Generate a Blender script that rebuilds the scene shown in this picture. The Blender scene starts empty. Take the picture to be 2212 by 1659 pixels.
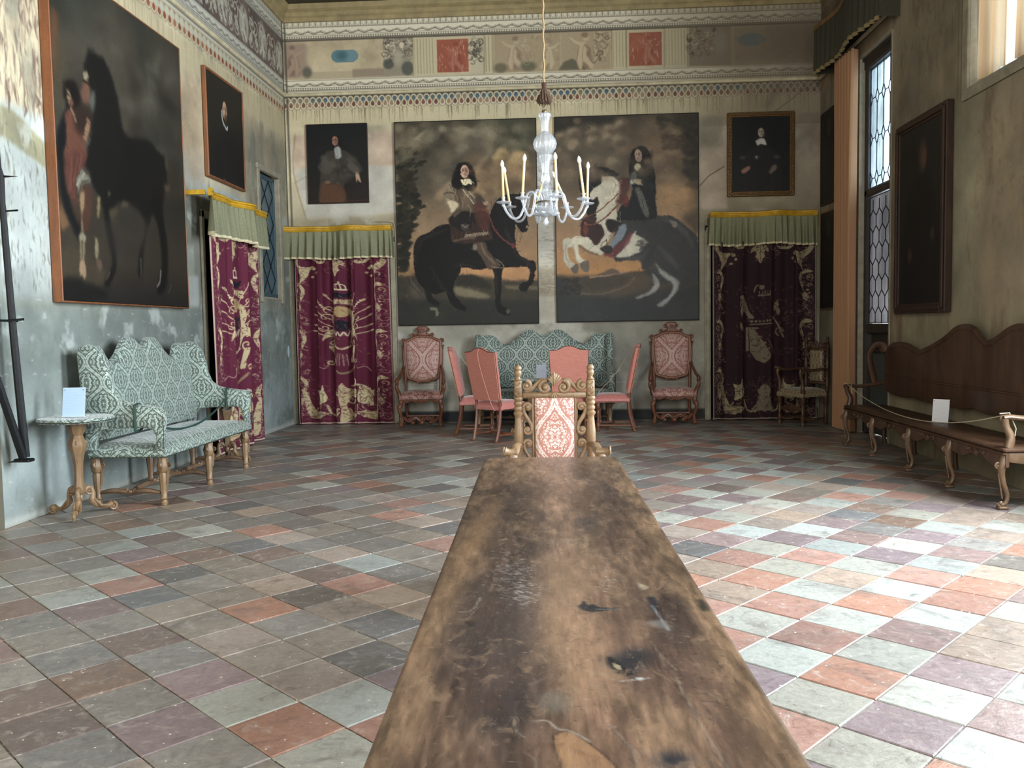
import bpy, math, random
import numpy as np
from mathutils import Vector, Matrix

random.seed(7)
RNG = np.random.default_rng(11)
PI = math.pi
SC = bpy.context.scene
COL = SC.collection

# ------------------------------------------------------------------ camera, world, light, exposure
CAM_H, PITCH, ROLL, YAW, FPX = 1.4, .0635, .0168, -.057, 1870.0
def cam_matrix():
    cp, sp, cy, sy = math.cos(PITCH), math.sin(PITCH), math.cos(YAW), math.sin(YAW)
    fwd = Vector((sy*cp, cy*cp, -sp)); right = Vector((cy, -sy, 0)); down = -right.cross(fwd)
    r2 = right*math.cos(ROLL) + down*math.sin(ROLL)
    d2 = -right*math.sin(ROLL) + down*math.cos(ROLL)
    m = Matrix.Identity(4)
    for i in range(3):
        m[i][0] = r2[i]; m[i][1] = -d2[i]; m[i][2] = -fwd[i]
    m.translation = (0, 0, CAM_H)
    return m
cam = bpy.data.cameras.new('camera')
cam.sensor_fit = 'HORIZONTAL'; cam.sensor_width = 36.0
cam.lens = 36.0*FPX/2212.0
cam.clip_start = .05; cam.clip_end = 200
cam_o = bpy.data.objects.new('camera', cam); COL.objects.link(cam_o)
cam_o.matrix_world = cam_matrix()
SC.camera = cam_o

SC.view_settings.view_transform = 'Standard'
SC.view_settings.look = 'None'
SC.view_settings.gamma = 1
SC.view_settings.use_curve_mapping = False
SC.view_settings.exposure = 0.36
SC.cycles.use_denoising = True
SC.cycles.max_bounces = 8
SC.cycles.diffuse_bounces = 5
SC.cycles.transparent_max_bounces = 12
SC.cycles.sample_clamp_indirect = 6
SC.cycles.caustics_refractive = False
SC.cycles.caustics_reflective = False

wd = bpy.data.worlds.new('sky'); SC.world = wd; wd.use_nodes = True
wd.node_tree.nodes['Background'].inputs[0].default_value = (.72, .86, 1.0, 1)
wd.node_tree.nodes['Background'].inputs[1].default_value = 5.0

def area(name, loc, rot, sx, sy, power, color):
    l = bpy.data.lights.new(name, 'AREA'); l.shape = 'RECTANGLE'; l.size = sx; l.size_y = sy
    l.energy = power; l.color = color
    o = bpy.data.objects.new(name, l); COL.objects.link(o); o.location = loc; o.rotation_euler = rot
    return o
XL, XR, YB, YN, ZC = -4.08, 3.80, 13.0, -3.2, 6.2      # room: left, right, back, near wall, ceiling
# daylight of the tall windows of the right wall, between the camera and the bench, and of the near wall behind the camera
area('window_daylight', (XR+.35, 5.35, 3.0), (0, math.radians(90), 0), 3.9, 1.7, 640, (.84, .93, 1.0))
area('window_daylight', (XR+.35, 1.45, 3.0), (0, math.radians(90), 0), 3.9, 1.7, 420, (.86, .94, 1.0))
area('window_daylight', (1.6, YN-.35, 3.1), (math.radians(90), 0, 0), 1.6, 3.6, 30, (1.0, .93, .82))
area('window_daylight', (-1.8, YN-.35, 3.1), (math.radians(90), 0, 0), 1.6, 3.6, 340, (1.0, .93, .82))

# ------------------------------------------------------------------ tagging and mesh helpers
def tag(o, label=None, cat=None, group=None, kind=None):
    if label: o['label'] = label
    if cat: o['category'] = cat
    if group: o['group'] = group
    if kind: o['kind'] = kind
    return o
def empty(name, loc=(0, 0, 0), rz=0.0, label=None, cat=None, group=None):
    o = bpy.data.objects.new(name, None); COL.objects.link(o)
    o.location = loc; o.rotation_euler = (0, 0, rz); o.empty_display_size = .1
    return tag(o, label, cat, group)
def copy_tree(o, parent=None):
    c = o.copy(); COL.objects.link(c)
    if parent: c.parent = parent
    for ch in [x for x in bpy.data.objects if x.parent == o]:
        copy_tree(ch, c)
    return c

class MB:
    """collects shapes; build() links them as one mesh object"""
    def __init__(s):
        s.v = []; s.f = []; s.n = 0
    def add(s, vs, fs):
        vs = [tuple(map(float, p)) for p in vs]
        s.v += vs; s.f += [tuple(i+s.n for i in f) for f in fs]; s.n += len(vs)
        return s
    def box(s, c, d, rot=None, bev=0.0):
        x, y, z = d[0]/2, d[1]/2, d[2]/2
        if bev > 0:
            b = min(bev, x*.9, y*.9, z*.9); vs = []; 
            # chamfered box: prism with cut corners along z plus inset ends
            ring = [(x-b, -y), (x, -y+b), (x, y-b), (x-b, y), (-x+b, y), (-x, y-b), (-x, -y+b), (-x+b, -y)]
            def sc(r, k): return [((abs(p[0])-k)*(1 if p[0] > 0 else -1), (abs(p[1])-k)*(1 if p[1] > 0 else -1)) for p in r]
            lay = [(sc(ring, b), -z), (ring, -z+b), (ring, z-b), (sc(ring, b), z)]
            for r, zz in lay: vs += [(p[0], p[1], zz) for p in r]
            fs = [tuple(range(7, -1, -1)), tuple(range(24, 32))]
            for k in range(3):
                for i in range(8):
                    j = (i+1) % 8; fs.append((k*8+i, k*8+j, k*8+8+j, k*8+8+i))
        else:
            vs = [(-x, -y, -z), (x, -y, -z), (x, y, -z), (-x, y, -z), (-x, -y, z), (x, -y, z), (x, y, z), (-x, y, z)]
            fs = [(0, 3, 2, 1), (4, 5, 6, 7), (0, 1, 5, 4), (1, 2, 6, 5), (2, 3, 7, 6), (3, 0, 4, 7)]
        m = rot if rot is not None else Matrix.Identity(3)
        return s.add([m @ Vector(p) + Vector(c) for p in vs], fs)
    def lathe(s, prof, c=(0, 0, 0), n=20, rot=None, ribs=0, amp=0.0, cap=True):
        """prof: (radius, z) pairs bottom to top"""
        m = rot if rot is not None else Matrix.Identity(3); vs = []; fs = []
        for r, z in prof:
            for i in range(n):
                a = 2*PI*i/n
                rr = r*(1+amp*math.cos(ribs*a)) if ribs else r
                vs.append(m @ Vector((rr*math.cos(a), rr*math.sin(a), z)) + Vector(c))
        for k in range(len(prof)-1):
            for i in range(n):
                j = (i+1) % n; fs.append((k*n+i, k*n+j, (k+1)*n+j, (k+1)*n+i))
        if cap:
            fs.append(tuple(range(n-1, -1, -1))); k = (len(prof)-1)*n; fs.append(tuple(range(k, k+n)))
        return s.add(vs, fs)
    def tube(s, pts, rad, n=8, flat=(1, 1), up=None, closed=False):
        """sweep a round or oval section along pts; rad a number or a list; flat = width and height factors, the second along 'up'"""
        P = [Vector(p) for p in pts]; N = len(P)
        R = rad if isinstance(rad, (list, tuple)) else [rad]*N
        vs = []; fs = []; prev = None
        for i, p in enumerate(P):
            t = (P[(i+1) % N]-P[i-1]) if closed else (P[min(i+1, N-1)]-P[max(i-1, 0)])
            if t.length < 1e-9: t = Vector((0, 0, 1))
            t.normalize()
            if up is not None:
                u = Vector(up); b = u - t*u.dot(t)
                if b.length < 1e-4: b = t.orthogonal()
            else:
                b = (prev - t*prev.dot(t)) if prev is not None else t.orthogonal()
                if b.length < 1e-6: b = t.orthogonal()
            b.normalize(); prev = b; a = b.cross(t)
            for k in range(n):
                w = 2*PI*k/n
                vs.append(p + a*(math.cos(w)*R[i]*flat[0]) + b*(math.sin(w)*R[i]*flat[1]))
        M = N if closed else N-1
        for i in range(M):
            i2 = (i+1) % N
            for k in range(n):
                j = (k+1) % n; fs.append((i*n+k, i*n+j, i2*n+j, i2*n+k))
        if not closed:
            fs.append(tuple(range(n-1, -1, -1))); k = (N-1)*n; fs.append(tuple(range(k, k+n)))
        return s.add(vs, fs)
    def prism(s, outline, d, org=(0, 0, 0), ax=(1, 0, 0), ay=(0, 0, 1), bev=0.0):
        """outline (2d, counter-clockwise seen against the extrusion) thickened by d, rounded rim when bev"""
        ax = Vector(ax); ay = Vector(ay); az = ax.cross(ay); o = Vector(org); N = len(outline)
        A = sum(outline[i][0]*outline[(i+1) % N][1]-outline[(i+1) % N][0]*outline[i][1] for i in range(N))
        if A < 0: outline = outline[::-1]
        def inset(k):
            r = []
            for i in range(N):
                p0 = outline[i-1]; p1 = outline[i]; p2 = outline[(i+1) % N]
                e1 = Vector((p1[0]-p0[0], p1[1]-p0[1])); e2 = Vector((p2[0]-p1[0], p2[1]-p1[1]))
                if e1.length < 1e-9 or e2.length < 1e-9: r.append(p1); continue
                e1.normalize(); e2.normalize(); nn = Vector((-e1.y-e2.y, e1.x+e2.x))
                if nn.length < 1e-6: nn = Vector((-e1.y, e1.x))
                nn.normalize(); r.append((p1[0]+nn.x*k, p1[1]+nn.y*k))
            return r
        if bev > 0:
            lay = [(inset(bev), -d/2), (inset(bev*.3), -d/2+bev*.3), (outline, -d/2+bev), (outline, d/2-bev), (inset(bev*.3), d/2-bev*.3), (inset(bev), d/2)]
        else:
            lay = [(outline, -d/2), (outline, d/2)]
        vs = []
        for r, z in lay: vs += [o+ax*p[0]+ay*p[1]+az*z for p in r]
        L = len(lay); fs = [tuple(range(N-1, -1, -1)), tuple(range((L-1)*N, L*N))]
        for k in range(L-1):
            for i in range(N):
                j = (i+1) % N; fs.append((k*N+i, k*N+j, (k+1)*N+j, (k+1)*N+i))
        return s.add(vs, fs)
    def surf(s, fn, nu, nv, closed_u=False):
        vs = [fn(i/nu, j/nv) for j in range(nv+1) for i in range(nu+(0 if closed_u else 1))]
        W = nu if closed_u else nu+1; fs = []
        for j in range(nv):
            for i in range(nu):
                i2 = (i+1) % W if closed_u else i+1
                fs.append((j*W+i, j*W+i2, (j+1)*W+i2, (j+1)*W+i))
        return s.add(vs, fs)
    def ball(s, c, r, n=10, sc=(1, 1, 1)):
        m = n//2+1
        pr = [(max(1e-4, math.sin(PI*k/m)), -math.cos(PI*k/m)) for k in range(m+1)]
        vs = []; fs = []
        for rr, z in pr:
            for i in range(n):
                a = 2*PI*i/n; vs.append((c[0]+r*sc[0]*rr*math.cos(a), c[1]+r*sc[1]*rr*math.sin(a), c[2]+r*sc[2]*z))
        for k in range(m):
            for i in range(n):
                j = (i+1) % n; fs.append((k*n+i, k*n+j, (k+1)*n+j, (k+1)*n+i))
        return s.add(vs, fs)
    def build(s, name, mat, parent=None, smooth=40, label=None):
        me = bpy.data.meshes.new(name); me.from_pydata(s.v, [], s.f); me.validate(); 
        if smooth:
            me.polygons.foreach_set('use_smooth', [True]*len(me.polygons))
            try: me.set_sharp_from_angle(angle=math.radians(smooth))
            except Exception: pass
        if mat: me.materials.append(mat)
        me.update()
        o = bpy.data.objects.new(name, me); COL.objects.link(o)
        if parent: o.parent = parent
        if label: o['label'] = label
        return o

def rotx(a): return Matrix.Rotation(a, 3, 'X')
def roty(a): return Matrix.Rotation(a, 3, 'Y')
def rotz(a): return Matrix.Rotation(a, 3, 'Z')
def spiral(c, r0, r1, a0, a1, n=18):
    """2d spiral points"""
    return [(c[0]+(r0+(r1-r0)*k/n)*math.cos(a0+(a1-a0)*k/n), c[1]+(r0+(r1-r0)*k/n)*math.sin(a0+(a1-a0)*k/n)) for k in range(n+1)]
def smooth_path(pts, sub=5):
    """Catmull-Rom through points of any dimension"""
    out = []; N = len(pts)
    for i in range(N-1):
        p0 = pts[max(i-1, 0)]; p1 = pts[i]; p2 = pts[i+1]; p3 = pts[min(i+2, N-1)]
        for k in range(sub):
            t = k/sub
            out.append(tuple(.5*((2*b)+(-a+c)*t+(2*a-5*b+4*c-d)*t*t+(-a+3*b-3*c+d)*t**3) for a, b, c, d in zip(p0, p1, p2, p3)))
    out.append(tuple(pts[-1])); return out

# ------------------------------------------------------------------ material nodes
def lin(c):
    if max(c) > 1.0: c = [x/255.0 for x in c]
    return tuple(x/12.92 if x <= .04045 else ((x+.055)/1.055)**2.4 for x in c)
class NT:
    def __init__(s, name):
        s.m = bpy.data.materials.new(name); s.m.use_nodes = True; s.t = s.m.node_tree
        for n in list(s.t.nodes): s.t.nodes.remove(n)
        s.out = s.t.nodes.new('ShaderNodeOutputMaterial')
    def n(s, ty, ins=None, **kw):
        nd = s.t.nodes.new(ty)
        for k, v in kw.items(): setattr(nd, k, v)
        for k, v in (ins or {}).items():
            sock = nd.inputs[k]
            if isinstance(v, bpy.types.NodeSocket): s.t.links.new(v, sock)
            else:
                if isinstance(v, (tuple, list)) and sock.type == 'RGBA' and len(v) == 3: v = (*v, 1)
                sock.default_value = v
        return nd
    def math(s, op, a, b=None, c=None, clamp=False):
        i = {0: a}
        if b is not None: i[1] = b
        if c is not None: i[2] = c
        nd = s.n('ShaderNodeMath', i, operation=op); nd.use_clamp = clamp; return nd.outputs[0]
    def mix(s, f, a, b, mode='MIX'):
        nd = s.n('ShaderNodeMix', data_type='RGBA', blend_type=mode)
        for k, v in ((0, f), (6, a), (7, b)):
            if isinstance(v, bpy.types.NodeSocket): s.t.links.new(v, nd.inputs[k])
            else: nd.inputs[k].default_value = (*v, 1) if isinstance(v, (tuple, list)) and len(v) == 3 else v
        return nd.outputs[2]
    def noise(s, vec, scale, detail=5, rough=.6, dist=0.0, col=False):
        nd = s.n('ShaderNodeTexNoise', {'Vector': vec, 'Scale': scale, 'Detail': detail, 'Roughness': rough, 'Distortion': dist})
        return nd.outputs[1 if col else 0]
    def ramp(s, f, stops):
        nd = s.n('ShaderNodeValToRGB', {0: f}); e = nd.color_ramp.elements
        while len(e) > 1: e.remove(e[0])
        for i, (p, c) in enumerate(stops):
            el = e[0] if i == 0 else e.new(p)
            el.position = p; el.color = (*c, 1) if isinstance(c, (tuple, list)) else (c, c, c, 1)
        return nd.outputs[0]
    def obj(s): return s.n('ShaderNodeTexCoord').outputs['Object']
    def scalev(s, v, k):
        return s.n('ShaderNodeVectorMath', {0: v, 1: k}, operation='MULTIPLY').outputs[0]
    def bump(s, h, strength=.3, dist=.01):
        return s.n('ShaderNodeBump', {'Height': h, 'Strength': strength, 'Distance': dist}).outputs[0]
    def bsdf(s, color, rough=.6, normal=None, **extra):
        i = {'Base Color': color, 'Roughness': rough}
        if normal is not None: i['Normal'] = normal
        i.update(extra)
        b = s.n('ShaderNodeBsdfPrincipled', i); s.t.links.new(b.outputs[0], s.out.inputs[0]); return s.m

def m_wood(name, c1, c2, scale=9, rough=.42, stretch=(1, 1, .18), bump=.25):
    t = NT(name); o = t.obj(); v = t.scalev(o, stretch)
    n1 = t.noise(v, scale, 6, .65, .6); n2 = t.noise(o, scale*5, 4, .6)
    c = t.ramp(n1, [(.3, lin(c1)), (.7, lin(c2))])
    c = t.mix(t.math('MULTIPLY', n2, .5), c, tuple(.45*x for x in lin(c1)), 'MIX')
    return t.bsdf(c, rough, t.bump(n1, bump, .004))
def m_plain(name, c, rough=.6, var=.12, scale=14, metallic=0.0, bump=.15, **ex):
    t = NT(name); o = t.obj(); n = t.noise(o, scale, 5, .6); l = lin(c)
    c = t.ramp(n, [(.25, tuple(x*(1-var*1.6) for x in l)), (.75, tuple(min(1, x*(1+var*1.6)) for x in l))])
    return t.bsdf(c, rough, t.bump(n, bump, .003), Metallic=metallic, **ex)
def m_paint(name, rough=.85, nscale=30, namt=.16, bump=.12, spec=.5, coarse=1.2, camt=.12, weave=False):
    """surface whose own pigment is the mesh colour layer 'Col', weathered by fine and coarse noise"""
    t = NT(name); a = t.n('ShaderNodeAttribute', attribute_name='Col').outputs[0]; o = t.obj()
    n1 = t.noise(o, nscale, 6, .65); n2 = t.noise(o, coarse, 6, .6, .3)
    k = t.math('ADD', t.math('MULTIPLY_ADD', n1, namt*2, 1-namt), t.math('MULTIPLY_ADD', n2, camt*2, -camt))
    kk = t.n('ShaderNodeCombineColor', {0: k, 1: k, 2: k}).outputs[0]
    c = t.mix(1.0, a, kk, 'MULTIPLY')
    h = n1
    return t.bsdf(c, rough, t.bump(h, bump, .004), **{'Specular IOR Level': spec})
def m_damask(name, dark, light, a=.16, b=.15, k=7.0, amp=5.0, rough_d=.75, rough_l=.5, sheen=.3, off=(0, 0, 0), thr=(.46, .56)):
    t = NT(name); tc = t.n('ShaderNodeTexCoord'); o = tc.outputs['Object']
    s = t.n('ShaderNodeSeparateXYZ', {0: o}); nn = t.n('ShaderNodeSeparateXYZ', {0: t.n('ShaderNodeVectorMath', {0: tc.outputs['Normal']}, operation='ABSOLUTE').outputs[0]})
    top = t.math('GREATER_THAN', nn.outputs[2], .62); side = t.math('GREATER_THAN', nn.outputs[0], .72)
    # u: x, or y on side faces ; v: z, or y on top faces
    u = t.math('ADD', t.math('MULTIPLY', s.outputs[0], t.math('SUBTRACT', 1, side)), t.math('MULTIPLY', s.outputs[1], side))
    v = t.math('ADD', t.math('MULTIPLY', s.outputs[2], t.math('SUBTRACT', 1, top)), t.math('MULTIPLY', s.outputs[1], top))
    u = t.math('ADD', u, off[0]); v = t.math('ADD', v, off[1])
    # staggered lattice of medallions: dx, dy = distance to the nearest medallion in cell units, mirrored on both axes
    um = t.math('PINGPONG', t.math('DIVIDE', u, a), .5); vm = t.math('PINGPONG', t.math('DIVIDE', v, b), 1.0)
    og = lambda q: t.math('SUBTRACT', q, t.math('MULTIPLY', t.math('SINE', t.math('MULTIPLY', q, 2*PI)), .11))   # ogee instead of straight lozenge
    far = t.math('GREATER_THAN', t.math('ADD', t.math('MULTIPLY', um, 2), og(vm)), 1.0)
    dx = t.math('ABSOLUTE', t.math('SUBTRACT', t.math('MULTIPLY', far, .5), um)); dy = t.math('ABSOLUTE', t.math('SUBTRACT', far, vm))
    rho = t.math('ADD', t.math('MULTIPLY', dx, 2), og(dy)); sx = t.math('MULTIPLY', dx, 2*a/b*.5)
    vec = t.n('ShaderNodeCombineXYZ', {0: sx, 1: dy}).outputs[0]
    th = t.math('ARCTAN2', dy, sx); r0 = t.math('SQRT', t.math('ADD', t.math('MULTIPLY', t.math('MULTIPLY', sx, sx), 2.2), t.math('MULTIPLY', dy, dy)))
    rr_ = t.math('MULTIPLY', r0, t.math('MULTIPLY_ADD', t.math('COSINE', t.math('MULTIPLY', th, 8)), .13, 1.0))
    ns = t.noise(vec, k*.42, 2, .5, 2.2)
    w = t.math('MULTIPLY_ADD', t.math('SINE', t.math('ADD', t.math('MULTIPLY', rr_, k*1.2), t.math('MULTIPLY', ns, amp*4.5))), .5, .5)
    ring = t.math('LESS_THAN', t.math('ABSOLUTE', t.math('SUBTRACT', rho, .93)), .035); w = t.math('MAXIMUM', w, ring)
    gap = t.math('LESS_THAN', t.math('ABSOLUTE', t.math('SUBTRACT', rho, .80)), .045); w = t.math('MULTIPLY', w, t.math('SUBTRACT', 1, t.math('MULTIPLY', gap, .8)))
    gap = t.math('LESS_THAN', t.math('ABSOLUTE', t.math('SUBTRACT', rr_, .46)), .03); w = t.math('MULTIPLY', w, t.math('SUBTRACT', 1, t.math('MULTIPLY', gap, .7)))
    w = t.n('ShaderNodeMapRange', {0: w, 1: thr[0], 2: thr[1]}, interpolation_type='SMOOTHSTEP').outputs[0]
    fine = t.noise(o, 220, 2, .5)
    c = t.mix(w, lin(dark), lin(light)); c = t.mix(t.math('MULTIPLY', fine, .25), c, tuple(.5*x for x in lin(dark)))
    r = t.math('MULTIPLY_ADD', w, rough_l-rough_d, rough_d)
    return t.bsdf(c, r, t.bump(w, .25, .002), **{'Sheen Weight': sheen})

# ------------------------------------------------------------------ painter: pigment laid on real surfaces
class Cv:
    """w,h in metres (or any unit), p = samples per unit; origin top left, y down"""
    def __init__(s, w, h, p, color=(128, 128, 128)):
        s.w, s.h, s.p = w, h, p; s.W = int(round(w*p))+1; s.H = int(round(h*p))+1
        s.a = np.empty((s.H, s.W, 3), np.float32); s.a[:] = np.array(color, np.float32)
    def _box(s, x0, y0, x1, y1, pad):
        i0 = max(0, int(math.floor((x0-pad)*s.p))); i1 = min(s.W, int(math.ceil((x1+pad)*s.p))+1)
        j0 = max(0, int(math.floor((y0-pad)*s.p))); j1 = min(s.H, int(math.ceil((y1+pad)*s.p))+1)
        return i0, i1, j0, j1
    def _blur(s, m, sg):
        if sg <= .35: return m
        r = int(max(1, math.ceil(sg*2.5))); k = np.exp(-.5*(np.arange(-r, r+1)/sg)**2); k /= k.sum()
        h, w = m.shape; p = np.pad(m, r, mode='edge'); q = np.zeros((h, w+2*r), np.float32)
        for i, kk in enumerate(k): q += kk*p[i:i+h]
        o = np.zeros((h, w), np.float32)
        for i, kk in enumerate(k): o += kk*q[:, i:i+w]
        return o
    def put(s, i0, j0, m, color, alpha=1.0, mode='mix'):
        h, w = m.shape; sub = s.a[j0:j0+h, i0:i0+w]; c = np.array(color, np.float32); mm = (m*alpha)[..., None]
        if mode == 'mix': sub += (c-sub)*mm
        elif mode == 'add': sub += c*mm
        elif mode == 'mul': sub *= 1+(c/255.0-1)*mm
    def poly(s, pts, color, blur=0.0, alpha=1.0, mode='mix', sm=False, noise=0.0):
        if sm:
            pts = smooth_path(list(pts)+[pts[0]], 5)[:-1]
        P = np.array(pts, float); pad = blur*3+1.5/s.p
        i0, i1, j0, j1 = s._box(P[:, 0].min(), P[:, 1].min(), P[:, 0].max(), P[:, 1].max(), pad)
        if i1 <= i0 or j1 <= j0: return s
        X, Y = np.meshgrid(np.arange(i0, i1)/s.p, np.arange(j0, j1)/s.p)
        if noise:
            X = X+(RNG.random(X.shape)-.5)*noise; Y = Y+(RNG.random(X.shape)-.5)*noise
        ins = np.zeros(X.shape, bool); N = len(P)
        for k in range(N):
            xa, ya = P[k]; xb, yb = P[(k+1) % N]
            if ya == yb: continue
            c = ((ya > Y) != (yb > Y)) & (X < (xb-xa)*(Y-ya)/(yb-ya)+xa); ins ^= c
        m = s._blur(ins.astype(np.float32), max(blur*s.p, .4)); s.put(i0, j0, m, color, alpha, mode); return s
    def rect(s, x0, y0, x1, y1, color, blur=0.0, alpha=1.0, mode='mix', noise=0.0):
        return s.poly([(x0, y0), (x1, y0), (x1, y1), (x0, y1)], color, blur, alpha, mode, noise=noise)
    def ell(s, cx, cy, rx, ry, color, blur=0.0, alpha=1.0, mode='mix', rot=0.0):
        R = max(rx, ry)+blur*2; i0, i1, j0, j1 = s._box(cx-R, cy-R, cx+R, cy+R, 1.5/s.p)
        if i1 <= i0 or j1 <= j0: return s
        X, Y = np.meshgrid(np.arange(i0, i1)/s.p-cx, np.arange(j0, j1)/s.p-cy)
        c, n = math.cos(rot), math.sin(rot); U = (X*c+Y*n)/rx; V = (-X*n+Y*c)/ry
        d = (np.sqrt(U*U+V*V)-1)*min(rx, ry); b = max(blur, .6/s.p)
        s.put(i0, j0, np.clip(.5-d/(2*b), 0, 1).astype(np.float32), color, alpha, mode); return s
    def line(s, pts, w, color, alpha=1.0, blur=0.0, sm=True, mode='mix', sub=4):
        """stroke; w a number or (start, middle, end) widths"""
        if sm and len(pts) > 2: pts = smooth_path(pts, sub)
        P = np.array(pts, float); N = len(P)
        if isinstance(w, (tuple, list)): W = np.interp(np.linspace(0, 1, N), np.linspace(0, 1, len(w)), w)
        else: W = np.full(N, w)
        W = W/2; pad = W.max()+blur+2.2/s.p
        i0, i1, j0, j1 = s._box(P[:, 0].min(), P[:, 1].min(), P[:, 0].max(), P[:, 1].max(), pad)
        if i1 <= i0 or j1 <= j0: return s
        m = np.zeros((j1-j0, i1-i0), np.float32); b = max(blur, .6/s.p)
        for k in range(N-1):
            xa, ya = P[k]; xb, yb = P[k+1]; wk = max(W[k], W[k+1])+b+1/s.p
            a0, a1, b0, b1 = s._box(min(xa, xb), min(ya, yb), max(xa, xb), max(ya, yb), wk)
            if a1 <= a0 or b1 <= b0: continue
            X, Y = np.meshgrid(np.arange(a0, a1)/s.p, np.arange(b0, b1)/s.p)
            dx, dy = xb-xa, yb-ya; L = dx*dx+dy*dy+1e-12
            t = np.clip(((X-xa)*dx+(Y-ya)*dy)/L, 0, 1); d = np.hypot(X-xa-t*dx, Y-ya-t*dy)-(W[k]+(W[k+1]-W[k])*t)
            q = np.clip(.5-d/(2*b), 0, 1); sl = m[b0-j0:b1-j0, a0-i0:a1-i0]; np.maximum(sl, q, out=sl)
        s.put(i0, j0, m, color, alpha, mode); return s
    def field(s, cell, octs=4, seed=0, stretch=(1, 1)):
        """fractal value noise 0..1, cell = size of the largest blob in units"""
        rg = np.random.default_rng(seed); out = np.zeros((s.H, s.W), np.float32); amp = 1.0; tot = 0
        for o in range(octs):
            cx = cell*stretch[0]/2**o; cy = cell*stretch[1]/2**o
            nx = max(2, int(s.w/cx)+3); ny = max(2, int(s.h/cy)+3); g = rg.random((ny, nx)).astype(np.float32)
            x = np.arange(s.W)/s.p/cx; y = np.arange(s.H)/s.p/cy
            xi = np.minimum(x.astype(int), nx-2); yi = np.minimum(y.astype(int), ny-2); fx = x-xi; fy = y-yi
            fx = np.clip(fx, 0, 1); fy = np.clip(fy, 0, 1); fx = fx*fx*(3-2*fx); fy = fy*fy*(3-2*fy)
            r0 = g[yi][:, xi]*(1-fx)+g[yi][:, xi+1]*fx; r1 = g[yi+1][:, xi]*(1-fx)+g[yi+1][:, xi+1]*fx
            out += amp*(r0*(1-fy)[:, None]+r1*fy[:, None]); tot += amp; amp *= .55
        return out/tot
    def mottle(s, cell, amt, seed=0, octs=4, color=None, stretch=(1, 1), box=None, lo=.5, hi=.7):
        """tone variation; with color: patches of color where the field is high"""
        f = s.field(cell, octs, seed, stretch)
        if box:
            i0, i1, j0, j1 = s._box(*box, 0); f = f[j0:j1, i0:i1]; sub = s.a[j0:j1, i0:i1]
        else: sub = s.a
        if color is None: sub *= (1+(f-.5)*2*amt)[..., None]
        else:
            k = np.clip((f-lo)/(hi-lo), 0, 1)*amt; sub += (np.array(color, np.float32)-sub)*k[..., None]
        return s
    def scroll(s, x, y, r, a0=0.0, turns=1.5, dirn=1, w=.01, color=(0, 0, 0), alpha=1.0, tail=None):
        n = 26; p = []
        for k in range(n+1):
            t = k/n; rr = r*(.12+.88*t); a = a0+dirn*turns*2*PI*(1-t); p.append((x+rr*math.cos(a), y+rr*math.sin(a)))
        if tail: p += tail
        return s.line(p, (w*.9, w*.7, w), color, alpha, sm=False)
    def leaf(s, x, y, L, ang, color, w=.35, lobes=4, vein=None, curl=.0):
        """acanthus leaf with lobed rim"""
        side = []; N = lobes*4
        for sgn in (1, -1):
            q = []
            for k in range(N+1):
                t = k/N; wd = math.sin(PI*min(1, t*.92+.06))**.8*w*L*.5*(1-.35*abs(math.sin(lobes*PI*t)))
                q.append((t*L, sgn*wd))
            side.append(q)
        out = side[0]+side[1][::-1]; c, n = math.cos(ang), math.sin(ang); P = []
        for (u, v) in out:
            v2 = v+curl*u*u/L; P.append((x+u*c-v2*n, y+u*n+v2*c))
        s.poly(P, color)
        if vein is not None:
            s.line([(x, y), (x+L*.5*c-curl*L*.25*n, y+L*.5*n+curl*L*.25*c), (x+L*.9*c-curl*L*.8*n, y+L*.9*n+curl*L*.8*c)], L*.05, vein, .7)
        return s
    def painterly(s, seed, n=2600, L=.05, amp=.006, cell=.05):
        """break vector edges and lay visible brush strokes in the local colour"""
        fx = (s.field(cell, 3, seed)-.5)*4*amp*s.p; fy = (s.field(cell, 3, seed+1)-.5)*4*amp*s.p
        J, I = np.meshgrid(np.arange(s.W), np.arange(s.H)); I = np.clip((I+fy).round().astype(int), 0, s.H-1); J = np.clip((J+fx).round().astype(int), 0, s.W-1)
        s.a = s.a[I, J].copy(); rg = random.Random(seed); ang = s.field(.5, 2, seed+2)
        for k in range(n):
            x = rg.random()*s.w; y = rg.random()*s.h; i = min(s.H-1, int(y*s.p)); j = min(s.W-1, int(x*s.p)); f = 1+rg.gauss(0, .13); col = s.a[i, j]*f+(rg.random()-.4)*5
            a = ang[i, j]*9+rg.gauss(0, .4); l = L*(.3+rg.random()); s.line([(x, y), (x+l*.5*math.cos(a), y+l*.5*math.sin(a)), (x+l*math.cos(a+.4), y+l*math.sin(a+.4))], (L*.08, L*.2, L*.06), col, .35+.4*rg.random(), .004, sm=False)
        return s
    def lin(s):
        g = s.a.mean(axis=2, keepdims=True); c = np.clip((s.a+(g-s.a)*.2)/255.0, 0, 1); return np.where(c <= .04045, c/12.92, ((c+.055)/1.055)**2.4).astype(np.float32)

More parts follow.
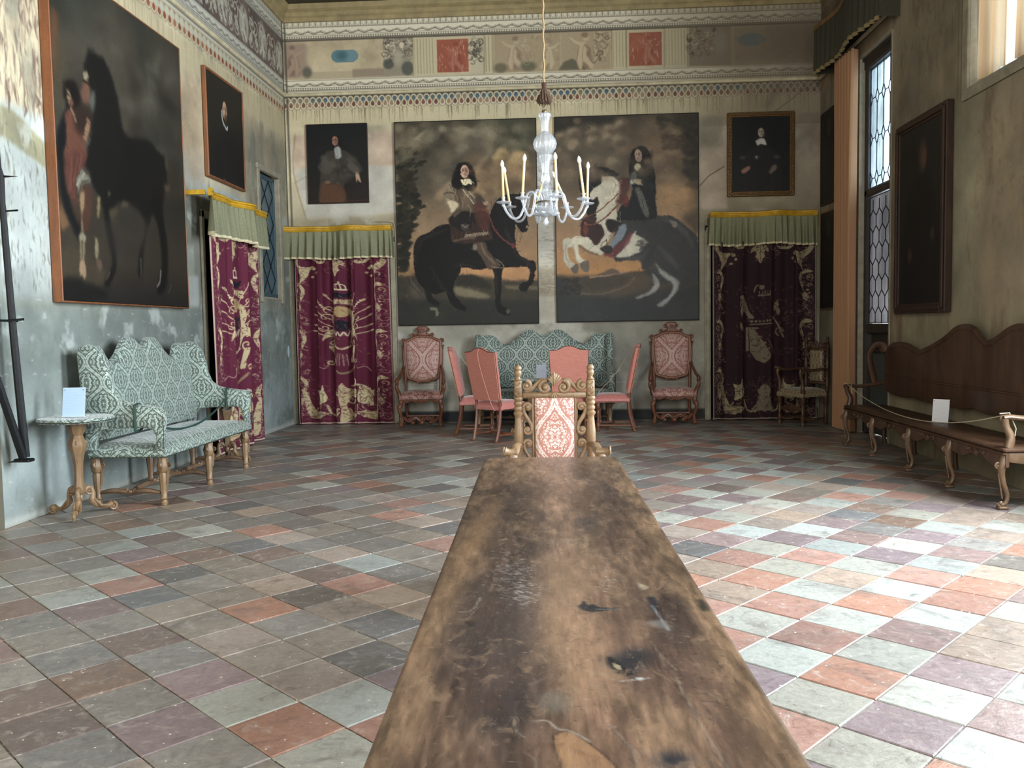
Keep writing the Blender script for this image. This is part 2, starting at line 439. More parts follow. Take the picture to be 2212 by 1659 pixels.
def canvas_mesh(name, cv, mat, place, parent=None, holes=(), relief=None, smooth=True, extra=None):
    """grid carrying the painter's colours; place(U, V) -> xyz arrays, U,V in canvas units (V down)"""
    W, H = cv.W, cv.H
    U, V = np.meshgrid(np.arange(W)/cv.p, np.arange(H)/cv.p)
    co = np.stack(place(U, V), -1).reshape(-1, 3).astype(np.float32)
    idx = np.arange(W*H).reshape(H, W)
    q = np.stack([idx[:-1, :-1], idx[1:, :-1], idx[1:, 1:], idx[:-1, 1:]], -1)
    keep = np.ones((H-1, W-1), bool); Uc = U[:-1, :-1]+.5/cv.p; Vc = V[:-1, :-1]+.5/cv.p
    for (x0, y0, x1, y1) in holes: keep &= ~((Uc > x0) & (Uc < x1) & (Vc > y0) & (Vc < y1))
    q = q[keep].reshape(-1, 4).astype(np.int32)
    me = bpy.data.meshes.new(name); n = len(q)
    ev = extra[0] if extra else []; ef = extra[1] if extra else []; nv = len(co)
    allco = np.concatenate([co, np.array(ev, np.float32).reshape(-1, 3)]) if len(ev) else co
    me.vertices.add(len(allco)); me.vertices.foreach_set('co', allco.ravel())
    loops = q.ravel()
    if len(ef): loops = np.concatenate([loops, (np.array(ef, np.int32)+nv).ravel()])
    nf = n+len(ef)
    me.loops.add(len(loops)); me.loops.foreach_set('vertex_index', loops)
    me.polygons.add(nf); me.polygons.foreach_set('loop_start', np.arange(0, nf*4, 4, dtype=np.int32))
    me.polygons.foreach_set('loop_total', np.full(nf, 4, np.int32))
    sm = np.full(nf, smooth); 
    if len(ef): sm[n:] = False
    me.polygons.foreach_set('use_smooth', sm)
    me.update(calc_edges=True)
    at = me.color_attributes.new('Col', 'FLOAT_COLOR', 'POINT')
    c = np.ones((len(allco), 4), np.float32); c[:, :3] = .05; c[:nv, :3] = cv.lin().reshape(-1, 3)
    if len(ev): c[nv:, :3] = cv.lin().reshape(-1, 3)[-1]*.8
    at.data.foreach_set('color', c.ravel())
    me.materials.append(mat); me.validate()
    o = bpy.data.objects.new(name, me); COL.objects.link(o)
    if parent: o.parent = parent
    return o
# ================================================================== THE SETTING
M_wall = m_paint('plaster_fresco', .9, 26, .13, .25, .25, .9, .10)
M_stone = m_plain('stone_trim', (150, 143, 124), .8, .16, 9, bump=.3)
M_dark = m_plain('dark_opening', (16, 17, 20), .9, .1)
M_greywood = m_plain('grey_painted_wood', (70, 78, 80), .55, .14, 10)

# ---- floor: square stone tiles laid diagonally
TA = math.radians(48.0); EA = (math.cos(TA)*.318, math.sin(TA)*.318); EB = (math.sin(TA)*.31, -math.cos(TA)*.31); TO = (.924, 3.422)
LI = lambda i: float(i) if i >= 0 else i*.935
LJ = lambda j: float(j) if j >= -1 else -1+(j+1)*1.03
TILES = "-8,-6,B;-8,-5,D;-7,-11,B;-7,-10,D;-7,-8,D;-7,-7,B;-7,-6,D;-7,-5,P;-7,-4,D;-6,-12,D;-6,-11,G;-6,-10,P;-6,-9,D;-6,-8,B;-6,-7,D;-6,-6,P;-6,-5,G;-6,-4,R;-6,-3,G;-5,-12,G;-5,-11,R;-5,-8,D;-5,-6,D;-5,-5,T;-5,-4,G;-4,-11,S;-4,-9,D;-4,-8,R;-4,-7,D;-4,-6,D;-3,-16,B;-3,-14,B;-3,-12,B;-3,-8,S;-3,-7,T;-2,-12,S;-2,-8,R;-2,0,R;-2,1,G;-1,-1,P;-1,0,G;-1,1,P;-1,2,G;0,-2,R;0,-1,G;0,0,R;0,1,G;0,2,P;1,-3,R;1,-2,G;1,-1,R;1,0,G;1,1,P;2,-4,R;2,-3,T;2,-2,R;2,-1,G;2,0,P;3,-4,T;3,-3,R;3,-2,G;3,-1,R;3,0,G;3,1,T;4,-5,S;4,-4,R;4,-3,G;4,-2,T;4,-1,G;4,0,R;4,1,G;5,-6,T;5,-5,P;5,-4,G;5,-3,R;5,-2,G;5,-1,R;5,0,R;6,-7,G;6,-6,R;6,-5,G;6,-4,P;6,-2,P;6,-1,G;7,-6,G;7,-5,T;7,-4,G;7,-3,P;7,-2,G;8,-4,P;8,-3,S"
TD = {}
for q in TILES.split(';'):
    a, b, k = q.split(','); TD[(int(a), int(b))] = k
TC = {'R': (156, 119, 104), 'G': (158, 158, 149), 'P': (130, 112, 110), 'T': (152, 136, 123), 'B': (120, 102, 92), 'D': (130, 123, 115), 'S': (108, 104, 100)}
def build_floor():
    rg = random.Random(3); vs = []; fs = []; cols = []; gc = []
    def P(i, j): return (TO[0]+EA[0]*i+EB[0]*j, TO[1]+EA[1]*i+EB[1]*j)
    for i in range(-48, 48):
        for j in range(-52, 40):
            i0, i1, j0, j1 = LI(i), LI(i+1), LJ(j), LJ(j+1)
            cx, cy = P((i0+i1)/2, (j0+j1)/2)
            if not (-5.6 < cx < XR+.3 and YN-.3 < cy < YB+.4): continue
            g = .006+rg.random()*.005; z = -rg.random()*.0025
            jit = lambda: (rg.random()-.5)*.010
            quad = [P(i0+g+jit(), j0+g+jit()), P(i0+g+jit(), j1-g+jit()), P(i1-g+jit(), j1-g+jit()), P(i1-g+jit(), j0+g+jit())]
            c = (sum(q[0] for q in quad)/4, sum(q[1] for q in quad)/4)
            n = len(vs)
            tlt = [(rg.random()-.5)*.0016 for _ in range(4)]
            for q, t in zip(quad, tlt): vs.append((q[0], q[1], z-.0035+t))
            for q, t in zip(quad, tlt): vs.append((c[0]+(q[0]-c[0])*.975, c[1]+(q[1]-c[1])*.975, z+t*.6))
            for q in quad: vs.append((q[0], q[1], -.03))
            fs.append((n+4, n+5, n+6, n+7))
            for a in range(4):
                b = (a+1) % 4; fs.append((n+a, n+b, n+4+b, n+4+a)); fs.append((n+8+a, n+8+b, n+b, n+a))
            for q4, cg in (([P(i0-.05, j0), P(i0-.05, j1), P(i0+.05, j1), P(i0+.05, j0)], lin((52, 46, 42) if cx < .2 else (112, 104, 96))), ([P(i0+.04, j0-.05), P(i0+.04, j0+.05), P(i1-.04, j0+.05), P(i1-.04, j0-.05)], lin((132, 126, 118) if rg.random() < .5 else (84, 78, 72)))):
                n2 = len(vs); vs += [(q[0], q[1], -.0078) for q in q4]; fs.append((n2, n2+3, n2+2, n2+1)); gc.append((n2, cg))
            k = TD.get((i, j))
            if k is None:
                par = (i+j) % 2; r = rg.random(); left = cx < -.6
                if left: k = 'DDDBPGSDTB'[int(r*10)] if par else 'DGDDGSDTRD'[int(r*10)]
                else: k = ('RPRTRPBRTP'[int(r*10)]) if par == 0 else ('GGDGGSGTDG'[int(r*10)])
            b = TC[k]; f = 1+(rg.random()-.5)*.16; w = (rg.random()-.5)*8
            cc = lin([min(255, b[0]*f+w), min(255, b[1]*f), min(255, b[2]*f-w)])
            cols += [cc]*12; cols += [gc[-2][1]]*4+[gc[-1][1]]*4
    me = bpy.data.meshes.new('floor'); N = len(vs)
    e = [(-5.7, YN-.4, -.012), (XR+.4, YN-.4, -.012), (XR+.4, YB+.5, -.012), (-5.7, YB+.5, -.012)]
    vs += e; fs.append((N, N+1, N+2, N+3)); cols += [lin((84, 78, 72))]*4
    me.from_pydata(vs, [], fs)
    at = me.color_attributes.new('Col', 'FLOAT_COLOR', 'POINT')
    at.data.foreach_set('color', np.array([(*c, 1) for c in cols], np.float32).ravel())
    t = NT('old_stone_tiles'); o = t.obj(); a = t.n('ShaderNodeAttribute', attribute_name='Col').outputs[0]
    n1 = t.noise(o, 3.2, 6, .65, .8); n2 = t.noise(o, 38, 5, .7); n3 = t.noise(t.scalev(o, (1, 1, 1)), 11, 6, .75, 1.2)
    c = t.mix(t.n('ShaderNodeMapRange', {0: n1, 1: .52, 2: .8}).outputs[0], a, lin((104, 98, 92)))
    c = t.mix(t.math('MULTIPLY', t.n('ShaderNodeMapRange', {0: n3, 1: .54, 2: .68}).outputs[0], .5), c, lin((176, 168, 156)))
    c = t.mix(t.math('MULTIPLY', t.n('ShaderNodeMapRange', {0: n3, 1: .46, 2: .30}).outputs[0], .6), c, lin((88, 78, 74)))
    k = t.math('MULTIPLY_ADD', n2, .8, .6); c = t.mix(1.0, c, t.n('ShaderNodeCombineColor', {0: k, 1: k, 2: k}).outputs[0], 'MULTIPLY')
    n4 = t.noise(o, 95, 4, .75); c = t.mix(t.math('MULTIPLY', t.n('ShaderNodeMapRange', {0: n4, 1: .60, 2: .70}).outputs[0], .45), c, lin((78, 72, 68)))
    n5 = t.noise(o, 6.5, 5, .7, 1.5); c = t.mix(t.math('MULTIPLY', t.n('ShaderNodeMapRange', {0: n5, 1: .55, 2: .75}).outputs[0], .45), c, lin((150, 140, 128)))
    pz = t.n('ShaderNodeSeparateXYZ', {0: o}).outputs[2]; low = t.math('LESS_THAN', pz, -.0072); c = t.mix(t.math('MULTIPLY', low, t.n('ShaderNodeMapRange', {0: n4, 1: .52, 2: .60}).outputs[0]), c, lin((176, 170, 160)))
    vo = t.n('ShaderNodeTexVoronoi', {'Vector': o, 'Scale': 22}).outputs[0]
    sp = t.math('MULTIPLY', t.math('LESS_THAN', vo, .10), t.math('GREATER_THAN', n3, .50))
    c = t.mix(sp, c, lin((215, 208, 196)))
    r = t.math('MULTIPLY_ADD', n3, .3, .24)
    me.materials.append(t.bsdf(c, r, t.bump(t.math('ADD', n2, n3), .5, .004)))
    ob = bpy.data.objects.new('floor', me); COL.objects.link(ob); tag(ob, kind='structure')
build_floor()

# ---- painted entablature shared by the walls (metres below the ceiling)
def beads(c, x0, x1, v, r, col, dark, step):
    c.rect(x0, v-r*1.5, x1, v+r*1.5, dark, alpha=.75)
    x = x0+step/2
    while x < x1: c.ell(x, v, r*.95, r*1.05, col); x += step
def swags(c, x0, x1, v, col, step=.19):
    x = x0
    while x < x1:
        c.line([(x, v-.015), (x+step*.5, v+.018), (x+step, v-.015)], .011, col, .85)
        c.line([(x+.01, v-.03), (x+step*.55, v+.002), (x+step*.8, v-.02)], .006, col, .6)
        c.ell(x, v-.012, .016, .013, col, alpha=.8); c.ell(x, v-.012, .008, .006, (205, 195, 165)); x += step
def entablature(c, x0, x1, light, dark, pale=1.0, left=False):
    Lc = light; D = dark
    c.rect(x0, 0, x1, .16, (132, 118, 84)); c.rect(x0, .05, x1, .09, (88, 78, 58), .01); c.rect(x0, .16, x1, .2, (150, 138, 104))
    c.rect(x0, .2, x1, .32, Lc)
    x = x0
    while x < x1:   # egg and tongue band
        c.ell(x+.035, .235, .028, .034, (Lc[0]*.8, Lc[1]*.8, Lc[2]*.78)); c.ell(x+.035, .228, .018, .026, Lc); c.line([(x+.075, .195), (x+.075, .265)], .012, D, .7*pale); x += .085
    c.line([(x0, .195), (x1, .195)], .014, D, .8*pale); c.line([(x0, .278), (x1, .278)], .012, D, .7*pale)
    c.rect(x0, .285, x1, .46, Lc); swags(c, x0, x1, .355, D)
    c.line([(x0, .385), (x1, .385)], .007, D, .6*pale); beads(c, x0, x1, .42, .014, Lc, D, .036); c.line([(x0, .455), (x1, .455)], .016, D, .8*pale)
    # below the frieze
    c.rect(x0, 1.04, x1, 1.33, Lc); swags(c, x0, x1, 1.115, D); c.line([(x0, 1.135), (x1, 1.135)], .007, D, .5*pale)
    beads(c, x0, x1, 1.175, .014, Lc, D, .036); c.line([(x0, 1.21), (x1, 1.21)], .01, D, .5*pale); c.line([(x0, 1.05), (x1, 1.05)], .01, D, .5*pale)
    c.rect(x0, 1.275, x1, 1.31, D, .006, .9*pale)
    c.rect(x0, 1.31, x1, 1.45, (150, 128, 98) if not left else (205, 196, 168), .005)
def scallops(c, x0, x1, v, top, low, rim, D, step=.095, a=1.0):
    x = x0; rg = random.Random(5); h = .088
    c.rect(x0, v-.01, x1, v+.09, D, .01, .55*a)
    while x < x1:
        t = top[rg.randrange(len(top))]; xm = x+step/2
        c.ell(xm, v+.04, step*.47, .048, rim, alpha=a*.9); c.ell(xm, v+.046, step*.33, .036, t, alpha=a)
        for q in (.034, .05, .064): c.line([(xm-step*.24, v+q), (xm+step*.24, v+q)], .005, rim, .35*a)
        x += step
    x = x0-step/2
    while x < x1:
        lo = low[rg.randrange(len(low))]; xm = x+step/2
        c.ell(xm, v+.132, step*.50, .050, D, alpha=.55*a); c.ell(xm, v+.126, step*.45, .046, rim, alpha=a*.9); c.ell(xm, v+.112, step*.30, .036, lo, alpha=a)
        c.line([(xm, v+.055), (xm-step*.22, v+.08), (xm-step*.42, v+.12)], .010, rim, a); c.line([(xm, v+.055), (xm+step*.22, v+.08), (xm+step*.42, v+.12)], .010, rim, a)
        x += step
def drips(c, x0, x1, v0, n, col, seed=1, a=.5, L=.22):
    rg = random.Random(seed)
    for k in range(n):
        x = x0+rg.random()*(x1-x0); l = L*(.3+rg.random()); c.line([(x, v0+rg.random()*.04), (x+(rg.random()-.5)*.02, v0+l*.5), (x+(rg.random()-.5)*.02, v0+l)], (.009, .006, .003), col, a*rg.random(), sm=False)
def squiggle(c, x0, y0, x1, y1, n, cols, seed, w=.012, a=.7):
    """dense painted ornament: short curls and leaf strokes"""
    rg = random.Random(seed)
    for k in range(n):
        x = x0+rg.random()*(x1-x0); y = y0+rg.random()*(y1-y0); r = .02+rg.random()*.05; col = cols[rg.randrange(len(cols))]
        if rg.random() < .5: c.scroll(x, y, r, rg.random()*6, .6+rg.random()*.6, rg.choice((1, -1)), w*(.5+rg.random()), col, a*(.4+.6*rg.random()))
        else:
            an = rg.random()*6.3; c.line([(x, y), (x+r*math.cos(an), y+r*math.sin(an)), (x+1.6*r*math.cos(an+.8), y+1.6*r*math.sin(an+.8))], (w*1.4, w, w*.3), col, a*(.4+.6*rg.random()))
def flakes(c, x0, y0, x1, y1, n, col, seed, vert=True, s=.03, a=.6):
    rg = random.Random(seed)
    for k in range(n):
        x = x0+rg.random()*(x1-x0); y = y0+rg.random()*(y1-y0); l = s*(.4+rg.random()*2.2); w = s*(.12+.3*rg.random())
        if vert: c.line([(x, y), (x+(rg.random()-.5)*w*2, y+l*.5), (x+(rg.random()-.5)*w*2, y+l)], (w*.3, w, w*.2), col, a*rg.random(), sm=False)
        else: c.line([(x, y), (x+l*.5, y+(rg.random()-.5)*w), (x+l, y+(rg.random()-.5)*w*2)], (w*.3, w, w*.2), col, a*rg.random(), sm=False)
def nude(c, x, y, h, skin, dark, flip=1, pose=0):
    """faded putto figure, h = height, x,y = feet centre"""
    f = flip; B = .014
    c.poly([(x-f*.16*h, y), (x-f*.1*h, y-.3*h), (x+f*.02*h, y-.5*h), (x+f*.2*h, y-.46*h), (x+f*.26*h, y-.15*h), (x+f*.2*h, y)], dark, B*1.4, .6, sm=True)
    c.poly([(x-f*.10*h, y-.02*h), (x-f*.17*h, y-.25*h), (x-f*.12*h, y-.45*h), (x-f*.1*h, y-.62*h), (x+f*.02*h, y-.74*h), (x+f*.12*h, y-.66*h), (x+f*.1*h, y-.48*h), (x+f*.16*h, y-.3*h), (x+f*.3*h, y-.12*h), (x+f*.24*h, y), (x+f*.08*h, y-.16*h), (x-f*.0*h, y-.2*h), (x-f*.02*h, y)], skin, B*.7, .95, sm=True)
    c.ell(x+f*.1*h, y-.85*h, .085*h, .1*h, skin, B*.6); c.ell(x+f*.07*h, y-.91*h, .09*h, .07*h, dark, B, .7)
    c.ell(x+f*.13*h, y-.84*h, .01*h, .008*h, dark, 0, .8)
    c.line([(x-f*.05*h, y-.68*h), (x-f*.2*h, y-.74*h), (x-f*.32*h, y-.84*h)], (.09*h, .07*h, .04*h), skin, .9, B*.5)
    c.line([(x+f*.08*h, y-.64*h), (x+f*.2*h, y-.5*h), (x+f*.12*h, y-.36*h)], (.08*h, .06*h, .04*h), dark, .5, B)
    c.line([(x-f*.16*h, y-.25*h), (x-f*.12*h, y-.48*h), (x-f*.09*h, y-.62*h)], .018*h, dark, .7, B*.4)
    c.line([(x+f*.0*h, y-.22*h), (x-f*.01*h, y-.4*h), (x+f*.02*h, y-.6*h)], .014*h, dark, .5, B*.5)

# ---- back wall
PPM = 118
bx = lambda px: (px-605)/147.5-.04          # position along the back wall from pixels along its frieze
def build_back():
    W = XR-XL; c = Cv(W, ZC, PPM, (186, 172, 138)); L = (206, 196, 168); D = (62, 56, 46)
    c.rect(0, 3.1, W, 6.2, (142, 134, 112), .12); c.rect(0, 4.6, W, 6.2, (152, 148, 134), .25)
    # patch round the left portrait, with its smooth white repair
    c.poly([(.12, 1.86), (1.72, 1.82), (1.76, 3.02), (.3, 3.12), (.1, 2.4)], (188, 164, 138), .02); c.mottle(.4, .5, 3, color=(150, 124, 104), box=(.12, 1.86, 1.72, 2.4))
    c.poly([(.12, 2.36), (.4, 2.3), (1.1, 2.32), (1.68, 2.34), (1.74, 3.02), (1.1, 3.08), (.28, 3.1)], (182, 176, 160), .015, sm=False)
    c.line([(.1, 2.55), (.5, 2.36), (.8, 2.1), (1.2, 2.05)], .02, (150, 136, 112), .5, .01); c.line([(.14, 1.84), (.1, 2.4), (.27, 3.1)], .02, (120, 112, 92), .5, .01)
    c.rect(0, 3.1, 1.78, 3.35, (150, 136, 106), .04)
    # strip between the two large canvases
    c.rect(3.74, 1.7, 4.04, 2.2, (196, 178, 140), .02); c.rect(3.74, 2.25, 4.04, 3.9, (208, 210, 208), .03)
    squiggle(c, 3.76, 2.1, 4.02, 3.0, 60, [(84, 82, 74), (110, 104, 92)], 4, .014, .8); flakes(c, 3.76, 3.1, 4.02, 4.6, 120, (96, 92, 84), 6, False, .05, .7)
    c.rect(3.74, 3.98, 4.04, 4.32, (120, 104, 90), .03, .8); flakes(c, 3.76, 4.0, 4.02, 4.3, 80, (210, 206, 196), 8, False, .04, .8); c.rect(3.74, 4.32, 4.1, 4.72, (204, 200, 188), .02)
    # right part: pinkish plaster and a crack
    c.poly([(6.13, 1.75), (6.52, 1.8), (6.55, 3.1), (6.15, 3.08)], (206, 184, 160), .02); c.rect(6.13, 1.75, 6.5, 2.2, (150, 144, 122), .04)
    c.line([(6.15, 2.75), (6.27, 2.62), (6.38, 2.55), (6.5, 2.48)], .012, (70, 60, 50), .9); c.line([(6.15, 2.95), (6.3, 2.86), (6.5, 2.8)], .03, (196, 176, 156), .5, .01)
    c.rect(7.5, 1.7, W, 3.3, (164, 150, 124), .05); c.ell(6.95, 3.12, .2, .055, (176, 160, 136), .02)
    # moulded dado shadowless line and grey lower wall
    c.rect(1.62, 3.1, 6.1, 4.7, (150, 140, 116), .05, .6)
    c.mottle(1.3, .2, 21); c.mottle(.35, .2, 22, 5); c.mottle(.5, .5, 23, 5, (196, 192, 178), lo=.62, hi=.75)
    c.mottle(.7, .35, 24, 5, (112, 100, 82), lo=.6, hi=.78, box=(4.5, 1.5, W, 4.6))
    flakes(c, 0, 4.6, W, 6.15, 260, (196, 194, 182), 31, False, .03, .7); flakes(c, 0, 3.2, W, 4.7, 130, (190, 184, 166), 32, False, .03, .6)
    # dark foot of the wall
    c.rect(0, 6.03, W, 6.2, (46, 47, 46), .012); c.line([(1.6, 5.62), (6.2, 5.62)], .01, (170, 168, 158), .7)
    # frieze
    c.rect(0, .46, W, 1.05, (176, 158, 122)); c.mottle(.5, .22, 33, box=(0, .46, W, 1.05)); c.mottle(.12, .25, 34, 4, (206, 190, 156), box=(0, .46, W, 1.05), lo=.55, hi=.7)
    T = .47; B = 1.03
    c.rect(0, .93, bx(905), 1.03, (168, 152, 120), .005); c.rect(bx(764), .9, bx(850), 1.02, (134, 116, 96), .01, .8)
    c.poly([(0, .5), (bx(665), .5), (bx(662), .75), (bx(678), .98), (0, .98)], (140, 116, 98), .03, .8); nude(c, bx(636), .98, .46, (158, 132, 108), (110, 82, 72), -1); c.ell(bx(663), .93, .07, .08, (84, 84, 72), .02, .8)
    c.rect(bx(718)+.07, .62, bx(778)-.07, .80, (88, 122, 126), .004); c.ell(bx(718)+.1, .71, .1, .09, (84, 118, 122)); c.ell(bx(778)-.1, .71, .1, .09, (96, 128, 134)); c.ell(bx(742), .7, .08, .06, (60, 92, 98), .03, .8)
    x0, x1 = bx(833), bx(898); c.rect(x0, .46, x1, 1.02, (140, 130, 108), .008); squiggle(c, x0, .46, x1, .8, 70, [(70, 62, 54), (200, 188, 156), (110, 98, 82)], 9, .014, .9)
    c.ell(x0+.08, .85, .08, .07, (78, 80, 70), .015, .9); c.ell(x1-.08, .92, .09, .1, (82, 84, 74), .015, .9); c.ell((x0+x1)/2+.06, .58, .035, .045, (196, 180, 148), .005); c.ell((x0+x1)/2, .75, .07, .12, (164, 152, 128), .03, .8)
    def flutes(a, b, seed):
        c.rect(a, T, b, B, (186, 172, 134)); rg = random.Random(seed); x = a+.02
        while x < b: c.line([(x, T+.03), (x+.005, B-.03)], .012, (130, 116, 86), .4+.4*rg.random(), .004); x += .045
        c.line([(a, T), (a, B)], .012, (120, 108, 84), .7); c.line([(b, T), (b, B)], .012, (120, 108, 84), .7)
    flutes(bx(899), bx(948), 1)
    def redpanel(a, b, seed, v0=.52, v1=1.0):
        c.rect(a-.03, v0-.04, b+.03, v1+.03, (186, 170, 134)); c.rect(a, v0, b, v1, (152, 78, 56), .003); c.mottle(.12, .3, seed, 4, (178, 110, 82), box=(a, v0, b, v1), lo=.5, hi=.7)
        nude(c, (a+b)/2+.03, v1-.02, .42, (166, 100, 76), (124, 58, 42), 1); flakes(c, a, v0, b, v1-.05, 46, (206, 176, 146), seed, True, .03, .9)
    redpanel(bx(951), bx(1020), 41)
    c.rect(bx(1024), T, bx(1052), B, (180, 168, 136)); squiggle(c, bx(1026), .5, bx(1050), .86, 44, [(66, 62, 54), (96, 88, 74)], 12, .014, .9); flutes(bx(1055), bx(1074), 2)
    x0, x1 = bx(1076), bx(1220); c.rect(x0, T, x1, B, (160, 140, 108), .006); nude(c, bx(1118), 1.0, .5, (176, 154, 122), (118, 96, 76), 1); c.ell(bx(1090), .96, .1, .07, (96, 88, 66), .02, .8); c.ell(bx(1150), .95, .12, .07, (88, 88, 66), .02, .8)
    squiggle(c, bx(1135), .5, x1, .95, 40, [(140, 120, 92), (190, 170, 134)], 13, .02, .5); nude(c, bx(1196), 1.0, .44, (182, 164, 128), (140, 122, 94), -1)
    x0, x1 = bx(1222), bx(1328); c.rect(x0, T, x1, B, (162, 142, 110), .006); c.poly([(bx(1215), 1.02), (bx(1228), .9), (bx(1245), .86), (bx(1262), .92), (bx(1275), 1.02)], (92, 88, 70), .01, .9)
    nude(c, bx(1268), 1.02, .54, (184, 160, 126), (112, 88, 68), 1); squiggle(c, bx(1290), .5, x1, .9, 46, [(92, 76, 60), (190, 166, 130), (120, 100, 80)], 14, .016, .8)
    flutes(bx(1331), bx(1362), 3); redpanel(bx(1368), bx(1438), 43); flutes(bx(1443), bx(1492), 4)
    x0, x1 = bx(1495), bx(1585); c.rect(x0, T, x1, B, (122, 110, 90), .01); squiggle(c, x0, .5, bx(1550), .85, 60, [(70, 58, 48), (166, 148, 118), (96, 82, 68)], 15, .018, .8); c.ell(bx(1562), .7, .1, .16, (140, 134, 112), .04, .7)
    c.rect(x1, T, W, B, (126, 112, 90), .05); c.ell(bx(1628), .68, .2, .09, (88, 102, 108), .012); c.rect(bx(1660), T, W, .9, (112, 92, 78), .08, .6); squiggle(c, bx(1590), .55, W, .95, 30, [(90, 74, 62), (140, 122, 98)], 16, .02, .35)
    entablature(c, 0, W, L, D)
    c.rect(0, .46, W, .48, D, .004, .7)
    scallops(c, 0, W, 1.30, [(64, 84, 90), (54, 80, 98), (104, 100, 82), (70, 82, 80), (120, 112, 90)], [(120, 78, 62), (104, 66, 54), (146, 118, 92)], (206, 192, 156), (70, 60, 48))
    c.rect(0, 1.49, W, 1.73, (190, 176, 136), .02, .85); drips(c, 0, W, 1.46, 330, (92, 78, 54), 7, .8)
    # wall darkens towards the right end: fall-off of light put into the plaster colour
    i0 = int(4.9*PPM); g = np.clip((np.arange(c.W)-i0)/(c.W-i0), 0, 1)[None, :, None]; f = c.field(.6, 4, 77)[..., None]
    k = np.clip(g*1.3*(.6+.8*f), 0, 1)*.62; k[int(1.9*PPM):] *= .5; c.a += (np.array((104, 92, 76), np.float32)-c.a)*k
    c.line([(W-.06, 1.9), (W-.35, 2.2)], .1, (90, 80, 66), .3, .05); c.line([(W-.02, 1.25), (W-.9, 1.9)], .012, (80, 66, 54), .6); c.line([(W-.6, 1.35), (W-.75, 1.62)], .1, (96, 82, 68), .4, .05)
    c.line([(.03, 0), (.05, 3.2)], .03, (70, 66, 54), .7, .008)
    c.a *= 1.10
    def place(U, V): return (XL+U, np.full_like(U, YB), ZC-V)
    o = canvas_mesh('wall_back', c, M_wall, place, holes=[(.06, ZC-2.72, 1.52, 7), (6.30, ZC-2.78, 7.72, 7)], smooth=False); tag(o, kind='structure')
build_back()

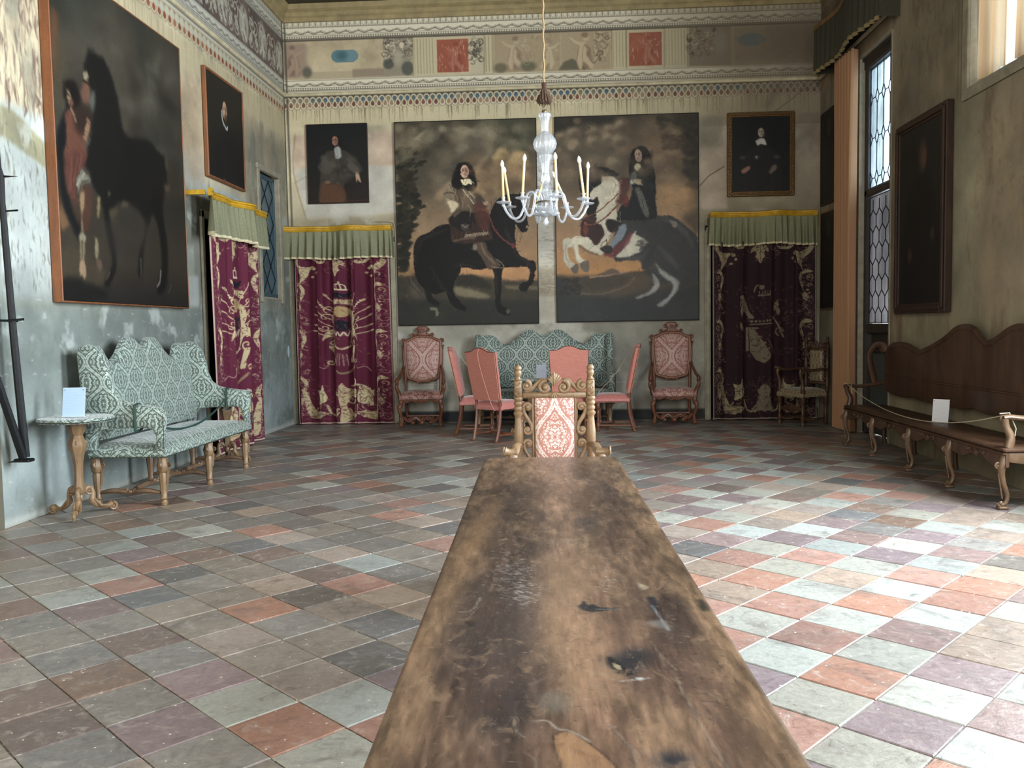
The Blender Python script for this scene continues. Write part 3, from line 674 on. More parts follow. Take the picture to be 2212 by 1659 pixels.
# ---- left wall, from its free corner to the back corner
YL0 = 6.04
def build_left():
    W = YB-YL0; c = Cv(W, ZC, 100, (206, 190, 152)); L = (210, 204, 184); D = (84, 80, 70)
    z = lambda q: ZC-q
    c.rect(0, z(3.15), W, z(1.66), (190, 198, 190), .03); c.rect(3.2, z(3.0), W, z(1.6), (142, 142, 126), .06)
    c.rect(0, z(1.70), W, z(0), (132, 142, 134), .06); c.rect(0, z(.75), W, z(0), (148, 160, 158), .2)
    c.poly([(0, z(3.12)), (.35, z(3.1)), (.8, z(2.92)), (.8, z(2.72)), (.3, z(2.86)), (0, z(2.9))], (158, 152, 116), .015)
    for x0, x1, v0, v1 in ((3.12, 3.28, 4.4, 1.9), (3.08, 3.2, 4.4, 3.2)): c.rect(x0, z(v0), x1, z(v1), (172, 160, 128), .015, .5)
    c.poly([(3.25, z(3.45)), (3.8, z(3.5)), (3.9, z(2.95)), (3.2, z(2.98))], (190, 188, 172), .03, .7)
    c.poly([(3.3, z(4.2)), (3.75, z(4.25)), (3.8, z(3.2)), (3.35, z(3.3))], (168, 136, 104), .12, .6, sm=True); c.poly([(5.1, z(4.1)), (5.6, z(4.1)), (5.55, z(3.1)), (5.15, z(3.3))], (150, 122, 96), .12, .5, sm=True)
    c.rect(5.2, z(4.15), W, z(3.05), (142, 136, 112), .08, .8); c.rect(5.4, z(3.9), 5.6, z(3.3), (176, 162, 138), .05, .5)
    c.rect(3.05, z(2.05), 3.6, z(1.7), (206, 210, 204), .02, .8); c.rect(3.0, z(2.4), 3.5, z(2.05), (178, 184, 170), .02, .7)
    c.mottle(1.5, .2, 51); c.mottle(.4, .2, 52, 5); c.mottle(.25, .55, 152, 5, (206, 214, 206), lo=.62, hi=.74, box=(0, z(3.1), W, z(1.2))); c.mottle(.35, .5, 153, 5, (112, 116, 102), lo=.62, hi=.76, stretch=(.6, 1.6)); c.mottle(.6, .5, 53, 5, (176, 182, 170), lo=.6, hi=.75, box=(0, z(1.7), W, z(.0))); c.mottle(.5, .5, 54, 5, (104, 112, 104), lo=.6, hi=.78, box=(0, z(1.7), W, z(0)))
    c.mottle(.45, .45, 55, 5, (178, 148, 116), lo=.6, hi=.75, box=(0, z(4.6), W, z(2.9)))
    flakes(c, .05, z(4.9), .75, z(3.2), 330, (112, 82, 72), 56, True, .09, .75); flakes(c, .1, z(3.0), .8, z(1.8), 240, (106, 104, 94), 57, True, .05, .7); flakes(c, .0, z(5), .3, z(2.4), 90, (214, 206, 176), 58, True, .1, .6)
    flakes(c, 0, z(1.7), W, z(.05), 420, (206, 216, 212), 59, False, .03, .8); flakes(c, 3, z(4.5), W, z(3), 150, (214, 202, 170), 60, False, .04, .6)
    flakes(c, 5.55, z(1.95), W, z(.1), 260, (200, 206, 202), 61, True, .07, .5); c.mottle(.3, .5, 62, 5, (92, 100, 98), lo=.52, hi=.7, box=(5.55, z(1.9), W, z(.1)))
    c.line([(0, z(.03)), (W, z(.03))], .05, (196, 198, 190), .6, .02); c.ell(6.75, z(1.12), .05, .09, (206, 220, 232), .004)
    # frieze of grey grotesques on brown
    c.rect(0, .46, W, 1.05, (112, 94, 84)); c.mottle(.3, .2, 63, box=(0, .46, W, 1.05)); rg = random.Random(8); x = .3
    while x < W:
        c.ell(x, .76, .17, .23, (186, 178, 156), .02, .9); nude(c, x-.02, .98, .42, (206, 198, 176), (110, 96, 82), rg.choice((1, -1)))
        for sg in (-1, 1):
            c.scroll(x+sg*.3, .66, .12, rg.random()*3, 1.1, sg, .03, (200, 190, 166), .9); c.scroll(x+sg*.27, .9, .09, rg.random()*3, 1.0, -sg, .026, (190, 180, 156), .9); c.leaf(x+sg*.2, .95, .22, -PI/2+sg*.5, (196, 188, 164), .5, 3, (96, 84, 74))
        x += .72
    squiggle(c, 0, .5, W, 1.0, 420, [(206, 198, 176), (70, 60, 54), (176, 166, 146)], 64, .016, .8)
    entablature(c, 0, W, L, D, .8, True)
    scallops(c, 0, W, 1.36, [(198, 196, 176), (188, 190, 172)], [(160, 84, 58), (150, 78, 56), (172, 104, 76)], (214, 198, 156), (120, 98, 70), .12)
    c.rect(0, 1.565, W, 1.9, (212, 194, 148), .03, .7); drips(c, 0, W, 1.56, 200, (150, 122, 74), 66, .6, .3)
    c.line([(W-.03, 0), (W-.03, ZC)], .05, (84, 80, 66), .8, .01)
    c.a *= .93
    def place(U, V): return (np.full_like(U, XL), YL0+U, ZC-V)
    ow = 9.80-YL0
    o = canvas_mesh('wall_left', c, M_wall, place, holes=[(ow, ZC-2.72, 11.42-YL0, 7), (11.74-YL0, ZC-3.62, 12.52-YL0, ZC-1.9)], smooth=False); tag(o, kind='structure')
build_left()

# ---- right wall, window wall
def build_right():
    W = YB-6.5; c = Cv(W, ZC, 90, (148, 134, 108)); z = lambda q: ZC-q; y = lambda q: YB-q
    c.rect(y(10.2), z(1.5), W, z(0), (140, 130, 102), .1); c.rect(y(8.7), z(3.5), y(8.2), z(1.0), (150, 142, 114), .06)
    c.rect(0, z(4.7), y(12.3), z(0), (132, 124, 104), .05); c.rect(0, 0, W, z(5.0), (120, 104, 86), .1)
    entablature(c, 0, 2.6, (138, 124, 100), (84, 72, 60), .6)
    c.rect(0, .46, 2.6, 1.04, (112, 94, 80), .02)
    c.mottle(1.2, .2, 71); c.mottle(.4, .2, 72, 5); c.mottle(.5, .6, 73, 5, (172, 150, 118), lo=.58, hi=.75, stretch=(.6, 1.6)); c.mottle(.5, .6, 74, 5, (104, 86, 66), lo=.6, hi=.78, stretch=(.5, 1.4))
    squiggle(c, y(8.2), z(3.2), y(7.3), z(2.2), 60, [(176, 152, 118), (120, 98, 74)], 75, .03, .35); squiggle(c, y(9.6), z(5.0), y(8.9), z(3.9), 50, [(110, 92, 70), (164, 142, 110)], 76, .03, .35)
    flakes(c, y(10), z(5.6), W, z(3.8), 200, (110, 92, 70), 77, True, .12, .4); flakes(c, y(8.6), z(3.4), W, z(1.3), 260, (168, 148, 110), 78, True, .16, .4)
    flakes(c, 0, z(6), W, z(.2), 60, (196, 186, 160), 79, False, .02, .8)
    for yy in (8.62, 8.55): c.line([(y(yy), 0), (y(yy), z(3.5))], .02, (100, 88, 66), .5, .008)
    def place(U, V): return (np.full_like(U, XR), YB-U, ZC-V)
    o = canvas_mesh('wall_right', c, M_wall, place, holes=[(y(11.32), z(4.70), y(10.28), 7), (y(8.36), z(5.5), y(7.2), z(3.55))], smooth=False); tag(o, kind='structure')
build_right()

# ---- the unseen remainder of the shell: near part of the right wall with its two windows, near wall, left recess
M_shell = m_plain('plain_plaster', (168, 158, 134), .9, .12, 2, bump=.2)
def slab(name, x0, x1, y0, y1, z0, z1, mat=None, parent=None):
    o = MB().box(((x0+x1)/2, (y0+y1)/2, (z0+z1)/2), (x1-x0, y1-y0, z1-z0)).build(name, mat or M_shell, parent, smooth=0)
    return tag(o, kind='structure') if parent is None else o
def near_right():
    b = MB(); T = .3; xs = (XR+T/2)
    ys = [(-3.2, .6), (2.3, 4.5), (6.2, 6.5)]
    for a, q in ys: b.box((xs, (a+q)/2, ZC/2), (T, q-a, ZC))
    for a, q in ((.6, 2.3), (4.5, 6.2)): b.box((xs, (a+q)/2, .45), (T, q-a, .9)); b.box((xs, (a+q)/2, 5.6), (T, q-a, 1.2))
    tag(b.build('wall_right_near', M_shell, smooth=0), kind='structure')
    b = MB()
    for a, q in ((-5.2, -2.65), (-.95, .75), (2.45, XR)): b.box(((a+q)/2, YN-.15, ZC/2), (q-a, .3, ZC))
    for a, q in ((-2.65, -.95), (.75, 2.45)): b.box(((a+q)/2, YN-.15, .6), (q-a, .3, 1.2)); b.box(((a+q)/2, YN-.15, 5.6), (q-a, .3, 1.2))
    tag(b.build('wall_near', M_shell, smooth=0), kind='structure')
near_right()
slab('wall_left_recess', -5.4, -5.2, YN-.3, YL0+.02, 0, ZC)
M_jamb = m_plain('jamb_plaster', (116, 116, 104), .85, .22, 3, bump=.3)
slab('wall_recess_end', -5.4, XL-.002, YL0, YL0+.18, 0, ZC, M_jamb)

# ---- beamed ceiling
def ceiling():
    m = m_wood('dark_ceiling_wood', (22, 18, 16), (44, 34, 28), 4)
    b = MB(); b.box((-.7, (YB+YN)/2, ZC+.32), (9.4, YB-YN+.8, .1))
    y = YN+.4
    while y < YB: b.box((-.7, y, ZC+.15), (9.2, .22, .26)); y += .78
    tag(b.build('ceiling', m, smooth=0), kind='structure')
ceiling()

# ---- projecting top cornice, mitred at the corners
def cornice():
    m = m_plain('cornice_stucco', (150, 134, 96), .8, .2, 6, bump=.3)
    prof = [(0, -.2), (.03, -.2), (.04, -.15), (.07, -.13), (.08, -.08), (.14, -.05), (.15, 0), (.15, .03), (0, .03)]
    b = MB(); vs = []; fs = []; n = len(prof)
    path = [((XL, YL0+.02), (1, 0)), ((XL, YB), (1, -1)), ((XR, YB), (-1, -1)), ((XR, YN), (-1, 0))]
    for (p, d) in path:
        for (o, h) in prof: vs.append((p[0]+d[0]*o, p[1]+d[1]*o, ZC+h))
    for k in range(len(path)-1):
        for i in range(n-1): fs.append((k*n+i, k*n+i+1, (k+1)*n+i+1, (k+1)*n+i))
    b.add(vs, fs); tag(b.build('trim_1', m, smooth=30), kind='structure')
    b = MB()   # narrow string course over the scallops
    prof = [(0, -.03), (.018, -.025), (.03, 0), (.018, .02), (0, .025)]; n = len(prof); vs = []; fs = []
    for (p, d) in path[:3]+[((XR, 10.4), (-1, 0))]:
        for (o, h) in prof: vs.append((p[0]+d[0]*o, p[1]+d[1]*o, ZC-1.25+h))
    for k in range(3):
        for i in range(n-1): fs.append((k*n+i, k*n+i+1, (k+1)*n+i+1, (k+1)*n+i))
    b.add(vs, fs); tag(b.build('trim_2', m_plain('string_course', (196, 184, 152), .85, .18, 8), smooth=40), kind='structure')
cornice()

# ---- doorways behind the curtains: dark rooms with stone surrounds
def doorway(k, axis, a0, a1, h, depth=1.1):
    b = MB()
    if axis == 'back':
        y0 = YB+.002; w = a1-a0; cx = (a0+a1)/2
        b.box((cx, y0+depth, h/2), (w+.1, .05, h+.1)); b.box((cx, y0+depth/2, -.02), (w+.1, depth, .03)); b.box((a0-.02, y0+depth/2, h/2), (.04, depth, h)); b.box((a1+.02, y0+depth/2, h/2), (.04, depth, h)); b.box((cx, y0+depth/2, h+.02), (w, depth, .04))
        o = tag(b.build('wall_doorway_%d' % k, M_dark, smooth=0), kind='structure')
        f = MB(); T = .035
        for x, s in ((a0-.045, 1), (a1+.045, 1)): f.box((x, YB-T/2+.002, (h+.1)/2), (.09, T, h+.1), bev=.01); f.box((x, YB-T-.008, (h+.06)/2), (.045, .018, h+.06), bev=.006)
        f.box((cx, YB-T/2+.002, h+.05), (w+.18, T, .09), bev=.01); tag(f.build('trim_%d' % (k+2), M_stone, smooth=30), kind='structure')
    else:
        x0 = XL-.002; w = a1-a0; cy = (a0+a1)/2
        b.box((x0-depth, cy, h/2), (.05, w+.1, h+.1)); b.box((x0-depth/2, cy, -.02), (depth, w+.1, .03)); b.box((x0-depth/2, a0-.02, h/2), (depth, .04, h)); b.box((x0-depth/2, a1+.02, h/2), (depth, .04, h)); b.box((x0-depth/2, cy, h+.02), (depth, w, .04))
        o = tag(b.build('wall_doorway_%d' % k, M_dark, smooth=0), kind='structure')
        f = MB(); T = .03
        for y in (a0-.045, a1+.045): f.box((XL+T/2-.002, y, (h+.1)/2), (T, .09, h+.1), bev=.01)
        f.box((XL+T/2-.002, cy, h+.05), (T, w+.18, .09), bev=.01); tag(f.build('trim_%d' % (k+2), M_stone, smooth=30), kind='structure')
doorway(1, 'left', 9.80, 11.42, 2.72)
doorway(2, 'back', XL+.06, XL+1.52, 2.72)
doorway(3, 'back', XL+6.30, XL+7.72, 2.78)

# ---- masonry behind the plaster, with the same openings
def masonry(name, axis, pos, a0, a1, holes, th=.3):
    b = MB(); xs = sorted(holes); cur = a0; g = .012; s = -1 if pos < 0 else 1
    def blk(p, q, z0, z1):
        if q-p < .01 or z1-z0 < .01: return
        c = pos+s*(g+th/2)
        if axis == 'x': b.box((c, (p+q)/2, (z0+z1)/2), (th, q-p, z1-z0))
        else: b.box(((p+q)/2, pos+g+th/2, (z0+z1)/2), (q-p, th, z1-z0))
    for h0, h1, z0, z1 in xs:
        blk(cur, h0, -.3, ZC+.3); blk(h0, h1, -.3, z0-.02); blk(h0, h1, z1+.02, ZC+.3); cur = h1
    blk(cur, a1, -.3, ZC+.3); tag(b.build(name, M_shell, smooth=0), kind='structure')
masonry('wall_right_masonry', 'x', XR, 6.5, YB+.3, [(7.18, 8.38, 3.52, 5.52), (10.26, 11.34, -.3, 4.73)])
masonry('wall_left_masonry', 'x', XL, YL0+.2, YB+.3, [(9.75, 11.47, -.3, 2.77), (11.72, 12.54, 1.88, 3.64)])
masonry('wall_back_masonry', 'y', YB, XL-.3, XR+.3, [(XL+.01, XL+1.57, -.3, 2.77), (XL+6.25, XL+7.77, -.3, 2.83)])
# ================================================================== PICTURES ON THE WALLS
M_canvas = m_paint('oil_on_canvas', .5, 160, .10, .25, .22, 3.0, .05)
M_frame_dark = m_wood('dark_walnut_frame', (38, 26, 20), (74, 48, 34), 12, .4)
M_frame_brown = m_wood('brown_wood_frame', (112, 66, 38), (156, 98, 58), 10, .55)
M_edge_black = m_plain('blackened_edge', (30, 27, 24), .7)
M_gilt_dark = m_plain('darkened_gilt', (104, 78, 44), .45, .3, 30, metallic=.5, bump=.8)

def grad(c, stops):
    ys = np.arange(c.H)/c.p/c.h; col = np.stack([np.interp(ys, [s[0] for s in stops], [s[1][k] for s in stops]) for k in range(3)], -1)
    c.a[:] = col[:, None, :]
def clouds(c, n, box, cols, rx, seed, a=.5):
    rg = random.Random(seed)
    for k in range(n):
        x = box[0]+rg.random()*(box[2]-box[0]); y = box[1]+rg.random()*(box[3]-box[1]); r = rx*(.4+rg.random())
        c.ell(x, y, r, r*(.5+.4*rg.random()), cols[rg.randrange(len(cols))], r*.45, a*(.4+.6*rg.random()), rot=rg.random()-.5)
class Tr:
    """crop coordinates -> canvas units"""
    def __init__(s, c, x0, y0, x1, y1): s.c = c; s.x0, s.y0, s.kx, s.ky = x0, y0, c.w/(x1-x0), c.h/(y1-y0)
    def P(s, pts): return [((x-s.x0)*s.kx, (y-s.y0)*s.ky) for x, y in pts]
    def poly(s, pts, col, blur=2, a=1.0, sm=True): s.c.poly(s.P(pts), col, blur*s.kx, a, sm=sm)
    def line(s, pts, w, col, a=1.0, blur=1): s.c.line(s.P(pts), [q*s.kx for q in w] if isinstance(w, (tuple, list)) else w*s.kx, col, a, blur*s.kx)
    def ell(s, x, y, rx, ry, col, blur=2, a=1.0, rot=0): p = s.P([(x, y)])[0]; s.c.ell(p[0], p[1], rx*s.kx, ry*s.ky, col, blur*s.kx, a, rot=rot)
    def clouds(s, n, b, cols, r, seed, a=.5): q = s.P([(b[0], b[1]), (b[2], b[3])]); clouds(s.c, n, (*q[0], *q[1]), cols, r*s.kx, seed, a)

def face(t, x, y, rx, ry, skin, dark, turn=0.0, lip=(150, 84, 72)):
    t.ell(x, y, rx, ry, skin, 2); t.ell(x+turn*rx*.5+rx*.45, y+ry*.1, rx*.55, ry*.8, tuple(q*.7 for q in skin), 6, .7)
    for s in (-1, 1):
        ex = x+s*rx*.42+turn*rx*.3; t.ell(ex, y-ry*.12, rx*.17, ry*.07, dark, 1.2, .95); t.line([(ex-rx*.25, y-ry*.3), (ex, y-ry*.36), (ex+rx*.25, y-ry*.28)], rx*.1, dark, .8, 1)
    nx = x+turn*rx*.45; t.line([(nx+rx*.04, y-ry*.2), (nx+rx*.1, y+ry*.18), (nx-rx*.06, y+ry*.24)], rx*.1, tuple(q*.6 for q in skin), .8, 1.2); t.ell(nx-rx*.04, y+ry*.05, rx*.07, ry*.16, tuple(min(255, q*1.15) for q in skin), 1.5, .8)
    t.ell(nx, y+ry*.48, rx*.26, ry*.07, lip, 1.2, .95); t.ell(nx, y+ry*.6, rx*.2, ry*.05, tuple(q*.65 for q in skin), 1.5, .6)

def art_black_horse():
    c = Cv(2.09, 2.995, 165, (84, 74, 58)); t = Tr(c, 40, 50, 1121, 1629)
    grad(c, [(0, (66, 60, 46)), (.25, (92, 80, 62)), (.5, (128, 104, 78)), (.68, (160, 122, 84)), (.75, (136, 102, 66)), (.8, (70, 62, 48)), (1, (44, 42, 36))])
    t.clouds(60, (40, 50, 700, 600), [(70, 64, 52), (110, 98, 78), (58, 54, 46)], 90, 1, .5); t.clouds(26, (500, 120, 800, 330), [(124, 114, 92), (104, 96, 78)], 60, 2, .6)
    t.clouds(40, (700, 60, 1110, 260), [(84, 82, 64), (58, 56, 44)], 60, 3, .7)
    for x, y, r in ((860, 310, 50), (830, 350, 46), (990, 350, 62), (1020, 420, 60), (960, 400, 66), (1030, 500, 50)): t.ell(x, y, r, r*.9, (150, 126, 84), 16, .85); t.ell(x-8, y-14, r*.6, r*.5, (176, 148, 102), 14, .6); t.ell(x+18, y+20, r*.6, r*.5, (104, 84, 56), 14, .6)
    t.clouds(40, (560, 420, 1110, 640), [(164, 130, 92), (130, 104, 74), (96, 80, 62)], 60, 5, .5); t.poly([(330, 640), (400, 560), (560, 470), (760, 310), (740, 360), (560, 560), (380, 650)], (160, 130, 96), 14, .7)
    t.poly([(180, 180), (250, 130), (300, 110), (340, 120), (270, 160), (350, 190), (300, 220), (230, 190)], (150, 136, 108), 8, .8); t.poly([(230, 190), (300, 100), (420, 110), (540, 180), (400, 260), (300, 230)], (60, 54, 46), 12, .8)
    t.poly([(480, 110), (560, 90), (640, 110), (790, 130), (820, 180), (770, 210), (640, 170), (560, 150)], (140, 128, 102), 10, .6); t.poly([(640, 100), (720, 70), (800, 130), (780, 280), (700, 260), (680, 160)], (112, 102, 80), 12, .6)
    rg = random.Random(4)   # tree
    for k in range(260):
        y = 250+rg.random()**.8*950; w = 60+90*math.sin((y-250)/300)**2; x = 40+rg.random()*w+(50 if y < 700 else 0)*rg.random(); t.ell(x, y, 14+rg.random()*26, 10+rg.random()*14, rg.choice([(40, 38, 28), (50, 46, 34), (32, 32, 26)]), 5, .85, rot=-.3)
    for x, y in ((200, 290), (150, 330), (210, 380), (250, 360), (120, 350), (180, 440), (230, 700), (200, 690), (160, 640), (130, 480)):
        for k in range(7): t.ell(x+rg.random()*60-30, y+rg.random()*30-15, 16, 8, (42, 38, 28), 4, .8, rot=-.4)
    # land
    t.poly([(40, 1240), (260, 1250), (470, 1260), (540, 1235), (640, 1250), (760, 1290), (1125, 1330), (1125, 1640), (40, 1640)], (62, 56, 44), 6, .95, False)
    t.poly([(440, 1170), (1125, 1190), (1125, 1290), (900, 1290), (640, 1240), (520, 1230), (450, 1280)], (178, 128, 84), 8, .9, False); t.poly([(470, 1330), (620, 1360), (760, 1420), (640, 1430), (500, 1400)], (150, 136, 104), 8, .6); t.poly([(860, 1330), (1120, 1340), (1120, 1370), (900, 1360)], (120, 106, 76), 6, .6)
    t.poly([(500, 1250), (620, 1250), (740, 1310), (760, 1360), (600, 1330), (490, 1320)], (44, 42, 34), 6, .9); t.poly([(40, 1430), (400, 1440), (1125, 1450), (1125, 1640), (40, 1640)], (42, 42, 38), 14, .9, False)
    t.clouds(60, (60, 1230, 330, 1450), [(60, 56, 48), (40, 38, 34), (96, 84, 70)], 34, 8, .5); t.line([(120, 1180), (150, 1300), (230, 1390)], 10, (110, 92, 74), .5, 5); t.poly([(285, 1490), (340, 1500), (352, 1560), (325, 1570), (320, 1520), (280, 1510)], (110, 104, 84), 3, .8, False)
    # horse
    K = (14, 14, 15)
    t.poly([(165, 1080), (172, 1000), (215, 930), (290, 905), (350, 862), (440, 845), (520, 900), (640, 930), (740, 830), (775, 740), (800, 690), (850, 645), (930, 622), (985, 626), (1000, 605), (1012, 640), (1040, 700), (1046, 780), (1056, 880), (1040, 918), (1000, 915), (965, 870), (952, 910), (955, 1000), (972, 1080), (1040, 1135), (1092, 1145), (1112, 1180), (1100, 1240), (1085, 1310), (1050, 1345), (1040, 1375), (990, 1378), (975, 1345), (1000, 1312), (1042, 1300), (1062, 1230), (1040, 1190), (940, 1192), (862, 1195), (845, 1260), (838, 1380), (832, 1470), (880, 1520), (905, 1562), (850, 1560), (800, 1510), (790, 1400), (785, 1290), (768, 1200), (660, 1205), (545, 1185), (520, 1230), (480, 1290), (465, 1370), (500, 1430), (560, 1500), (555, 1525), (480, 1500), (430, 1440), (405, 1370), (330, 1390), (260, 1360), (195, 1290), (168, 1200)], K, 2, .98)
    t.poly([(190, 1150), (230, 1300), (260, 1430), (320, 1480), (360, 1470), (300, 1400), (280, 1280)], (20, 19, 18), 5, .95); t.line([(300, 1180), (322, 1230), (310, 1270)], 12, (60, 48, 42), .5, 6)
    t.poly([(180, 980), (230, 930), (200, 1060), (180, 1200), (170, 1100)], (34, 30, 26), 8, .7); t.line([(560, 1120), (700, 1150), (860, 1140)], 26, (30, 27, 25), .6, 10); t.line([(820, 720), (880, 860), (900, 1000)], 30, (28, 26, 24), .6, 10)
    t.ell(1045, 880, 9, 12, (150, 112, 90), 3, .9); t.ell(960, 870, 7, 14, (150, 140, 116), 3, .7); t.ell(886, 1540, 14, 18, (110, 98, 82), 4, .7); t.ell(1000, 745, 7, 5, (70, 60, 50), 1.5, .9); t.line([(985, 626), (960, 700), (985, 800), (1040, 830)], 6, (70, 34, 28), .6, 1.5)
    t.line([(745, 740), (770, 830), (800, 900), (860, 970), (925, 1015)], (10, 14, 16), (104, 52, 44), .9, 2); t.ell(935, 1022, 18, 22, (128, 44, 44), 4, .95)
    for q in ([(965, 890), (1000, 940), (985, 1000)], [(980, 900), (960, 960), (975, 1000)]): t.line(q, 4, (90, 56, 44), .8, 1)
    # rider
    t.poly([(440, 800), (480, 770), (600, 735), (740, 760), (760, 880), (780, 965), (700, 985), (600, 1000), (470, 985), (455, 900)], (52, 36, 30), 4); t.poly([(445, 800), (520, 740), (640, 740), (640, 850), (560, 900), (470, 860)], (26, 22, 22), 6, .9)
    t.ell(568, 868, 34, 24, (70, 62, 56), 4, .8); t.line([(545, 850), (570, 870), (600, 850)], 7, (120, 110, 96), .8, 2)
    for k in range(15): x = 565+k*12; t.line([(x, 955-k*1.5), (x+8, 925-k), (x+12, 945-k)], 6, (150, 134, 108), .8, 1.5)
    t.line([(480, 975), (560, 960), (640, 955)], 16, (104, 84, 66), .7, 5); t.line([(700, 780), (740, 880), (770, 960)], 8, (96, 56, 46), .5, 3)
    t.poly([(490, 560), (560, 545), (650, 570), (690, 650), (715, 720), (640, 760), (560, 745), (480, 790), (500, 660)], (80, 66, 52), 4); t.poly([(540, 600), (600, 600), (620, 700), (560, 730)], (112, 92, 72), 10, .6)
    for k in range(4): t.line([(556+k*16, 575-k*3), (600+k*17, 640-k*4), (640+k*16, 690-k*6)], 8, [(166, 154, 126), (96, 86, 72)][k % 2], .9, 2)
    t.poly([(400, 610), (430, 565), (480, 570), (505, 600), (480, 640), (440, 645), (450, 680), (520, 690), (525, 720), (470, 755), (435, 720), (410, 670)], (116, 102, 80), 4); t.poly([(425, 645), (470, 660), (520, 690), (500, 730), (460, 755), (450, 710)], (186, 168, 134), 4, .95); t.line([(410, 610), (450, 600), (490, 610)], 8, (54, 46, 38), .7, 3)
    t.poly([(436, 560), (445, 520), (490, 520), (510, 560), (470, 585)], (130, 116, 92), 4, .95); t.line([(450, 530), (470, 570)], 5, (60, 50, 40), .8, 1.5); t.line([(475, 525), (490, 565)], 5, (60, 50, 40), .8, 1.5)
    t.poly([(640, 570), (700, 640), (740, 700), (720, 730), (660, 700)], (64, 54, 44), 4, .95); t.ell(735, 690, 22, 16, (160, 132, 104), 3, .9); t.line([(740, 700), (770, 680), (775, 720), (745, 760)], 5, (120, 56, 44), .9, 1.5); t.poly([(640, 690), (720, 700), (760, 860), (700, 900), (640, 760)], (84, 44, 38), 6, .7)
    t.poly([(468, 520), (490, 450), (510, 400), (545, 370), (600, 370), (636, 410), (655, 470), (665, 530), (655, 585), (600, 590), (560, 560), (520, 575), (480, 560)], (20, 17, 16), 4)
    face(t, 574, 440, 33, 50, (196, 152, 124), (34, 24, 22), -.1); t.poly([(540, 505), (560, 498), (600, 495), (628, 508), (632, 545), (600, 535), (582, 552), (556, 545)], (204, 190, 150), 2, 1, False); t.line([(585, 500), (580, 540)], 4, (110, 96, 70), .8, 1)
    rg = random.Random(3)
    for k in range(40): s = rg.choice((-1, 1)); x = 570+s*(50+rg.random()*35); y = 410+rg.random()*160; t.line([(x, y), (x+s*8, y+12), (x-s*2, y+24)], 4, (44, 36, 32), .6, 1.5)
    t.poly([(640, 995), (720, 990), (745, 1060), (800, 1130), (835, 1170), (800, 1195), (740, 1200), (700, 1130), (655, 1060)], (78, 62, 50), 4); t.line([(690, 1000), (720, 1080), (790, 1160)], 12, (128, 106, 88), .6, 6); t.ell(640, 1030, 18, 24, (130, 120, 102), 5, .8); t.line([(760, 1180), (830, 1195), (860, 1175), (800, 1120)], 5, (150, 136, 112), .8, 1.5)
    rg = random.Random(21)
    for q in ([(430, 880), (330, 920), (240, 960), (205, 1040)], [(860, 680), (930, 650), (985, 660)], [(960, 1100), (1040, 1150), (1080, 1180)], [(790, 1220), (800, 1300), (805, 1400)], [(480, 1180), (540, 1160), (640, 1185)], [(880, 900), (930, 1000), (950, 1080)], [(330, 1240), (380, 1330), (440, 1400)]): t.line(q, (8, 26, 8), (62, 54, 48), .5, 12)
    for q in ([(1005, 690), (1030, 740), (1040, 820)], [(845, 700), (870, 680)]): t.line(q, 8, (92, 78, 66), .5, 5)
    for x0, y0 in ((500, 600), (540, 640), (470, 620), (600, 700), (560, 560)): t.line([(x0, y0), (x0+14, y0+40), (x0+6, y0+90)], (3, 9, 3), (150, 132, 104), .55, 4)
    for k in range(60): x = 455+rg.random()*320; y = 780+rg.random()*190; t.line([(x, y), (x+12-rg.random()*24, y+30)], (2, 6, 2), (112, 84, 64) if rg.random() < .5 else (24, 18, 18), .5, 2)
    t.clouds(46, (60, 60, 1090, 330), [(140, 128, 100), (44, 40, 32), (120, 106, 82)], 50, 31, .5); t.clouds(30, (620, 330, 1110, 620), [(176, 140, 98), (88, 70, 52)], 46, 33, .45)
    c.a *= 1.0; g0 = np.array(50., np.float32); c.a += (c.a-g0)*.22; c.mottle(.5, .12, 90); c.mottle(.12, .08, 91); return c.painterly(191)

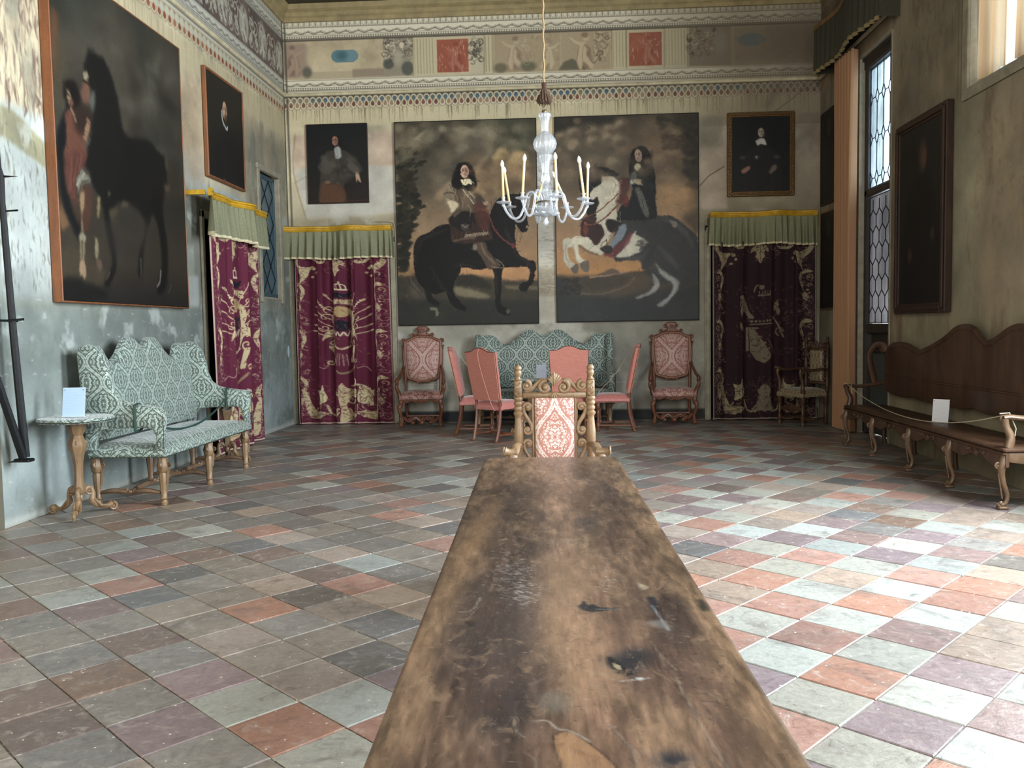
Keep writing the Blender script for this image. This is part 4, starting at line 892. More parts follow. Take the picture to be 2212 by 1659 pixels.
def art_pinto():
    c = Cv(2.08, 2.99, 165, (84, 74, 58)); t = Tr(c, 44, 45, 1121, 1599)
    grad(c, [(0, (64, 56, 42)), (.2, (104, 86, 64)), (.45, (140, 112, 82)), (.6, (166, 124, 84)), (.68, (178, 128, 80)), (.76, (190, 132, 76)), (.79, (84, 70, 52)), (1, (52, 54, 52))])
    t.clouds(50, (40, 40, 560, 620), [(84, 74, 58), (112, 98, 76), (66, 60, 48)], 80, 11, .55); t.clouds(40, (560, 40, 1110, 500), [(128, 102, 74), (92, 76, 58), (146, 118, 86)], 80, 12, .5)
    for x, y, r in ((340, 160, 52), (330, 230, 56), (90, 190, 50), (180, 160, 60), (460, 140, 66), (440, 210, 52), (540, 120, 60), (530, 230, 70), (480, 400, 60), (180, 250, 44)): t.ell(x, y, r, r*.85, (138, 118, 90), 20, .7); t.ell(x-10, y-12, r*.5, r*.45, (166, 146, 112), 14, .6); t.ell(x+16, y+24, r*.6, r*.5, (84, 70, 54), 16, .6)
    t.poly([(40, 40), (440, 45), (500, 90), (400, 110), (330, 90), (200, 110), (40, 150)], (42, 38, 30), 16, .8); t.poly([(140, 250), (200, 215), (220, 230), (180, 290), (150, 280)], (178, 160, 126), 8, .7)
    rg = random.Random(9)
    for k in range(150): y = 60+rg.random()*760; t.ell(1125-rg.random()*110*(1.3-y/1000), y, 20+rg.random()*20, 14+rg.random()*12, rg.choice([(50, 44, 34), (62, 54, 42)]), 8, .6)
    for k in range(60): t.ell(860+rg.random()*160, 200+rg.random()*110, 18, 10, (72, 58, 44), 7, .6)
    for k in range(50): t.ell(830+rg.random()*260, 60+rg.random()*90, 24, 14, (60, 52, 40), 9, .6)
    t.poly([(1120, 600), (1075, 650), (1050, 720), (1010, 820), (1060, 900), (1120, 940)], (84, 70, 52), 14, .9); t.clouds(30, (850, 600, 1060, 800), [(196, 150, 98), (176, 134, 90)], 60, 14, .5)
    # distance
    t.poly([(40, 1255), (330, 1255), (420, 1225), (470, 1200), (520, 1230), (700, 1220), (1125, 1180), (1125, 1600), (40, 1620)], (74, 64, 52), 6, .9, False); t.line([(300, 1262), (450, 1248), (560, 1225)], 14, (176, 134, 110), .8, 5); t.poly([(380, 1240), (460, 1195), (530, 1240)], (104, 84, 70), 5, .9)
    t.poly([(40, 1260), (110, 1290), (180, 1360), (340, 1370), (520, 1330), (620, 1270), (760, 1260), (700, 1380), (480, 1420), (200, 1400), (60, 1380)], (92, 76, 58), 10, .7); t.line([(180, 1370), (350, 1395), (560, 1340), (640, 1270)], 12, (130, 112, 86), .6, 6)
    t.poly([(44, 1250), (100, 1260), (200, 1400), (500, 1420), (1125, 1330), (1125, 1600), (44, 1620)], (50, 54, 54), 18, .85, False)
    for k in range(60): t.ell(60+rg.random()*170, 1270+rg.random()*120, 14, 9, (48, 44, 36), 4, .7)
    W = (206, 196, 168); Kk = (34, 28, 26)
    # hind quarters and hind legs
    t.poly([(500, 830), (640, 800), (800, 805), (890, 805), (950, 825), (1020, 880), (1075, 930), (1118, 990), (1122, 1250), (1040, 1230), (960, 1240), (860, 1210), (790, 1170), (740, 1200), (690, 1200), (680, 1145), (560, 1140), (480, 1120)], (58, 56, 54), 4); t.poly([(700, 1140), (880, 1180), (1118, 1200), (1122, 1300), (980, 1330), (820, 1300), (720, 1240)], (56, 56, 56), 12, .9)
    t.poly([(790, 1150), (830, 1200), (870, 1235), (930, 1270), (965, 1300), (975, 1350), (945, 1400), (900, 1455), (850, 1495), (805, 1490), (815, 1475), (880, 1430), (925, 1370), (925, 1320), (880, 1290), (830, 1240)], (150, 148, 142), 6, .9); t.poly([(770, 1240), (810, 1280), (825, 1340), (780, 1380), (700, 1420), (645, 1432), (650, 1415), (730, 1385), (785, 1340), (780, 1300)], (140, 138, 130), 6, .85)
    t.poly([(660, 920), (640, 930), (740, 1000), (735, 1020), (690, 1070), (650, 1085), (600, 1110), (500, 1112), (540, 1060), (600, 960)], (196, 188, 164), 4); t.poly([(900, 840), (950, 850), (965, 880), (940, 895)], (150, 136, 112), 4, .9)
    for k in range(24): t.ell(640+rg.random()*120, 990+rg.random()*100*(1 if k % 2 else .6), 16, 12, (58, 54, 52), 4, .5)
    # chest, neck and head
    t.poly([(300, 500), (400, 490), (470, 490), (530, 560), (545, 640), (500, 720), (520, 800), (540, 830), (470, 940), (400, 1030), (330, 1010), (300, 900), (300, 700)], W, 3); t.poly([(480, 500), (535, 570), (530, 640), (490, 700), (470, 620), (480, 560)], (226, 214, 182), 6, .8)
    for q in ([(500, 560), (530, 590), (510, 640), (535, 680)], [(470, 520), (500, 560), (480, 620)], [(490, 640), (500, 700), (480, 740)]): t.line(q, 7, (150, 136, 108), .6, 3)
    t.poly([(225, 480), (240, 420), (255, 392), (272, 425), (330, 425), (352, 400), (365, 425), (430, 430), (480, 455), (530, 490), (500, 500), (440, 500), (398, 500), (385, 560), (330, 600), (300, 640), (320, 670), (360, 650), (372, 700), (350, 760), (345, 830), (290, 800), (270, 700), (240, 640), (225, 560)], Kk, 3)
    t.poly([(300, 640), (330, 590), (390, 560), (360, 640), (320, 670)], W, 3, .9); t.poly([(240, 820), (290, 790), (345, 800), (345, 850), (300, 870), (250, 860)], (70, 42, 36), 5, .9)
    t.poly([(230, 860), (260, 820), (330, 840), (390, 870), (412, 930), (400, 960), (360, 1015), (330, 1018), (285, 990), (300, 965), (250, 962), (232, 920)], (58, 38, 34), 4); t.ell(268, 905, 20, 40, (150, 60, 48), 8, .6); t.ell(265, 850, 10, 10, (170, 90, 70), 4, .7)
    t.poly([(420, 850), (440, 822), (500, 830), (540, 850), (520, 900), (470, 925), (435, 900)], (40, 32, 30), 4)
    # forelegs
    t.poly([(330, 1010), (300, 965), (240, 950), (200, 943), (165, 958), (160, 1000), (172, 1040), (185, 1070), (190, 1120), (215, 1165), (245, 1205), (285, 1220), (296, 1180), (275, 1140), (240, 1120), (218, 1080), (212, 1040), (225, 1010), (270, 1040), (340, 1080), (390, 1092), (410, 1060)], W, 3); t.poly([(215, 1160), (245, 1140), (280, 1130), (297, 1170), (288, 1220), (245, 1208)], (110, 96, 80), 3)
    t.poly([(165, 962), (130, 958), (100, 968), (92, 1000), (95, 1050), (98, 1120), (115, 1160), (150, 1200), (170, 1230), (205, 1225), (208, 1180), (170, 1150), (140, 1120), (130, 1060), (135, 1030), (165, 1020)], (190, 182, 158), 3); t.poly([(150, 1195), (185, 1160), (210, 1175), (206, 1225), (170, 1230)], (104, 92, 78), 3)
    t.line([(215, 1020), (280, 1060), (360, 1090)], 16, (96, 84, 70), .6, 6); t.line([(175, 1010), (180, 1090), (205, 1140)], 10, (150, 138, 114), .6, 4); t.line([(120, 1010), (112, 1090), (135, 1140)], 8, (140, 128, 106), .6, 4)
    # rider
    t.poly([(600, 480), (660, 440), (780, 470), (800, 560), (800, 700), (808, 810), (740, 830), (560, 835), (505, 820), (540, 720), (600, 690), (625, 590)], (28, 28, 28), 3); t.poly([(640, 590), (690, 600), (750, 780), (730, 820), (690, 740)], (96, 94, 86), 4, .9)
    for k in range(3): t.line([(655+k*16, 600), (690+k*14, 690), (725+k*12, 790)], 4, (140, 134, 116), .6, 1.5)
    t.poly([(520, 520), (610, 515), (600, 600), (560, 700), (500, 690), (530, 620)], (84, 42, 36), 6, .85); t.ell(578, 690, 22, 46, (116, 44, 38), 6, .8)
    t.poly([(618, 470), (650, 470), (660, 520), (625, 560), (610, 590), (612, 530)], (96, 104, 106), 4, .95); t.poly([(630, 530), (680, 525), (715, 560), (700, 575), (650, 560)], (196, 168, 132), 3); t.ell(625, 545, 16, 20, (210, 204, 186), 4, .8); t.poly([(690, 540), (780, 560), (790, 600), (720, 600)], (40, 40, 40), 5, .9)
    t.poly([(600, 480), (605, 400), (618, 330), (645, 290), (690, 275), (735, 290), (765, 340), (780, 420), (792, 480), (788, 545), (755, 530), (720, 490), (690, 440), (640, 440), (625, 480)], (24, 20, 18), 4)
    face(t, 672, 348, 27, 48, (206, 166, 136), (40, 28, 24), -.35); t.poly([(640, 425), (660, 408), (682, 412), (690, 440), (668, 462), (645, 450)], (214, 200, 162), 3, 1, False)
    for k in range(60): x = 612+rg.random()*170; y = 300+rg.random()*230; 
    for k in range(70):
        s = rg.choice((-1, 1)); x = 690+s*(45+rg.random()*55); y = 300+rg.random()*220; t.line([(x, y), (x+s*9, y+10), (x-s*2, y+22)], 4, (58, 46, 38), .5, 1.5)
    t.poly([(630, 925), (600, 1000), (540, 1060), (480, 1112), (400, 1090), (440, 1050), (540, 1000), (590, 940)], (112, 50, 54), 5, .85)
    t.poly([(520, 880), (545, 862), (578, 870), (572, 930), (540, 980), (490, 1030), (462, 1062), (440, 1055), (455, 1000), (500, 940)], (122, 132, 140), 4); t.poly([(375, 1040), (430, 1020), (465, 1030), (475, 1065), (430, 1090), (390, 1060)], (52, 48, 46), 3)
    t.line([(425, 980), (390, 1005), (378, 1045)], 6, (90, 72, 50), .9, 1.5); t.line([(425, 980), (432, 1020)], 6, (90, 72, 50), .9, 1.5); t.line([(500, 890), (440, 965)], 6, (120, 60, 50), .8, 1.5)
    t.line([(275, 860), (340, 855), (430, 800), (510, 720)], 12, (124, 66, 44), .95, 1.5); t.line([(270, 800), (350, 770), (430, 710), (520, 630)], 9, (124, 66, 44), .95, 1.5)
    for q in ([(850, 830), (950, 870), (1030, 950), (1080, 1040)], [(560, 1120), (680, 1120), (740, 1060)], [(820, 1040), (900, 1120), (960, 1200)], [(300, 560), (270, 620), (260, 700)]): t.line(q, (12, 40, 12), (96, 94, 92), .5, 18)
    for k in range(80): x = 420+rg.random()*120; y = 500+rg.random()*330; t.line([(x, y), (x+10-rg.random()*20, y+26)], (2, 7, 2), (236, 226, 196) if rg.random() < .5 else (160, 146, 118), .5, 2)
    for k in range(40): x = 620+rg.random()*170; y = 490+rg.random()*320; t.line([(x, y), (x+8-rg.random()*16, y+44)], (2, 7, 2), (58, 58, 58) if rg.random() < .6 else (14, 14, 14), .6, 3)
    t.clouds(50, (60, 60, 1000, 520), [(168, 138, 102), (72, 60, 46), (146, 122, 92)], 48, 41, .5)
    for q in ([(840, 1240), (920, 1290), (945, 1350), (900, 1430), (830, 1490)], [(780, 1250), (815, 1320), (760, 1390), (660, 1425)]): t.line(q, (10, 30, 10), (170, 168, 160), .5, 8)
    c.mottle(.5, .12, 92); c.mottle(.12, .08, 93); return c.painterly(193)

def art_woman_horse():
    """canvas seen in steep perspective: points are (metres along, metres down)"""
    c = Cv(2.36, 2.72, 120, (74, 72, 62)); M = cam_o.matrix_world
    grad(c, [(0, (82, 84, 70)), (.3, (96, 90, 74)), (.6, (80, 72, 60)), (.85, (86, 74, 58)), (1, (48, 46, 42))])
    def T(pts):
        r = []
        for px, py in pts:
            d = M.to_3x3() @ Vector(((px-1106)/FPX, -(py-829.5)/FPX, -1)); k = (XL+.09-0)/d[0]; r.append((d[1]*k-6.77, 4.40-(CAM_H+d[2]*k)))
        return r
    def crA(p): return [(90+x*.205, y*.205) for x, y in p]          # upper half crop
    def crB(p): return [(90+x*.2109, 330+y*.2109) for x, y in p]    # lower half crop
    def pa(p, col, b=.012, a=1.0): c.poly(T(crA(p)), col, b, a, sm=True)
    def pb(p, col, b=.012, a=1.0): c.poly(T(crB(p)), col, b, a, sm=True)
    def la(p, w, col, a=1.0, b=.006): c.line(T(crA(p)), w, col, a, b)
    def lb(p, w, col, a=1.0, b=.006): c.line(T(crB(p)), w, col, a, b)
    clouds(c, 60, (0, 0, 2.3, 1.8), [(128, 124, 104), (54, 54, 48), (116, 100, 80)], .26, 21, .55); clouds(c, 26, (1.2, .5, 2.3, 1.5), [(150, 144, 122), (60, 56, 48)], .14, 23, .5)
    pa([(75, 90), (150, 130), (150, 400), (150, 760), (110, 780), (90, 400)], (172, 104, 62), .03, .9); pa([(150, 400), (240, 500), (250, 900), (140, 1150), (110, 800)], (122, 104, 72), .06, .7)
    for q in ([(750, 530), (790, 525), (820, 560)], [(1110, 690), (1160, 740), (1220, 760)], [(1130, 860), (1180, 910)], [(850, 1070), (930, 1120)], [(1190, 700), (1240, 600)], [(1320, 850), (1390, 820)]): la(q, .09, (140, 134, 114), .5, .05)
    pb([(150, 560), (270, 740), (190, 800), (170, 640)], (170, 120, 76), .015, .9); pb([(170, 450), (215, 560), (270, 740), (180, 740)], (176, 124, 78), .02, .8)
    pb([(190, 990), (380, 1000), (620, 1190), (760, 1280), (600, 1360), (210, 1330)], (104, 88, 64), .03, .8)
    pb([(210, 1290), (380, 1300), (480, 1360), (560, 1370), (680, 1500), (220, 1520)], (34, 34, 32), .02, .95)
    K = (28, 28, 27)
    # horse
    pa([(470, 560), (485, 480), (505, 560), (520, 510), (560, 570), (640, 620), (700, 740), (750, 880), (790, 1040), (815, 1180), (850, 1370), (920, 1450), (1060, 1465), (1150, 1510), (1230, 1660), (1240, 1800), (480, 1800), (500, 1500), (520, 1200), (550, 980), (500, 960), (470, 820), (430, 740)], K, .02)
    pb([(450, 0), (1180, 0), (1260, 150), (1280, 300), (1250, 450), (1240, 640), (1270, 880), (1290, 1100), (1270, 1380), (1180, 1460), (1190, 1300), (1225, 1150), (1200, 850), (1140, 640), (1080, 780), (1040, 1000), (1020, 1250), (980, 1250), (1000, 1000), (1060, 780), (970, 600), (880, 520), (790, 520), (700, 590), (690, 700), (740, 900), (760, 1080), (730, 1290), (650, 1400), (650, 1300), (720, 1150), (690, 980), (640, 720), (600, 500), (500, 300)], K, .02)
    pb([(1250, 0), (1390, 150), (1380, 300), (1260, 400), (1290, 200)], (74, 62, 48), .04, .7); pb([(1250, 340), (1300, 330), (1305, 400), (1260, 400)], (130, 108, 80), .015, .7)
    pb([(830, 500), (880, 520), (860, 570), (800, 540)], (130, 106, 84), .012, .8); pb([(680, 600), (780, 570), (760, 640), (710, 700)], (110, 96, 66), .015, .8); pb([(670, 400), (700, 420), (675, 460)], (130, 122, 104), .01, .7)
    pb([(600, 700), (700, 1000), (760, 1100), (1000, 1050), (1090, 900), (1180, 850), (950, 560), (850, 600), (720, 720)], (74, 68, 60), .04, .55)
    lb([(1215, 1220), (1205, 1320), (1180, 1370)], .03, (170, 164, 150), .9); lb([(1010, 1100), (1010, 1240)], .035, (120, 112, 98), .7); lb([(690, 1230), (660, 1300)], .02, (130, 120, 104), .7); lb([(1320, 1370), (1295, 1440)], .012, (140, 134, 120), .7)
    # horse head lit side
    pa([(465, 740), (430, 830), (440, 850), (475, 850), (485, 800)], (206, 184, 140), .01); pa([(425, 880), (480, 870), (500, 1000), (480, 1110), (420, 1090), (405, 960)], (170, 112, 84), .015); pa([(530, 960), (555, 1000), (540, 1170), (495, 1180), (500, 1060)], (140, 146, 132), .02, .8); la([(430, 855), (470, 880), (485, 900)], .02, (60, 40, 30), .8)
    la([(440, 780), (455, 830)], .03, (226, 204, 160), .8)
    # woman: dark cloak, head, tunic, legs
    pa([(150, 1380), (230, 1180), (300, 1150), (260, 1400), (240, 1660), (150, 1660)], (24, 28, 34), .02); pb([(150, 0), (230, 0), (240, 300), (300, 560), (400, 760), (380, 920), (300, 760), (215, 560), (170, 300)], (28, 30, 32), .02)
    pa([(215, 950), (225, 870), (290, 840), (350, 880), (390, 1020), (400, 1130), (330, 1180), (260, 1180), (240, 1080), (215, 1010)], (34, 28, 26), .02); pa([(245, 935), (290, 990), (300, 1060), (275, 1120), (255, 1040)], (222, 186, 136), .01); pa([(285, 1060), (320, 1060), (325, 1130), (300, 1140)], (180, 110, 84), .01)
    la([(252, 1000), (268, 1005)], .018, (70, 40, 30), .9); la([(268, 1070), (282, 1075)], .016, (150, 70, 56), .9)
    pa([(230, 1230), (280, 1160), (360, 1180), (480, 1200), (500, 1300), (470, 1450), (440, 1520), (460, 1660), (235, 1660), (255, 1480)], (168, 98, 72), .015); pa([(340, 1130), (420, 1110), (520, 1170), (510, 1400), (440, 1440), (360, 1400), (330, 1250)], (66, 46, 38), .03, .9); la([(300, 1150), (330, 1220), (350, 1280)], .03, (214, 170, 130), .8)
    pa([(465, 1240), (500, 1290), (495, 1380), (460, 1480), (420, 1460), (440, 1400), (455, 1330)], (216, 160, 116), .008); la([(470, 1270), (490, 1320)], .012, (120, 70, 50), .7)
    pb([(225, 0), (440, 0), (430, 130), (350, 260), (340, 420), (380, 520), (330, 520), (260, 420), (230, 250)], (150, 82, 66), .02); pb([(300, 20), (400, 40), (360, 260), (300, 400)], (120, 62, 52), .04, .6)
    for q in ([(360, 60), (320, 300)], [(300, 60), (280, 380)], [(400, 20), (380, 160)]): lb(q, .02, (196, 124, 98), .5, .01)
    pb([(345, 300), (400, 180), (440, 220), (490, 300), (430, 330), (370, 430), (350, 350)], (176, 172, 144), .01); lb([(350, 340), (400, 260), (430, 220)], .02, (226, 220, 190), .8); lb([(370, 430), (400, 330), (470, 290)], .015, (90, 88, 74), .8)
    pb([(385, 360), (480, 350), (510, 460), (500, 600), (470, 800), (420, 830), (390, 720), (380, 560)], (116, 74, 56), .02); pb([(385, 420), (430, 400), (425, 560), (405, 640), (415, 800), (398, 800), (395, 620), (380, 520)], (222, 178, 124), .01); pb([(290, 480), (360, 500), (380, 760), (330, 650)], (104, 70, 52), .02, .7)
    pb([(375, 850), (410, 820), (450, 880), (430, 920), (380, 910)], (206, 192, 156), .01); pb([(385, 920), (430, 920), (430, 1120), (385, 1130)], (184, 164, 120), .01); lb([(408, 920), (405, 1120)], .02, (110, 90, 62), .6); pb([(385, 1130), (430, 1120), (450, 1250), (425, 1300), (405, 1260), (385, 1270), (375, 1220)], (226, 182, 132), .008)
    pb([(565, 450), (595, 480), (585, 620), (568, 700), (560, 600)], (206, 176, 112), .01, .9); pb([(540, 880), (565, 900), (575, 1030), (550, 1100), (540, 1000)], (206, 188, 142), .01, .9); pb([(550, 1100), (600, 1100), (610, 1180), (585, 1220), (560, 1170)], (150, 118, 88), .012, .9)
    c.a *= .60; c.mottle(.6, .12, 95); c.mottle(.14, .07, 96); return c.painterly(195, 1800)

def art_portrait(kind, w, h):
    c = Cv(w, h, 150, (26, 26, 26)); t = Tr(c, 0, 0, 1000, 1000*h/w); H = 1000*h/w
    if kind == 'wig':
        grad(c, [(0, (20, 24, 24)), (.6, (30, 30, 28)), (1, (44, 32, 26))]); 
        t.poly([(200, 760*1.25), (230, 640), (300, 470), (400, 420), (600, 420), (760, 520), (900, 700), (880, 800), (600, 1000), (560, H), (200, H)], (62, 56, 48), 10); t.poly([(180, H), (230, 960), (420, 960), (600, 1040), (600, H)], (96, 60, 40), 16, .95)
        t.clouds(30, (260, 480, 800, 960), [(84, 78, 66), (44, 40, 36)], 60, 31, .6); t.poly([(160, 700), (260, 560), (400, 620), (420, 760), (280, 800)], (80, 76, 66), 12, .7); t.poly([(380, 200), (410, 160), (520, 160), (560, 230), (570, 380), (420, 400), (390, 330)], (24, 20, 20), 10)
        face(t, 470, 265, 50, 78, (168, 116, 92), (30, 20, 20), -.2); t.poly([(455, 380), (540, 360), (570, 480), (560, 540), (500, 560), (470, 540)], (178, 178, 170), 8, .9); t.line([(500, 400), (510, 540)], 8, (110, 110, 104), .7, 3)
        t.poly([(810, 780), (850, 800), (880, 900), (890, 960), (850, 930), (830, 900), (820, 960), (800, 880)], (190, 150, 116), 6); t.poly([(720, 600), (850, 720), (860, 800), (780, 800), (660, 680)], (100, 92, 80), 12, .7); t.ell(330, 940, 50, 26, (140, 110, 84), 8, .7)
        for q in ([(520, 560), (540, 700), (560, 860)], [(420, 620), (460, 800)]): t.line(q, 6, (120, 110, 90), .5, 3)
        t.line([(560, H-20), (1000, H-30)], 10, (104, 50, 34), .6, 4)
    elif kind == 'star':
        grad(c, [(0, (22, 24, 26)), (1, (30, 30, 30))]); t.poly([(200, H), (180, 760), (300, 560), (450, 500), (700, 560), (820, 760), (840, H)], (36, 34, 34), 14)
        t.poly([(420, 200), (500, 170), (570, 220), (590, 400), (420, 420)], (34, 30, 30), 16); face(t, 500, 270, 52, 80, (176, 160, 140), (50, 44, 42), 0, (140, 100, 90)); t.poly([(400, 420), (460, 380), (540, 370), (580, 420), (590, 490), (500, 470), (440, 490)], (206, 204, 190), 7)
        t.poly([(150, 930), (220, 880), (300, 850), (310, 900), (240, 960), (180, 980)], (176, 116, 96), 8, .9); t.poly([(640, 960), (700, 860), (760, 840), (780, 900), (720, 960), (670, 1000)], (128, 108, 92), 8, .8)
        for k in range(8): a = k*PI/4; t.line([(420, 700), (420+38*math.cos(a), 700+38*math.sin(a))], (10, 3), (190, 184, 170), .9, 2)
        for x in (180, 780): t.ell(x, 700, 50, 30, (96, 88, 76), 16, .6)
    elif kind == 'ruff':
        grad(c, [(0, (30, 29, 25)), (1, (24, 24, 22))]); t.poly([(150, H), (170, 700), (320, 520), (600, 480), (800, 640), (860, H)], (22, 22, 24), 14); t.ell(480, 250, 80, 60, (30, 22, 18), 14)
        face(t, 480, 310, 62, 96, (196, 150, 116), (40, 26, 22), .2); t.ell(505, 390, 46, 40, (74, 44, 32), 12, .85); t.line([(400, 330), (410, 430), (520, 500), (540, 470)], 26, (190, 192, 190), .95, 6)
        t.poly([(400, 1040), (460, 1080), (500, 1150), (440, 1160), (390, 1100)], (150, 112, 86), 10, .8); t.ell(830, 1200, 50, 34, (140, 104, 80), 12, .8)
    elif kind == 'brown':
        grad(c, [(0, (44, 40, 38)), (1, (34, 32, 32))]); t.poly([(100, H), (140, 800), (330, 560), (560, 500), (820, 700), (900, H)], (32, 28, 28), 30); t.ell(560, 300, 90, 150, (92, 66, 52), 30, .8); t.ell(590, 330, 50, 90, (120, 84, 64), 24, .6); t.ell(270, 1250, 60, 70, (86, 60, 48), 24, .7); t.ell(800, 1080, 46, 60, (80, 58, 46), 20, .7)
    else:
        grad(c, [(0, (38, 36, 34)), (1, (30, 30, 30))]); t.ell(500, 320, 110, 160, (84, 66, 54), 40, .7); t.poly([(150, H), (250, 700), (500, 560), (800, 700), (850, H)], (44, 38, 36), 40)
    c.mottle(.3, .1, 97); return c.painterly(197, 900, .035, .003)

def picture(name, label, cv, wall, a, z0, off, depth, framew, mat_frame, side_mat=None, ornament=False):
    """hang a canvas: wall 'back'/'left'/'right', a = start along the wall, z0 = bottom"""
    w, h = cv.w, cv.h
    if wall == 'back': org = Vector((a+w/2, YB-off, z0)); ux = Vector((1, 0, 0)); nz = Vector((0, -1, 0)); rz = 0
    elif wall == 'left': org = Vector((XL+off, a+w/2, z0)); rz = PI/2
    else: org = Vector((XR-off, a+w/2, z0)); rz = -PI/2
    r = empty(name, org, rz, label, 'painting')
    # local frame: x along the picture (as seen), -y towards the room, z up
    f = framew; b = MB()
    for x in (-w/2-f/2, w/2+f/2):
        b.box((x, -depth/2, h/2), (f, depth, h+2*f), bev=min(.008, f*.3))
    for zz in (-f/2, h+f/2): b.box((0, -depth/2-.0008, zz), (w+.004, depth-.0004, f-.001), bev=min(.008, f*.3))
    if framew > .05:
        for x in (-w/2-f*.5, w/2+f*.5): b.box((x, -depth-.008, h/2), (f*.45, .02, h+f*1.1), bev=.006)
        for zz in (-f*.5, h+f*.5): b.box((0, -depth-.0075, zz), (w+f*.54, .019, f*.44), bev=.006)
    if ornament:
        n = 22
        for k in range(n):
            for s in (-1, 1):
                zz = h*(k+.5)/n; b.tube([(s*(w/2+f/2)-.018, -depth-.012, zz-.012), (s*(w/2+f/2), -depth-.022, zz+.01), (s*(w/2+f/2)+.018, -depth-.012, zz-.008)], .006, 5)
        for k in range(18):
            for zz in (-f/2, h+f/2):
                x = -w/2+w*(k+.5)/18; b.tube([(x-.018, -depth-.012, zz-.01), (x, -depth-.022, zz+.01), (x+.018, -depth-.012, zz-.008)], .006, 5)
    b.build('frame', mat_frame, r, smooth=30)
    yy = -depth+min(.012, framew*.3)
    canvas_mesh('canvas', cv, M_canvas, lambda U, V: (U-w/2, np.full_like(U, yy), h-V), r)
    MB().box((0, -depth*.4, h/2), (w, depth*.5, h)).build('backing_board', M_edge_black, r, smooth=0)
    return r
picture('equestrian_painting', 'large painting of a long-haired rider on a black horse, left of the chandelier', art_black_horse(), 'back', -2.42, 1.485, .012, .045, .012, M_edge_black)
picture('equestrian_painting', 'large painting of a rider on a rearing black and white horse, right of the chandelier', art_pinto(), 'back', -.045, 1.495, .012, .045, .012, M_edge_black)
picture('portrait_painting', 'dark portrait of a seated person in a pale cravat above the back left curtain', art_portrait('wig', .9, 1.15), 'back', -3.75, 3.335, .008, .035, .014, M_frame_dark)
picture('portrait_painting', 'dark portrait in a carved gilt frame above the back right curtain', art_portrait('star', .82, 1.06), 'back', 2.53, 3.345, .01, .05, .075, M_gilt_dark, ornament=True)
picture('horse_painting', 'huge left wall painting of a red-robed figure beside a dark horse', art_woman_horse(), 'left', 6.79, 1.69, .006, .085, .014, M_frame_brown)
picture('portrait_painting', 'small dark portrait in a thin brown frame above the left wall curtain', art_portrait('ruff', 1.13, 1.2), 'left', 9.94, 3.25, .006, .05, .03, M_frame_brown)
picture('portrait_painting', 'tall blackened painting in a wide dark frame above the walnut bench', art_portrait('brown', 1.05, 1.82), 'right', 8.77, 1.60, .01, .07, .11, M_frame_dark)
M_goldline = m_wood('thin_gold_frame', (110, 82, 44), (150, 114, 62), 14, .4)
picture('portrait_painting', 'upper of two dark paintings half hidden by the tan window curtain', art_portrait('plain', .74, 1.26), 'right', 12.08, 3.10, .008, .04, .02, M_frame_dark)
picture('portrait_painting', 'lower dark painting with a thin gold frame, half hidden by the tan window curtain', art_portrait('plain2', .74, 1.34), 'right', 12.08, 1.62, .008, .04, .02, M_goldline)
# ================================================================== WINDOWS, CURTAINS, IRONWORK
def m_glass(name, tint, alpha, rough=.08, wav=6, var=.25):
    t = NT(name); o = t.obj(); n = t.noise(o, wav, 3, .6, 1.0); n2 = t.noise(t.scalev(o, (1, 1, .4)), 2.2, 3, .6)
    c = t.mix(t.n('ShaderNodeMapRange', {0: n2, 1: .35, 2: .65}).outputs[0], lin(tint), tuple(x*(1-var) for x in lin(tint)))
    tr = t.n('ShaderNodeBsdfTransparent', {0: c}); tl = t.n('ShaderNodeBsdfTranslucent', {0: c}); gl = t.n('ShaderNodeBsdfGlossy', {0: (1, 1, 1, 1), 1: rough, 'Normal': t.bump(n, .4, .01)})
    m1 = t.n('ShaderNodeMixShader', {0: alpha, 1: tr.outputs[0], 2: tl.outputs[0]}); m2 = t.n('ShaderNodeMixShader', {0: .06, 1: m1.outputs[0], 2: gl.outputs[0]})
    t.t.links.new(m2.outputs[0], t.out.inputs[0]); return t.m
def m_cloth_lit(name, c, tr=.45, sheer=0.0):
    t = NT(name); o = t.obj(); n = t.noise(o, 90, 3, .6); l = lin(c)
    cc = t.mix(n, l, tuple(x*.8 for x in l)); d = t.n('ShaderNodeBsdfDiffuse', {0: cc, 'Normal': t.bump(n, .2, .002)}); tl = t.n('ShaderNodeBsdfTranslucent', {0: cc})
    m = t.n('ShaderNodeMixShader', {0: tr, 1: d.outputs[0], 2: tl.outputs[0]})
    if sheer: m = t.n('ShaderNodeMixShader', {0: sheer, 1: m.outputs[0], 2: t.n('ShaderNodeBsdfTransparent', {0: (1, .9, .78, 1)}).outputs[0]})
    t.t.links.new(m.outputs[0], t.out.inputs[0]); return t.m
M_lead = m_plain('lead_came', (30, 36, 42), .5, .1, metallic=.6)
M_darkwood = m_wood('dark_window_wood', (34, 30, 28), (62, 54, 48), 10, .5)

